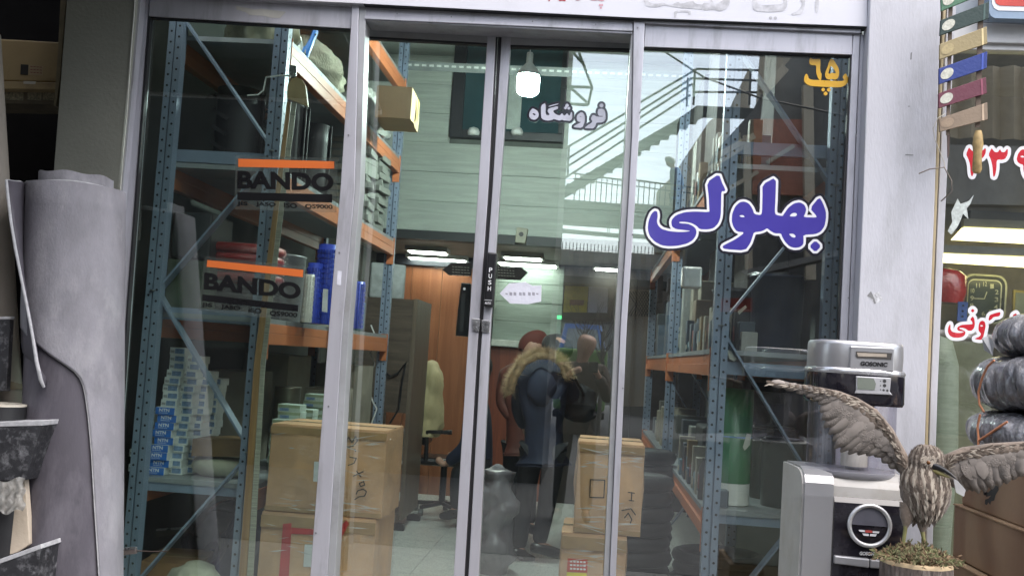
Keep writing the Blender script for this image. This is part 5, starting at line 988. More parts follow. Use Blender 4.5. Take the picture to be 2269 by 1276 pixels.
# cartons and wrapped coils, right edge
CB = M('carton_brown', (.27, .165, .10), .8, var=.08, scale=3, bump=.12, bscale=25, dirt=(.2, .12, .07), dirt_amt=.3)
for z0, z1, x0, ya, yb, lab in ((1.012, 1.215, 1.42, -1.15, -.42, 'upper brown carton under the wrapped coils'), (.815, 1.008, 1.40, -1.17, -.40, 'middle brown carton of the stack below the wrapped coils'), (.0, .808, 1.375, -1.2, -.38, 'lowest tall brown carton of the stack below the wrapped coils')):
    t = thing('carton', lab, 'box', (1.7, -.8, z0), 'brown cartons at the right edge')
    part('carton_body', MB().box(x0, x0 + .62, ya, yb, z0, z1), CB, t, .006)
    part('top_flap', MB().box(x0 - .004, x0 + .626, ya - .004, yb + .004, z1 - .002, z1 + .003), M('carton_edge', (.34, .22, .13), .85, var=.3, scale=60), t)
    part('tape_strip', MB().box(x0 - .0022, x0 - .0005, (ya + yb) / 2 - .03, (ya + yb) / 2 + .03, z0 + .02, z1 - .004) if z0 < .5 else MB().box(x0 - .0022, x0 - .0005, ya + .05, ya + .09, z0 + .02, z0 + .05), TAPE, t)
ptp = lambda x, y: (lambda d: CAMP + d * ((1.4195 - CAMP.x) / d.x))(ray(x, y))     # the side of the upper carton
t = [o for o in COL.objects if o.get('label') == 'upper brown carton under the wrapped coils'][0]
mb = MB()
for pg in ([(2180, 1092), (2190, 1090), (2196, 1084), (2200, 1076), (2212, 1074), (2213, 1084), (2206, 1096), (2203, 1108), (2196, 1110), (2194, 1118), (2190, 1112), (2187, 1118), (2182, 1116), (2183, 1106), (2190, 1104), (2196, 1097), (2186, 1100)], [(2178, 1088), (2187, 1089), (2186, 1097), (2180, 1096)]):
    mb.add([ptp(*q) for q in pg], [tuple(range(len(pg)))])
part('printed_mark', mb, M('print_black', (.015, .015, .015), .7), t)
PW_ = M('wrapped_black', (.11, .108, .115), .25, var=.5, scale=6, bump=1, bscale=7, bdist=.035, coat=.9, stretch=(3.2, 3.2, 1.1), dirt=(.40, .40, .42), dirt_amt=.6, dscale=5)
def bundle(lab, c, Rx, hh, seed, dents=7):
    rn = random.Random(seed); ph = [rn.uniform(0, 6.28) for _ in range(4)]; n = 160; rings = []
    for i in range(19):
        f = i / 18; a = math.pi * (f - .5); q = max(.03, math.cos(a)) ** .30; z = hh / 2 * (1 + math.sin(a) * (1 if abs(math.sin(a)) < .97 else .94))
        ring = []
        for k in range(n):
            b = 2 * math.pi * k / n; w = 1 + .010 * math.sin(dents * b + ph[0]) + .010 * math.sin(23 * b + ph[1] + 2 * f) + .007 * math.sin(41 * b + ph[2] + 5 * f) + .03 * mnoise.noise(Vector((math.cos(b) * 7, math.sin(b) * 7, f * 3 + seed))) + .02 * abs(mnoise.noise(Vector((math.cos(b) * 19, math.sin(b) * 19, f * 3 + seed)))); ring.append((c[0] + Rx * q * w * math.cos(b), c[1] + Rx * .9 * q * w * math.sin(b), c[2] + z + .006 * math.sin(9 * b + ph[3])))
        rings.append(ring)
    t = thing('wrapped_coil', lab, 'coil', c, 'film-wrapped black coils on the cartons')
    part('coil_body', MB().loft(rings), PW_, t); return t
k1 = bundle('bottom film-wrapped black coil with forked orange string, on the brown cartons', (1.66, -.75, 1.222), .325, .155, 1)
k2 = bundle('middle film-wrapped black coil tied with one orange string', (1.68, -.75, 1.375), .335, .195, 2)
k3 = bundle('top film-wrapped black coil with a pale label, above the tied one', (1.72, -.75, 1.565), .31, .155, 3)
STR = M('orange_string', (.48, .20, .10), .8)
def cyl_front(c, Rr, px, py):       # nearest point of an upright cylinder seen at a pixel, pushed slightly out
    d = ray(px, py); o_ = CAMP - Vector((c[0], c[1], 0)); a = d.x ** 2 + (d.y / .9) ** 2; b = 2 * (o_.x * d.x + o_.y * d.y / .81); cc = o_.x ** 2 + o_.y ** 2 / .81 - Rr ** 2; D = b * b - 4 * a * cc
    if D < 0: D = 0
    return CAMP + d * ((-b - math.sqrt(D)) / (2 * a))
part('string', MB().tube([cyl_front((1.68, -.75), .345, *q) for q in ((2203, 798), (2188, 812), (2176, 838), (2168, 868), (2170, 895), (2180, 912))], .004, 6), STR, k2)
part('string', MB().tube([cyl_front((1.66, -.75), .338, *q) for q in ((2172, 918), (2166, 945), (2168, 970), (2168, 990))], .004, 6).tube([cyl_front((1.66, -.75), .338, *q) for q in ((2168, 976), (2190, 962), (2215, 945), (2232, 934))], .004, 6), STR, k1)
lb = [cyl_front((1.72, -.75), .316, *q) for q in ((2176, 748), (2190, 745), (2203, 756), (2200, 788), (2180, 775))]
part('pale_label', MB().prism(lb, (-.001, -.002, 0)), M('label_dull', (.33, .33, .33), .4, var=.2), k3)
# ================================================================== water dispenser
YM = -.90; MX = P(1917, 800, YM).x; zm = lambda y: P(1900, y, YM).z
SIL = M('silver_plastic', (.40, .40, .41), .32, .55, var=.05, scale=6, dirt=(.30, .29, .27), dirt_amt=.4)
SILD = M('silver_dusty', (.40, .39, .37), .6, .15, var=.08, scale=10, dirt=(.34, .32, .28), dirt_amt=.8, dscale=14)
GLB = M('gloss_black', (.012, .011, .016), .12, var=.1, coat=.5, dirt=(.07, .065, .07), dirt_amt=.5, dscale=10)
def dring(cx, yf, w, d, z, e=3.4, n=40):
    o = []
    for k in range(n):
        a = 2 * math.pi * k / n; c, s = math.cos(a), math.sin(a); o.append((cx + w / 2 * math.copysign(abs(c) ** (2 / e), c), yf + d / 2 + d / 2 * math.copysign(abs(s) ** (2 / e), s), z))
    return o
wd_ = thing('water_dispenser', 'silver and black water filter dispenser with clear tank beside the pillar', 'water dispenser', (MX, YM + .17, .55))
W1 = .303
part('cap', MB().loft([dring(MX, YM + .004, W1, .30, zm(816)), dring(MX, YM, W1 * 1.004, .30, zm(790)), dring(MX, YM + .001, W1 * .998, .30, zm(764)), dring(MX, YM + .003, W1 * .985, .295, zm(758)), dring(MX, YM + .009, W1 * .95, .285, zm(755)), dring(MX, YM + .06, W1 * .7, .18, zm(754))]), SIL, wd_)
part('silver_ridge', MB().loft([dring(MX, YM - .006, W1 + .014, .312, zm(829)), dring(MX, YM - .010, W1 + .02, .32, zm(823)), dring(MX, YM - .004, W1 + .008, .308, zm(816.5))]), M('ridge_silver', (.55, .55, .56), .25, .7), wd_)
part('black_band', MB().loft([dring(MX, YM - .004, W1 + .006, .308, zm(897)), dring(MX, YM - .009, W1 + .016, .318, zm(890)), dring(MX, YM - .008, W1 + .014, .316, zm(829.5))]), GLB, wd_)
cf = part('front_panel', MB().pq([(1884, 766), (1983, 770), (1981, 824), (1882, 820)], YM - .004, .01), SIL, wd_, .004)
part('slot', MB().pq([(1897, 778), (1977, 782), (1975, 797), (1899, 793), (1896, 788)], YM - .0055, .002), M('slot_dark', (.05, .045, .04), .5), cf)
part('slot_lip', MB().pq([(1899, 781), (1965, 784), (1965, 791), (1901, 789)], YM - .0065, .002), M('slot_tan', (.36, .31, .25), .5), cf)
mb = MB(); ptext(mb, 'GOSONIC', [(1907, 800), (1967, 803), (1966, 813), (1906, 810)], YM - .0062, .05); part('brand_name', mb, BLACK, cf)
lc = part('display_panel', MB().pq([(1897, 833), (1975, 837), (1972, 868), (1978, 875), (1894, 871), (1897, 864)], YM - .014, .008), M('panel_silver', (.45, .45, .46), .35, .3), wd_, .002)
part('lcd', MB().pq([(1900, 836), (1936, 838), (1941, 850), (1938, 864), (1900, 862)], YM - .0155, .002), M('lcd_green', (.17, .19, .16), .2), lc)
mb = MB()
for x, y, r in ((1960, 844, .006), (1960, 854, .006), (1951, 844, .002), (1951, 854, .002), (1951, 863, .002), (1958, 864, .004), (1966, 865, .004)): mb.disc(P(x, y, YM - .0145), r, (0, 1, 0), 10)
part('panel_button', mb, M('button_dark', (.04, .04, .04), .4), lc, stuff=True)
TK = glass('tank_plastic', (.82, .81, .86), .12, .08, 5)
part('tank', MB().loft([dring(MX, YM + .012, W1 * .955, .285, z, 2.6) for z in (zm(1052), zm(1040), zm(960), zm(898))], True, False), TK, wd_)
part('tank_base', MB().loft([dring(MX, YM + .020, W1 * .90, .27, zm(1064), 2.5), dring(MX, YM + .006, W1 * .965, .295, zm(1058), 2.6), dring(MX, YM + .006, W1 * .965, .295, zm(1048), 2.6)]), M('tank_rim', (.30, .30, .33), .3, var=.1, alpha=.75), wd_)
part('inner_funnel', MB().lathe((MX, YM + .15, 0), [(.055, zm(935)), (.075, zm(905)), (.075, zm(898))], 24), M('funnel_white', (.50, .49, .44), .5), wd_)
part('filter_candle', MB().lathe((P(1893, 1000, YM + .15).x, YM + .15, 0), [(.045, zm(1040)), (.045, zm(1003)), (.03, zm(1000)), (.028, zm(985))], 20), M('filter_cream', (.52, .50, .40), .6), wd_)
part('inner_column', MB().lathe((MX + .03, YM + .17, 0), [(.04, zm(1050)), (.04, zm(936))], 18), M('column_clear', (.40, .40, .44), .3, alpha=.45), wd_)
# base body
bx0 = P(1773, 1120, YM).x; bx1 = P(2008, 1120, YM).x
def prof(y0, dep):                  # front edge rounded over at the top
    return [(YM + dep, zm(y0)), (YM + .10, zm(y0 - 2)), (YM + .05, zm(y0 + 2)), (YM + .018, zm(y0 + 12)), (YM + .004, zm(y0 + 28)), (YM, zm(y0 + 50)), (YM, .55), (YM + dep, .55)]
def shell(x0, x1, pr): return MB().loft([[(x0, y, z) for y, z in pr], [(x1, y, z) for y, z in pr]], False)
zt = 1050
part('base_body', shell(bx0 + .004, bx1, prof(zt + 2, .36)), SILD, wd_, .004)
part('side_column', shell(P(1806, 1150, YM).x - .040, P(1843, 1150, YM).x, [(y - .012, z + (.010 if i < 5 else 0)) for i, (y, z) in enumerate(prof(zt + 4, .34))]), SIL, wd_, .006)
part('front_black', shell(P(1846, 1150, YM).x, P(2001, 1150, YM).x, [(y - .014 if i not in (0, 7) else y - .2, z - (.012 if i < 5 else 0)) for i, (y, z) in enumerate(prof(zt + 28, .3))]), GLB, wd_, .006)
YB = YM - .020
dc = P(1927, 1164, YB)
mb = MB(); pts = [Vector(dc) + Vector((.066 * math.cos(a), 0, .066 * math.sin(a))) for a in [2 * math.pi * k / 40 for k in range(41)]]
mb.tube(pts, .0075, 8, False); rg = part('dial_ring', mb, M('ring_silver', (.60, .60, .60), .3, .6), wd_)
part('dial_back', MB().prism([Vector(dc) + Vector((.064 * math.cos(a), .003, .064 * math.sin(a))) for a in [2 * math.pi * k / 32 for k in range(32)]], (0, .012, 0)), GLB, wd_)
part('dial_window', MB().prism([Vector(dc) + Vector((.058 * math.cos(a), .001, .058 * math.sin(a))) for a in [math.pi * (k / 20) * 1.0 - .0 for k in range(21)]], (0, .002, 0)), M('window_grey', (.12, .12, .145), .12), wd_)
mb = MB()
for q in ([(1903, 1173), (1916, 1174), (1917, 1178), (1905, 1177)], [(1934, 1176), (1949, 1177), (1947, 1181), (1934, 1180)], [(1911, 1181), (1925, 1182), (1925, 1187), (1914, 1186)], [(1928, 1182), (1943, 1183), (1940, 1188), (1928, 1187)]): mb.pq(q, YB - .001, .004)
part('dial_button', mb, VWHITE, wd_, stuff=True)
part('dial_button', MB().pq([(1918, 1174), (1933, 1175), (1933, 1180), (1918, 1179)], YB - .001, .004), M('button_red', (.5, .08, .07), .4), wd_, label='red middle button')
mb = MB(); ptext(mb, 'GOSONIC', [(1905, 1221), (1946, 1223), (1945, 1231), (1904, 1229)], YB + .0005, .05); part('brand_name', mb, M('print_silver', (.5, .5, .5), .4), wd_)
part('tray_front', MB().pq([(1849, 1230), (1927, 1238), (1926, 1258), (1848, 1248)], YM - .03, .05), SIL, wd_, .004)
part('tray_front', MB().pq([(1929, 1239), (1964, 1242), (1963, 1260), (1928, 1258)], YM - .03, .05), SIL, wd_, .004)
solo('plinth_crate', MB().box(bx0 - .02, bx1 + .02, YM - .03, YM + .38, .001, .546), M('crate_ply', (.25, .17, .10), .8, var=.2), 'plywood crate that the water dispenser stands on', 'crate', bevel=.004)
# ================================================================== stuffed heron
YH = -1.15; S_ = FPX / (4.5 + YH)
F1 = M('feather_brown', (.165, .128, .098), .8, var=.35, scale=22, bump=.5, bscale=70, sheen=.2)
F2 = M('feather_pale', (.36, .31, .25), .8, var=.25, scale=30)
F3 = M('feather_dark', (.10, .076, .058), .8, var=.3, scale=30)
F4 = M('feather_grey', (.22, .192, .168), .75, var=.2, scale=18, stretch=(3, 3, 3), bump=.5, bscale=90)
F5 = M('feather_grey_pale', (.24, .21, .185), .75, var=.2, scale=18)
he = thing('stuffed_heron', 'stuffed brown streaked night heron with spread wings on a mossy stump', 'bird', P(2030, 1215, YH))
rings_def = [(2051, 1154, 6, .02), (2050, 1146, 24, .03), (2050, 1130, 40, .05), (2050, 1108, 50, .06), (2050, 1085, 53, .065), (2048, 1064, 50, .062), (2046, 1050, 42, .054), (2048, 1039, 35, .046), (2051, 1026, 36, .050), (2053, 1013, 36, .050), (2054, 1001, 31, .045), (2053, 991, 21, .032), (2052, 986, 8, .012)]
rings = []
for x, y, hw, hd in rings_def:
    c = P(x, y, YH); rings.append([(c.x + hw / S_ * math.cos(a) * (1 + .03 * math.sin(7 * a + y)), c.y + hd * math.sin(a), c.z + .004 * math.sin(5 * a + y * .3)) for a in [2 * math.pi * k / 28 for k in range(28)]])
body = part('body', MB().loft(rings), F1, he)
def leaf(mb, p, d, n_, L, w, cup=.15):
    d = d.normalized(); s_ = d.cross(n_).normalized(); u = s_.cross(d)
    prof_ = [(0, .25), (.2, .8), (.5, 1), (.8, .75), (1, .12)]
    L_ = []; C_ = []; R_ = []
    for t, k in prof_: c = p + d * L * t + u * (L * .06 * math.sin(t * 3)); L_.append(c - s_ * w / 2 * k); C_.append(c + u * w * cup * k); R_.append(c + s_ * w / 2 * k)
    mb.grid([L_, C_, R_], True)
def body_pt(t, a):
    k = t * (len(rings_def) - 1); i = min(int(k), len(rings_def) - 2); f = k - i; A_, B_ = rings_def[i], rings_def[i + 1]; x, y, hw, hd = [lerp(A_[q], B_[q], f) for q in range(4)]
    c = P(x, y, YH); return Vector((c.x + hw / S_ * math.cos(a), c.y + hd * math.sin(a), c.z)), Vector((math.cos(a), math.sin(a), .0))
fb = [MB(), MB(), MB()]; rn = random.Random(5)
for i in range(1900):
    t = rn.uniform(.08, .96); a = rn.uniform(-math.pi * 1.05, .05 * math.pi); p, n_ = body_pt(t, a); head = t > .60
    lane = math.sin(a * (19 if head else 17) + t * 4)
    k = 1 if lane > .25 else (2 if lane < -.45 else 0)
    if head and k == 1 and rn.random() < .5: k = 0
    L = rn.uniform(.010, .018) if head else rn.uniform(.018, .034); w = (.0030 if head else .0055) * rn.uniform(.7, 1.3)
    cx = P(2050, 1080, YH).x; d = Vector((-(p.x - cx) * (1.2 if t < .4 else .2) + rn.uniform(-.02, .02), .0, -.12)).normalized() + n_ * rn.uniform(.0, .16)
    leaf(fb[k], p + n_ * .001 + Vector((0, 0, L * .4)), d, n_, L, w)
for mb, m_, nm in ((fb[0], F1, 'brown_feathers'), (fb[1], F2, 'pale_feathers'), (fb[2], F3, 'dark_feathers')): part(nm, mb, m_, he, stuff=True)
# head details
Yb = YH - .045
b0 = P(2070, 1032, Yb); tip = P(2119, 1061, Yb - .05)
part('beak', MB().tube([b0.lerp(tip, t) + Vector((0, 0, .006 * math.sin(t * 3.0))) for t in (-.12, 0, .25, .5, .75, .95, 1)], [.014, .0125, .0095, .0072, .005, .0025, .001], 10), M('beak_black', (.012, .012, .012), .3), he)
b1_ = P(2066, 1040, Yb + .004); part('lower_beak', MB().tube([b1_.lerp(P(2106, 1058, Yb - .035), t) for t in (0, .3, .6, .9, 1)], [.009, .008, .006, .0035, .001], 8), M('beak_yellow', (.26, .22, .08), .4), he)
ey = P(2057, 1024, YH - .052); ring_ = part('eye', MB().lathe(ey, [(.001, -.007), (.006, -.004), (.007, 0), (.006, .004), (.001, .007)], 12), M('eye_amber', (.12, .045, .01), .08), he)
part('brow_feathers', (lambda mb: [leaf(mb, P(2060 + rn.uniform(-14, 22), 1016 + rn.uniform(-8, 12), YH - .053), Vector((-.3, 0, -.5 + rn.uniform(-.2, .5))), Vector((0, -1, 0)), .014, .003) for _ in range(60)] and mb)(MB()), F2, he, stuff=True)
# wings
def wing(lead, tips, nf, wid, y0, y1, lab, side, prim):
    n_ = Vector((0, -1, 0)); Yf = lambda t: lerp(y0, y1, t)
    lp_ = [P(*q, Yf(i / (len(lead) - 1))) for i, q in enumerate(lead)]
    wm = part('wing', MB().tube(lp_, [.022, .020, .017, .015, .012, .010, .006, .003][:len(lp_)], 10), F1, he)
    wm['label'] = lab
    for i in range(nf):
        f = i / (nf - 1); b = pl(lead, min(.96, f * .92 + .02)); tp = pl(tips, f); lay = .012 - .018 * f + (i % 2) * .0016
        B_ = P(b.x, b.y, Yf(f) + lay); T_ = P(tp.x, tp.y, Yf(f) + lay + .004)
        mb = MB(); d = T_ - B_; leaf(mb, B_, d, n_, d.length, wid * (1.0 if f < prim else .55) / S_, .08)
        o = part('flight_feather', mb, F4 if i % 3 else F5, wm); o.modifiers.new('thickness', 'SOLIDIFY').thickness = .0012
    for row, (fl_, m_, nn) in enumerate(((.62, F4, 22), (.40, F5, 30), (.20, F1, 38))):
        mb = MB(); mb2 = MB()
        for i in range(nn):
            f = i / (nn - 1); b = pl(lead, min(.93, f * .9 + .02)); tp = pl(tips, f); q = Vector(b).lerp(Vector(tp), fl_ * rn.uniform(.85, 1.15)); lay = -.004 - row * .004 + (i % 2) * .001
            if i % 2 and row: b = Vector(b).lerp(Vector(tp), .05)
            B_ = P(b.x, b.y, Yf(f) + lay); T_ = P(q.x, q.y, Yf(f) + lay + .002); leaf(mb if rn.random() < .75 else mb2, B_, T_ - B_, n_, (T_ - B_).length, wid * (.8 - .15 * row) * (1 if f < prim else .5) / S_, .1)
        part('covert_feathers', mb, m_, wm, stuff=True); part('covert_feathers', mb2, F5, wm, stuff=True)
    mb = MB(); mb2 = MB()
    for i in range(260):
        t = rn.random(); p = pl(lp_, t); d = (pl(lp_, min(1, t + .04)) - pl(lp_, max(0, t - .04))).normalized() + Vector((rn.uniform(-.3, .3), 0, rn.uniform(-.7, .15)))
        leaf(mb if rn.random() < .55 else mb2, p + Vector((rn.uniform(-.004, .004), -.016 * (1 - t * .6) - .003, rn.uniform(-.014, .012) * (1 - t * .7))), d, n_, rn.uniform(.014, .028), rn.uniform(.003, .006))
    part('edge_feathers', mb, F3, wm, stuff=True); part('edge_feathers', mb2, F2, wm, stuff=True)
wing([(2014, 1058), (1996, 1010), (1968, 955), (1936, 914), (1898, 889), (1856, 872), (1796, 858), (1706, 848)], [(2006, 1060), (1996, 1046), (1968, 1036), (1940, 1012), (1912, 1008), (1878, 1006), (1850, 998), (1844, 972), (1826, 948), (1819, 920), (1812, 892), (1790, 879), (1755, 866), (1704, 848)], 22, 34, YH + .015, YH - .04, 'raised wing spread towards the glass', -1, .72)
wing([(2088, 1052), (2100, 1018), (2136, 1002), (2196, 992), (2262, 986), (2330, 984), (2400, 990), (2470, 1005)], [(2098, 1068), (2114, 1078), (2132, 1090), (2152, 1086), (2172, 1094), (2196, 1084), (2222, 1076), (2246, 1062), (2272, 1052), (2310, 1040), (2360, 1030), (2410, 1024), (2470, 1010)], 20, 38, YH + .015, YH - .06, 'lowered wing spread to the right edge', 1, .8)
YEL = M('leg_yellow', (.26, .25, .10), .5, var=.2, scale=40)
for hip, kn, ft, nm in (((2012, 1128), (2007, 1166), (1999, 1222), 'l'), ((2048, 1140), (2043, 1176), (2052, 1220), 'r')):
    H_, K_, T_ = P(*hip, YH), P(*kn, YH - .01), P(*ft, YH)
    lg = part('leg', MB().tube([K_ + Vector((0, 0, .004)), K_.lerp(T_, .1), K_.lerp(T_, .5), T_], [.0075, .006, .0055, .006], 8), YEL, he)
    part('thigh_feathers', MB().tube([H_ + Vector((0, 0, .02)), H_.lerp(K_, .4), H_.lerp(K_, .8), K_ - Vector((0, 0, .003))], [.026, .022, .013, .006], 10), F1, lg)
    mb = MB()
    for k in (-1, 0, 1): mb.tube([T_, T_ + Vector((.035 * k * .7, -.04, -.006))], [.005, .003], 6)
    part('toe', mb, YEL, lg)
part('tail', (lambda mb: [leaf(mb, P(2035 + i * 5, 1130, YH + .06), Vector((.01 * (i - 3), .06, -.06)), Vector((0, 1, .4)), .09, .02) for i in range(7)] and mb)(MB()), F4, he)
# stump with moss
sc_ = P(2031, 1240, YH - .02); SR = .105
sp = thing('wood_stump', 'round bark covered stump with cut cream rim carrying the stuffed heron', 'stump', (sc_.x, sc_.y, .58))
n = 48; rings = []
for z, k in ((.58, 1.0), (.70, 1.0), (sc_.z - .03, 1.0), (sc_.z - .012, 1.0), (sc_.z - .002, .985), (sc_.z, .96), (sc_.z + .001, .01)):
    rings.append([(sc_.x + SR * k * math.cos(a) * (1 + .018 * math.sin(9 * a) + .014 * math.sin(23 * a + z * 30)), sc_.y + SR * k * math.sin(a) * (1 + .018 * math.sin(9 * a) + .014 * math.sin(23 * a + z * 30)), z) for a in [2 * math.pi * q / n for q in range(n)]])
part('bark', MB().loft(rings[:4], True, False), M('bark', (.13, .10, .085), .9, var=.6, scale=30, bump=1, bscale=40, stretch=(3, 3, .7), dirt=(.3, .28, .25), dirt_amt=.6, dscale=20), sp)
part('cut_top', MB().loft(rings[3:], True, False), M('cut_wood', (.45, .34, .20), .7, var=.2, scale=30), sp)
part('log_base', MB().box(sc_.x - .14, sc_.x + .14, sc_.y - .14, sc_.y + .14, .001, .578), M('crate_ply', (.25, .17, .10), .8), sp)
mo = [MB(), MB(), MB()]
for i in range(2600):
    a = rn.uniform(0, 6.28); r_ = SR * .93 * math.sqrt(rn.random()); x, y = sc_.x + r_ * math.cos(a), sc_.y + r_ * math.sin(a); hgt = .038 * max(0, 1 - (r_ / (SR * 1.15)) ** 2) * (1 + .5 * math.sin(x * 90 + 1) * math.cos(y * 70))
    z = sc_.z + rn.uniform(0, max(.008, hgt)); d = Vector((rn.uniform(-1, 1), rn.uniform(-1, .6), rn.uniform(.0, 1.1))); k = 0 if math.sin(x * 120) + rn.uniform(-1, 1) > .8 else (1 if rn.random() < .6 else 2)
    leaf(mo[k], Vector((x, y, z)), d, Vector((rn.uniform(-1, 1), -1, rn.uniform(0, 1))), rn.uniform(.010, .022), rn.uniform(.003, .006))
for i in range(16):
    a = rn.uniform(3.0, 6.4); p0 = Vector((sc_.x + SR * .95 * math.cos(a), sc_.y + SR * .95 * math.sin(a), sc_.z + .01)); 
    for q in range(14): leaf(mo[q % 3], p0 + Vector((math.cos(a), math.sin(a), rn.uniform(-.5, .5))) * (q * .0024), Vector((math.cos(a) + rn.uniform(-1, 1), math.sin(a), rn.uniform(-.6, .8))), Vector((0, -1, .3)), .014, .004)
for mb, c, nm in zip(mo, ((.09, .10, .04), (.15, .10, .055), (.16, .15, .07)), ('green', 'brown', 'light')): part('moss', mb, M('moss_' + nm, c, .9, var=.4, scale=40), sp, stuff=True)
# little plastic tag under the beak
solo('plastic_tag', MB().prism([P(2113, 1060, YH - .07), P(2122, 1064, YH - .07), P(2140, 1085, YH - .07), P(2136, 1100, YH - .07), P(2118, 1090, YH - .07)], (0, .001, 0)), M('tag_clear', (.6, .6, .6), .3, alpha=.45), 'translucent plastic tag hanging under the heron beak', 'tag')
# ================================================================== outside, left
lw = thing('side_wall', 'dull grey green wall strip between the left window and the dark opening', 'wall', P(220, 300, -.06))
part('plaster', MB().pq([(156, -90), (306, -90), (300, 0), (262, 420), (228, 800), (180, 1430), (60, 1430), (118, 390), (148, 0)], -.08, .10), GREYW, lw, .003)
part('jamb', MB().pq([(309, -90), (319, -90), (312, 0), (272, 420), (238, 800), (192, 1430), (182, 1430), (230, 800), (264, 420), (302, 0)], -.05, .06), ALU, lw)
solo('cord', MB().tube([P(300, -40, -.085), P(298, 20, -.085), P(290, 120, -.085), P(281, 250, -.084), P(271, 360, -.084), P(266, 430, -.084), P(262, 520, -.083)], .0024, 6), M('cord_white', (.5, .5, .45), .6), 'thin white cord running down the grey green wall strip', 'cord')
struct('neighbour_opening', MB().pq([(-300, -200), (160, -200), (110, 700), (40, 1430), (-300, 1430)], .9, .05), M('opening_black', (.004, .004, .004), .9, spec=0))
cbx = thing('shutter_box', 'cream shutter box with stickers in the dark opening at top left', 'shutter box', P(60, 140, .05))
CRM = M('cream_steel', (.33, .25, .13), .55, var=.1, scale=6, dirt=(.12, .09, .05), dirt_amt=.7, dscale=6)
part('box_panel', MB().pq([(-300, 70), (134, 94), (131, 182), (-300, 172)], .05, .3), CRM, cbx, .006)
part('box_lip', MB().pq([(-300, 174), (131, 183), (130, 199), (-300, 192)], .03, .3), CRM, cbx, .004)
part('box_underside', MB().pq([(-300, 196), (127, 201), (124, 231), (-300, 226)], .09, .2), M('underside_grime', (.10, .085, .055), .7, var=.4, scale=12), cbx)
stt = part('sticker', MB().pq([(45, 142), (95, 147), (94, 168), (45, 166)], .0492, .0008), M('sticker_cream', (.36, .28, .17), .6), cbx)
part('sticker_icon', MB().pq([(46, 143), (63, 144), (62, 167), (45, 166)], .0484, .0006), M('icon_black', (.02, .018, .016), .6), stt)
mb = MB()
for r_ in range(3): ptext(mb, '----', [(67, 147 + r_ * 6.5), (93, 149 + r_ * 6.5), (93, 150.5 + r_ * 6.5), (67, 148.5 + r_ * 6.5)], .0484, .0)
part('sticker_print', mb, M('print_maroon', (.2, .04, .04), .6), stt)
part('sticker', MB().pq([(52, 180), (79, 181), (78, 187), (52, 186)], .0292, .0008), M('sticker_white', (.45, .43, .38), .6), cbx)
for x0, x1 in ((10, 52), (61, 92), (95, 120)): part('sticker', MB().pq([(x0, 203), (x1, 205), (x1 - 1, 223), (x0, 221)], .0892, .0008), M('sticker_faded', (.20, .18, .12), .6, var=.6, scale=120), cbx)
part('box_post', MB().pq([(136, -120), (152, -120), (146, 0), (132, 180), (124, 235), (119, 235), (128, 120), (134, 0)], -.02, .06), M('post_cream', (.22, .19, .12), .6), cbx)
# big rubber sheet roll
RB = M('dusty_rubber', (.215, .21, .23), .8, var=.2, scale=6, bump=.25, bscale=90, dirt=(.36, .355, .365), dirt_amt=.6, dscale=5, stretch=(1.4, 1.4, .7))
RBD = M('shaded_dusty_rubber', (.068, .062, .075), .75, var=.22, scale=4, bump=.1, bscale=60, dirt=(.15, .14, .16), dirt_amt=.7, dscale=3.5, stretch=(1.6, 1.6, .5))  # same rubber darkened: shade of the inner layer and flap in its colour
RBE = M('rubber_cut_edge', (.42, .42, .43), .8, var=.2, scale=40)
rr_ = thing('rubber_roll', 'large grey rubber sheet roll with a peeling flap leaning at the left wall', 'rubber roll', (P(150, 1290, -.5).x, -.5, 0))
T0 = P(169, 418, -.36); B0 = P(150, 1276, -.50); Bg = B0 + (B0 - T0) * (B0.z / (T0.z - B0.z)); RR = .176
def cylp(y, th, rad):               # point of the roll at the height seen at pixel row y, angle th (0 faces the street, + to the right)
    t = (y - 418) / (1276 - 418); c = T0 + (B0 - T0) * t if y <= 1276 else B0 + (Bg - B0) * ((y - 1276) / 500); rad *= 1 + .06 * t
    return c + Vector((rad * math.sin(th), -rad * math.cos(th), -.025 * math.cos(th) * 0))
ys_ = [418, 470, 540, 620, 700, 760, 800, 840, 880, 930, 1000, 1080, 1180, 1276, 1776]
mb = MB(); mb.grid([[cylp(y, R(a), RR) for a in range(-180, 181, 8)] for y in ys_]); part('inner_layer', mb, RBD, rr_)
bnd = [(400, -60), (740, -56), (775, -16), (800, 4), (818, 20), (832, 30), (850, 38), (880, 42), (930, 46), (1000, 50), (1100, 54), (1276, 62), (1776, 84)]
def bth(y):
    for (ya, a), (yb, b) in zip(bnd, bnd[1:]):
        if ya <= y <= yb: return lerp(a, b, (y - ya) / (yb - ya))
    return bnd[-1][1]
ys2 = [418, 470, 540, 620, 700, 745, 760, 775, 788, 800, 810, 820, 832, 845, 860, 880, 905, 930, 965, 1000, 1050, 1100, 1180, 1276, 1776]
mb = MB(); mb.grid([[cylp(y, R(lerp(bth(y), 128, k / 34)), RR + .010) for k in range(35)] for y in ys2]); o = part('outer_layer', mb, RB, rr_); s_ = o.modifiers.new('thickness', 'SOLIDIFY'); s_.thickness = .009; s_.offset = 1
mb = MB(); ed = [cylp(y, R(bth(y)), RR + .012) for y in ys2 if y >= 770]; mb.tube(ed, .0035, 6); part('cut_edge', mb, RBE, rr_)
fe = [(14, 400), (18, 440), (24, 490), (34, 550), (46, 610), (56, 660), (66, 710), (74, 755), (81, 800), (90, 840), (97, 857)]
mb = MB(); rows = []
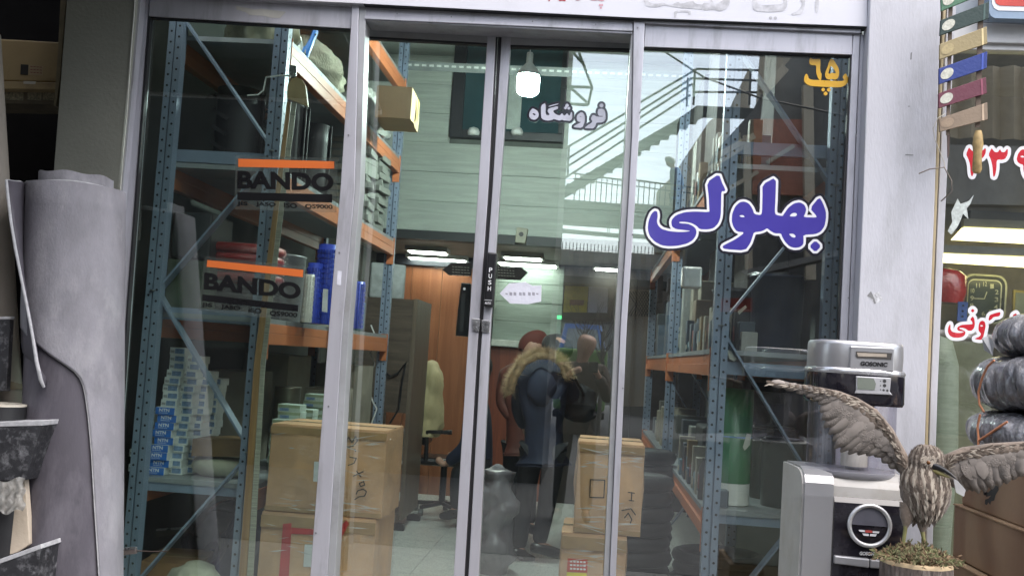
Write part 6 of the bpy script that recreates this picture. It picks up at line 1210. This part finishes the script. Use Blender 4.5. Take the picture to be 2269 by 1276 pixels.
for i, (x, y) in enumerate(fe):
    E_ = P(x, y, -.66 - .02 * math.sin(i)); at = cylp(min(y + 24, 800), R(lerp(-60, -22, max(0, (i - 6) / 4))), RR + .014)
    if y > 800: at = E_.lerp(P(104, 838, -.56), .8)
    rows.append([at, at.lerp(E_, .3) + Vector((-.01, .015, .01)), at.lerp(E_, .65) + Vector((-.004, .012, .004)), E_])
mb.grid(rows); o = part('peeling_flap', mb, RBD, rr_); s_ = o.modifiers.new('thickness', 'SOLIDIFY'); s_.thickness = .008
mb = MB(); mb.tube([r_[3] for r_ in rows], [.006] * (len(rows) - 3) + [.0075, .008, .006], 8); mb.tube([r_[k] for r_ in [rows[0]] for k in (3, 2, 1, 0)], .005, 8); part('flap_edge', mb, RBE, rr_)
mb = MB()
for k, (y, rad, a0, a1) in enumerate(((390, RR * .83, -120, 130), (398, RR * .72, -170, 100), (404, RR * .6, -100, 200))):
    mb.grid([[cylp(yy, R(lerp(a0, a1, q / 30)), rad) + Vector((0, 0, .004 * math.sin(q * .9 + k) if yy < 410 else 0)) for q in range(31)] for yy in (y, 450)])
o = part('core_layers', mb, RB, rr_); o.modifiers.new('thickness', 'SOLIDIFY').thickness = .008
mb = MB(); mb.tube([cylp(418, R(a), RR + .014) + Vector((0, 0, .004 * math.sin(a * .06))) for a in range(-58, 129, 6)], .0045, 6); part('rim_edge', mb, RBE, rr_)
# other rolls and slabs at the left edge
br = thing('beige_roll', 'tall beige carpet-like roll cut off by the left edge of the picture', 'roll', (P(0, 860, -.45).x, -.4, 0))
a0, a1 = P(-44, 80, -.30), P(2, 880, -.40); a2 = a1 + (a1 - a0) * (a1.z / (a0.z - a1.z))
part('roll_sheet', MB().tube([a0.lerp(a2, k / 12) for k in range(13)], .082, 26), M('beige_sheet', (.27, .24, .20), .8, var=.1, scale=3, bump=.15), br)
part('roll_band', MB().tube([P(-3, 838, -.395), P(1, 872, -.40)], .0845, 26), M('band_brown', (.18, .13, .08), .6), br)
fr_ = thing('felt_roll', 'dark roll with cream felt spiral end at the left edge', 'roll', (P(2, 900, -.62).x, -.6, 0))
fc = P(4, 898, -.62)
part('roll_sheet', MB().lathe((fc.x, -.62, 0), [(.093, 0), (.093, fc.z)], 30), BLKR, fr_)
for k, rad in enumerate((.091, .072, .053, .036)): part('felt_turn', MB().lathe((fc.x, -.62, 0), [(rad, fc.z - .02), (rad, fc.z + .008 - k * .001), (rad - .014, fc.z + .008 - k * .001), (rad - .014, fc.z - .02)], 30, True, 1, 1, False), M('cream_felt_end', (.50, .46, .38), .9, var=.15, bump=.4), fr_)
SLB = M('mottled_rubber', (.022, .022, .025), .6, var=.3, scale=8, dirt=(.22, .22, .23), dirt_amt=.8, dscale=26, bump=.6, bscale=25)
def slab(lab, q, Y, dep, edge):
    t = thing('rubber_slab', lab, 'rubber slab', P(*q[0], Y), 'dark rubber slabs at the left edge'); part('slab_body', MB().pq(q, Y, dep), SLB, t, .003); part('cut_edge', MB().pq(edge, Y - .002, dep), RBE, t, .002); return t
slab('speckled dark rubber slab with pale top edge beside the grey roll', [(-160, 950), (90, 944), (54, 1064), (-160, 1066)], -.74, .16, [(-160, 938), (94, 932), (92, 943), (-160, 949)])
slab('lowest dark rubber slab with slanting pale top edge', [(-160, 1310), (-100, 1285), (88, 1216), (78, 1420), (-160, 1420)], -.80, .2, [(-160, 1298), (-100, 1274), (90, 1205), (92, 1215), (-100, 1284), (-160, 1309)])
slab('narrow dark rubber scrap against the beige roll at the left edge', [(-160, 712), (22, 708), (14, 866), (-160, 870)], -.57, .03, [(-160, 704), (24, 701), (22, 707), (-160, 711)])
solo('cream_board', MB().pq([(54, 1046), (66, 1205), (40, 1222), (-160, 1290), (-160, 1160), (16, 1150), (44, 1080)], -.68, .03), M('cream_board', (.52, .44, .34), .7, var=.08, bump=.2), 'cream board wedged between the two dark rubber slabs', 'board', bevel=.003)
solo('film_drape', MB().grid([[P(x + 4 * math.sin(y * .2 + x), y + 6 * math.sin(x * .11), -.755 - .012 * math.sin(x * .3 + y * .2)) for x in range(-60, 60, 6)] for y in range(1062, 1142, 8)]), M('film_grey', (.42, .41, .38), .22, var=.2, bump=1, bscale=24, coat=.6, alpha=.8), 'crumpled clear film hanging below the speckled rubber slab', 'film')
solo('dark_roll', MB().lathe((P(-10, 1150, -.7).x, -.62, 0), [(.08, 0), (.085, P(0, 1068, -.7).z)], 24), BLKR, 'dark upright roll under the clear film at the left edge', 'roll')
mtb = thing('metal_bar', 'flat metal bar poking out behind the foot of the grey rubber roll', 'bar', P(270, 1225, -.25))
part('bar', MB().pq([(228, 1221), (299, 1216), (301, 1226), (228, 1236)], -.25, .02), M('bar_brown', (.14, .12, .11), .5, .3), mtb, .001)
part('bar_face', MB().pq([(228, 1217), (299, 1212), (299, 1216), (228, 1221)], -.252, .022), STEEL, mtb)
part('wire', MB().tube([P(298, 1219, -.245), P(335, 1221, -.2), P(372, 1220, -.15)], .0025, 5), BRN, mtb)

aw = thing('awning', 'added unseen awning that shades the left of the front', 'awning', (-3.5, -.1, 3.1))  # out of view, added to darken the top left of the front
part('canvas', MB().prism([(-8, -.12, 3.30), (-1.45, -.12, 3.30), (-1.45, -1.75, 2.98), (-8, -1.75, 2.98)], (0, 0, .02)), M('shade_canvas', (.05, .06, .05), .85, var=.2), aw)
part('front_bar', MB().tube([(-8, -1.75, 2.98), (-1.45, -1.75, 2.98)], .02, 8), STEEL, aw)
# ================================================================== the street in front of the shop, seen mirrored in the glass
def vq(mb, quad, Yv, dep):           # pixel quad as seen in the mirror, standing at Yv in front of the glass, pushed away from it
    return mb.prism([V(x, y, Yv) for x, y in quad], (0, -dep, 0))
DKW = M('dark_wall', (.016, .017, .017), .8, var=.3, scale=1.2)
wl = thing('street_wall', 'tall dark wall across the lane that the left part of the glass mirrors', 'wall', (-3, -8, 0))
e0 = V(1246, 100, 7.5); e1 = V(1236, 600, 7.5)
xe = (e0.x + e1.x) / 2
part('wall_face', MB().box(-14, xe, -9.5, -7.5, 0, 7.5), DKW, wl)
MT = M('dark_metal', (.035, .037, .036), .5, .3, var=.2)
sb_ = thing('sign_bracket', 'angular dark metal sign bracket on the end of the street wall', 'bracket', V(1280, 160, 7.4))
mb = MB()
for a, b in (((1240, 178), (1312, 180)), ((1312, 180), (1303, 220)), ((1303, 220), (1240, 216)), ((1262, 180), (1300, 214)), ((1280, 95), (1312, 180)), ((1250, 80), (1290, 125))): mb.beam(V(*a, 7.45), V(*b, 7.45), .03, .03)
part('bracket_tubes', mb, MT, sb_)
struct('street', MB().box(-30, 30, -40, -3.0, .0, .004), M('asphalt', (.05, .05, .05), .85, var=.25, scale=4))
# steel stair and gallery across the street
YG = 20.0; STG = M('stair_steel', (.055, .065, .062), .6, .2, var=.15)
sr = thing('steel_stair', 'grey steel outdoor stair with railings rising across the street', 'stairs', ground(V(1245, 420, YG)))
part('stringer', vq(MB(), [(1240, 415), (1500, 264), (1545, 233), (1690, 240), (1690, 262), (1560, 258), (1520, 275), (1240, 440)], YG, .12), STG, sr)
part('stringer', vq(MB(), [(1240, 415), (1500, 264), (1545, 233), (1690, 240), (1690, 262), (1560, 258), (1520, 275), (1240, 440)], YG + 1.3, .12), STG, sr)
for i in range(14):
    x = 1255 + i * 21.5; y = 402 - i * 12.2
    a, b = V(x, y, YG), V(x + 20, y, YG); mb = MB().box(a.x, b.x, -YG - 1.3, -YG, a.z - .04, a.z)
    for k in range(5): xx = lerp(a.x, b.x, k / 4); mb.box(xx, xx + .015, -YG - .02, -YG, a.z - .19, a.z - .045)
    part('tread', mb, STG, sr)
rl = M('rail_steel', (.06, .065, .065), .5, .3)
for dy in (0,):
    for a in ([(1245, 328), (1545, 152), (1682, 155)], [(1252, 350), (1533, 173), (1682, 178)], [(1245, 372), (1535, 185), (1535, 203), (1682, 204)], [(1245, 394), (1530, 210)]):
        mb = MB(); mb.tube([V(*p, YG + dy) for p in a], .03, 6); part('handrail', mb, rl, sr)
    for x, y0, y1 in ((1260, 322, 388), (1398, 240, 330), (1525, 172, 235), (1540, 152, 232), (1664, 154, 232)): part('rail_post', MB().beam(V(x, y0, YG + dy), V(x - 3, y1, YG + dy), .05, .05), rl, sr)
gl_ = thing('gallery', 'upper gallery with bar railing across the street', 'gallery', ground(V(1350, 450, YG + 2)))
part('deck', vq(MB(), [(1230, 436), (1560, 462), (1560, 488), (1230, 466)], YG + 1.4, 2.5), STG, gl_)
mb = MB(); mb.tube([V(1270, 380, YG + 1.4), V(1480, 408, YG + 1.4), V(1560, 418, YG + 1.4)], .025, 6); mb.tube([V(1270, 392, YG + 1.4), V(1480, 422, YG + 1.4), V(1560, 430, YG + 1.4)], .018, 6); part('handrail', mb, rl, gl_)
for k in range(24):
    x = 1275 + k * 11.8; y = 381 + k * 1.65; part('baluster', MB().beam(V(x, y, YG + 1.4), V(x - 4, y + 62, YG + 1.4), .025, .025), rl, gl_)
part('lower_beam', vq(MB(), [(1230, 502), (1480, 524), (1480, 532), (1230, 510)], YG + 1.4, .2), STG, gl_)
for x in (1348, 1352): part('hanger', MB().beam(V(x, 478, YG + 1.4), V(x - 2, 515, YG + 1.4), .02, .02), rl, gl_)
# corrugated shed with barred roof edge, shop window and posters
def corr(mb, q, Yv, pitch=.22, dep=.05):
    tl, tr, br_, bl_ = [V(*p, Yv) for p in q]; n = max(2, int((tr - tl).length / pitch))
    mb.grid([[a.lerp(b, k / (2 * n)) + Vector((0, dep * (k % 2), 0)) for k in range(2 * n + 1)] for a, b in ((tl, tr), (bl_, br_))], False); return mb
CRG = M('corrugated_tan', (.58, .49, .36), .6, .1, var=.15, scale=1.5, stretch=(2, 1, .4)); CRG2 = M('corrugated_grey', (.42, .41, .38), .6, .1, var=.2, scale=1.5, stretch=(2, 1, .4))
YS_ = 19.0
sh = thing('street_shed', 'grey corrugated shed across the street with a yellow poster in its window', 'shed', ground(V(1350, 600, YS_)))
part('upper_wall', corr(MB(), [(1225, 548), (1570, 572), (1570, 640), (1225, 618)], YS_), CRG2, sh)
mb = MB()
for k in range(34): x = 1230 + k * 8; mb.beam(V(x, 532 + k * .55, YS_), V(x - 1, 549 + k * .55, YS_), .02, .02)
part('roof_bars', mb, M('bars_white', (.45, .46, .42), .5), sh, stuff=True)
part('canopy', vq(MB(), [(1225, 606), (1570, 630), (1570, 645), (1225, 622)], YS_ - .8, .8), M('canopy_dark', (.07, .09, .085), .5), sh)
part('lower_wall', vq(MB(), [(1225, 622), (1385, 632), (1375, 900), (1215, 890)], YS_ + .1, .15), M('shed_lower', (.5, .5, .46), .7), sh)
wn = part('window', vq(MB(), [(1235, 626), (1362, 632), (1356, 712), (1230, 706)], YS_ + .0, .05), M('shed_window', (.10, .10, .09), .3), sh)
part('poster', vq(MB(), [(1251, 631), (1304, 633), (1300, 691), (1247, 690)], YS_ - .03, .02), M('poster_yellow', (.80, .66, .06), .5, var=.3, scale=3), wn)
part('poster', vq(MB(), [(1305, 631), (1348, 633), (1346, 692), (1302, 691)], YS_ - .03, .02), M('poster_white', (.75, .75, .75), .5, var=.2, scale=3), wn)
part('poster_picture', vq(MB(), [(1262, 662), (1294, 663), (1293, 675), (1262, 674)], YS_ - .05, .01), M('poster_red', (.3, .12, .06), .5, var=.5, scale=9), wn)
part('green_lamp', vq(MB(), [(1231, 697), (1244, 698), (1243, 706), (1230, 705)], YS_ - .06, .03), M('lamp_green', (.05, .8, .2), .5, emit=1.6, ecol=(.05, .9, .25)), wn)
dr = part('shed_door', corr(MB(), [(1392, 640), (1440, 643), (1430, 900), (1380, 900)], YS_, .3), CRG, sh)
mb = MB()
for k in range(8):
    mb.beam(V(1425 + k * 6, 645, YS_ - .1), V(1425 + k * 6 - 34, 700, YS_ - .1), .02, .02).beam(V(1420 + k * 6 - 30, 645, YS_ - .12), V(1420 + k * 6 + 4, 700, YS_ - .12), .02, .02)
part('lattice', mb, rl, sh, stuff=True)
# row of tan corrugated sheds climbing away on the right
gb = thing('gabled_shed', 'tan corrugated gabled sheds with dark lean-to roofs on the right side of the lane', 'building', (6, -18, 0))
part('gable_wall', vq(MB(), [(1456, 424), (1490, 390), (1572, 268), (1618, 236), (1618, 620), (1448, 620)], 24.0, .4), CRG, gb)
part('gable_wall', corr(MB(), [(1684, 120), (1790, 120), (1740, 700), (1640, 700)], 18.0), CRG, gb)
part('roof_panel', vq(MB(), [(1618, 238), (1660, 150), (1667, 152), (1662, 240)], 22.0, .2), CRG, gb)
DKG = M('shed_grey', (.13, .125, .115), .7, var=.3, scale=1.5)
part('dark_front', vq(MB(), [(1530, 440), (1590, 330), (1672, 240), (1690, 205), (1760, 120), (1900, -60), (3300, -60), (3300, 960), (1500, 960)], 17.0, .5), DKG, gb)
part('rear_wall', vq(MB(), [(1370, 560), (1660, 575), (1660, 960), (1370, 950)], 26.5, .3), M('rear_grey', (.16, .15, .135), .7, var=.35, scale=1.2), gb)
part('far_slats', corr(MB(), [(2080, 150), (2600, 140), (2600, 318), (2080, 305)], 12.0, .3, .12), CRG, gb)
part('far_wall', vq(MB(), [(2080, 318), (2600, 330), (2600, 460), (2080, 450)], 11.5, .3), CRG2, gb)
part('red_panel', vq(MB(), [(1672, 262), (1800, 264), (1780, 432), (1668, 430)], 16.8, .1), M('panel_redbrown', (.42, .13, .075), .6, var=.15), gb)
for a, b, w in (((1590, 345), (1672, 300), .12), ((1560, 380), (1660, 318), .08), ((1690, 205), (1740, 150), .18), ((1655, 300), (1660, 600), .14), ((1790, 190), (1796, 620), .2), ((1560, 450), (1680, 380), .08), ((1700, 360), (1760, 322), .08)):
    part('roof_beam', MB().beam(V(*a, 16.7), V(*b, 16.7), w, w), CRG, gb)
part('awning', vq(MB(), [(1640, 600), (1900, 545), (1900, 556), (1660, 612)], 14.0, 1.2), M('awning_grey', (.25, .24, .22), .6), gb)
part('shop_goods', vq(MB(), [(1600, 660), (1668, 660), (1668, 690), (1600, 690)], 14.5, .2), M('goods_red', (.30, .05, .03), .6, var=.5, scale=4), gb)
rs = random.Random(4)
for k in range(16):
    x = rs.uniform(1440, 1620); y = rs.uniform(600, 760); w = rs.uniform(8, 26); hh = rs.uniform(20, 70)
    part('stall_goods', vq(MB(), [(x, y), (x + w, y + 1), (x + w - 2, y + hh), (x - 2, y + hh)], 12.5 + rs.random() * 2, .4), M('goods_%d' % (k % 4), [(.20, .18, .15), (.09, .08, .07), (.28, .26, .22), (.05, .06, .07)][k % 4], .7, var=.3), gb)
solo('overhead_wire', MB().tube([V(1420, 80, 15), V(1465, 108, 15), V(1560, 170, 15), V(1690, 218, 15), V(1800, 240, 15), V(1900, 262, 15)], .02, 6), BLACK, 'black cable slung across the street', 'cable')
# parked truck
tk = thing('parked_truck', 'small parked truck with blue cab top and green body across the street', 'truck', ground(V(1290, 790, 16.5)))
TB = M('truck_blue', (.06, .18, .50), .3, var=.1); TG = M('truck_green', (.15, .30, .08), .4)
x0 = V(1236, 760, 16.5).x; x1 = V(1346, 760, 16.5).x; zt_ = V(1290, 716, 16.5).z
part('cab', MB().loft([[(x0, -16.5, zt_ - .95), (x1, -16.5, zt_ - .95), (x1, -18.3, zt_ - .95), (x0, -18.3, zt_ - .95)], [(x0 + .02, -16.5, zt_ - .5), (x1 - .02, -16.5, zt_ - .5), (x1 - .02, -18.3, zt_ - .5), (x0 + .02, -18.3, zt_ - .5)], [(x0 + .1, -16.75, zt_), (x1 - .14, -16.75, zt_), (x1 - .14, -18.1, zt_), (x0 + .1, -18.1, zt_)]], False), TB, tk, .06)
part('windscreen', MB().prism([(x0 + .12, -16.48, zt_ - .5), (x1 - .12, -16.48, zt_ - .5), (x1 - .22, -16.68, zt_ - .1), (x0 + .18, -16.68, zt_ - .1)], (0, -.02, 0)), M('screen_glass', (.25, .30, .32), .1), tk)
part('bonnet', MB().box(x0 - .02, x1 + .02, -16.6, -16.1, .5, zt_ - .52), TG, tk, .06)
part('bumper', MB().box(x0 - .02, x1 + .02, -16.2, -16.02, .35, .5), BLACK, tk, .03)
for x in (x0 + .15, x1 - .15): part('wheel', MB().tube([(x - .1, -16.9, .34), (x + .1, -16.9, .34)], .34, 18), BLKR, tk)
for x in (x0 + .2, x1 - .2): part('headlight', MB().tube([(x, -16.1, .75), (x, -16.06, .75)], .1, 14), VWHITE, tk)
# bare trees
for bx, sc2, lab in ((1292, 1.0, 'bare young tree in front of the yellow poster across the street'), (1332, .9, 'second bare young tree beside the white poster across the street')):
    b0_ = V(bx, 820, 15.5); b0_.z = 0; t = thing('bare_tree', lab, 'tree', b0_, 'bare street trees')
    top = V(bx - 4, 640, 15.5).z
    part('trunk', MB().tube([b0_, b0_ + Vector((.03, 0, top * .5)), b0_ + Vector((-.02, 0, top * .72))], [.05, .035, .025], 7), M('tree_bark', (.12, .11, .10), .9), t)
    mb = MB(); rt = random.Random(bx)
    for k in range(16):
        p = b0_ + Vector((0, 0, top * rt.uniform(.5, .75))); d = Vector((rt.uniform(-.6, .6), rt.uniform(-.4, .4), rt.uniform(.4, 1))); mb.tube([p, p + d * .3 * sc2, p + d * .7 * sc2 + Vector((rt.uniform(-.1, .1), 0, .1))], [.014, .009, .003], 5)
    part('crown', mb, M('tree_bark', (.12, .11, .10), .9), t)
# worker on the gallery
q = lambda x, y, d=0: V(x, y, YG + 2.4 + d)
figure('person', 'person in blue overalls and pale cap standing on the gallery across the street', dict(pelvis=q(1497, 430), chest=q(1498, 390), neck=q(1492, 372), head=q(1486, 362), face=q(1470, 366), shL=q(1492, 380, -.15), elL=q(1502, 405, -.15), wrL=q(1508, 425, -.1), haL=q(1509, 430, -.1), shR=q(1502, 380, .15), elR=q(1510, 402, .15), wrR=q(1512, 422, .1), haR=q(1512, 427, .1), hipL=q(1495, 436, -.08), knL=q(1493, 462, -.08), ankleL=q(1493, 492, -.08), toeL=q(1486, 496, -.08), hipR=q(1499, 436, .08), knR=q(1500, 464, .08), ankleR=q(1502, 492, .08), toeR=q(1495, 496, .08)), (BLUF, M('blue_trousers', (.015, .03, .07), .8), M('cap_pale', (.35, .33, .30), .7)), scale=1.1)
# the photographer, mirrored as a bald man in a dark brown coat holding a phone
hx, hz_ = -.06, 1.60
figure('person', 'bald photographer in a dark brown coat holding up a phone, mirrored in the right door', dict(pelvis=(hx - .04, -4.95, .95), chest=(hx - .04, -4.93, 1.26), neck=(hx - .03, -4.90, 1.46), head=(hx, -4.87, hz_), face=(hx, -4.0, hz_ - .05), shL=(hx + .17, -4.92, 1.37), elL=(hx + .24, -4.82, 1.12), wrL=(hx + .12, -4.60, 1.36), haL=(hx + .08, -4.575, 1.41), shR=(hx - .24, -4.92, 1.37), elR=(hx - .28, -4.82, 1.12), wrR=(hx - .12, -4.60, 1.36), haR=(hx - .02, -4.575, 1.40), hipL=(hx + .06, -4.95, .92), knL=(hx + .08, -4.92, .50), ankleL=(hx + .09, -4.95, .09), toeL=(hx + .10, -4.82, .05), hipR=(hx - .14, -4.95, .92), knR=(hx - .16, -4.92, .50), ankleR=(hx - .17, -4.95, .09), toeR=(hx - .18, -4.82, .05), hat=1), (BRN, BLKF, HAIR))
ph_ = thing('phone', 'phone held up by the photographer', 'phone', (0, -4.535, 1.45))
part('phone_body', MB().box(-.02, .06, -4.542, -4.532, 1.37, 1.465), BLACK, ph_, .003)
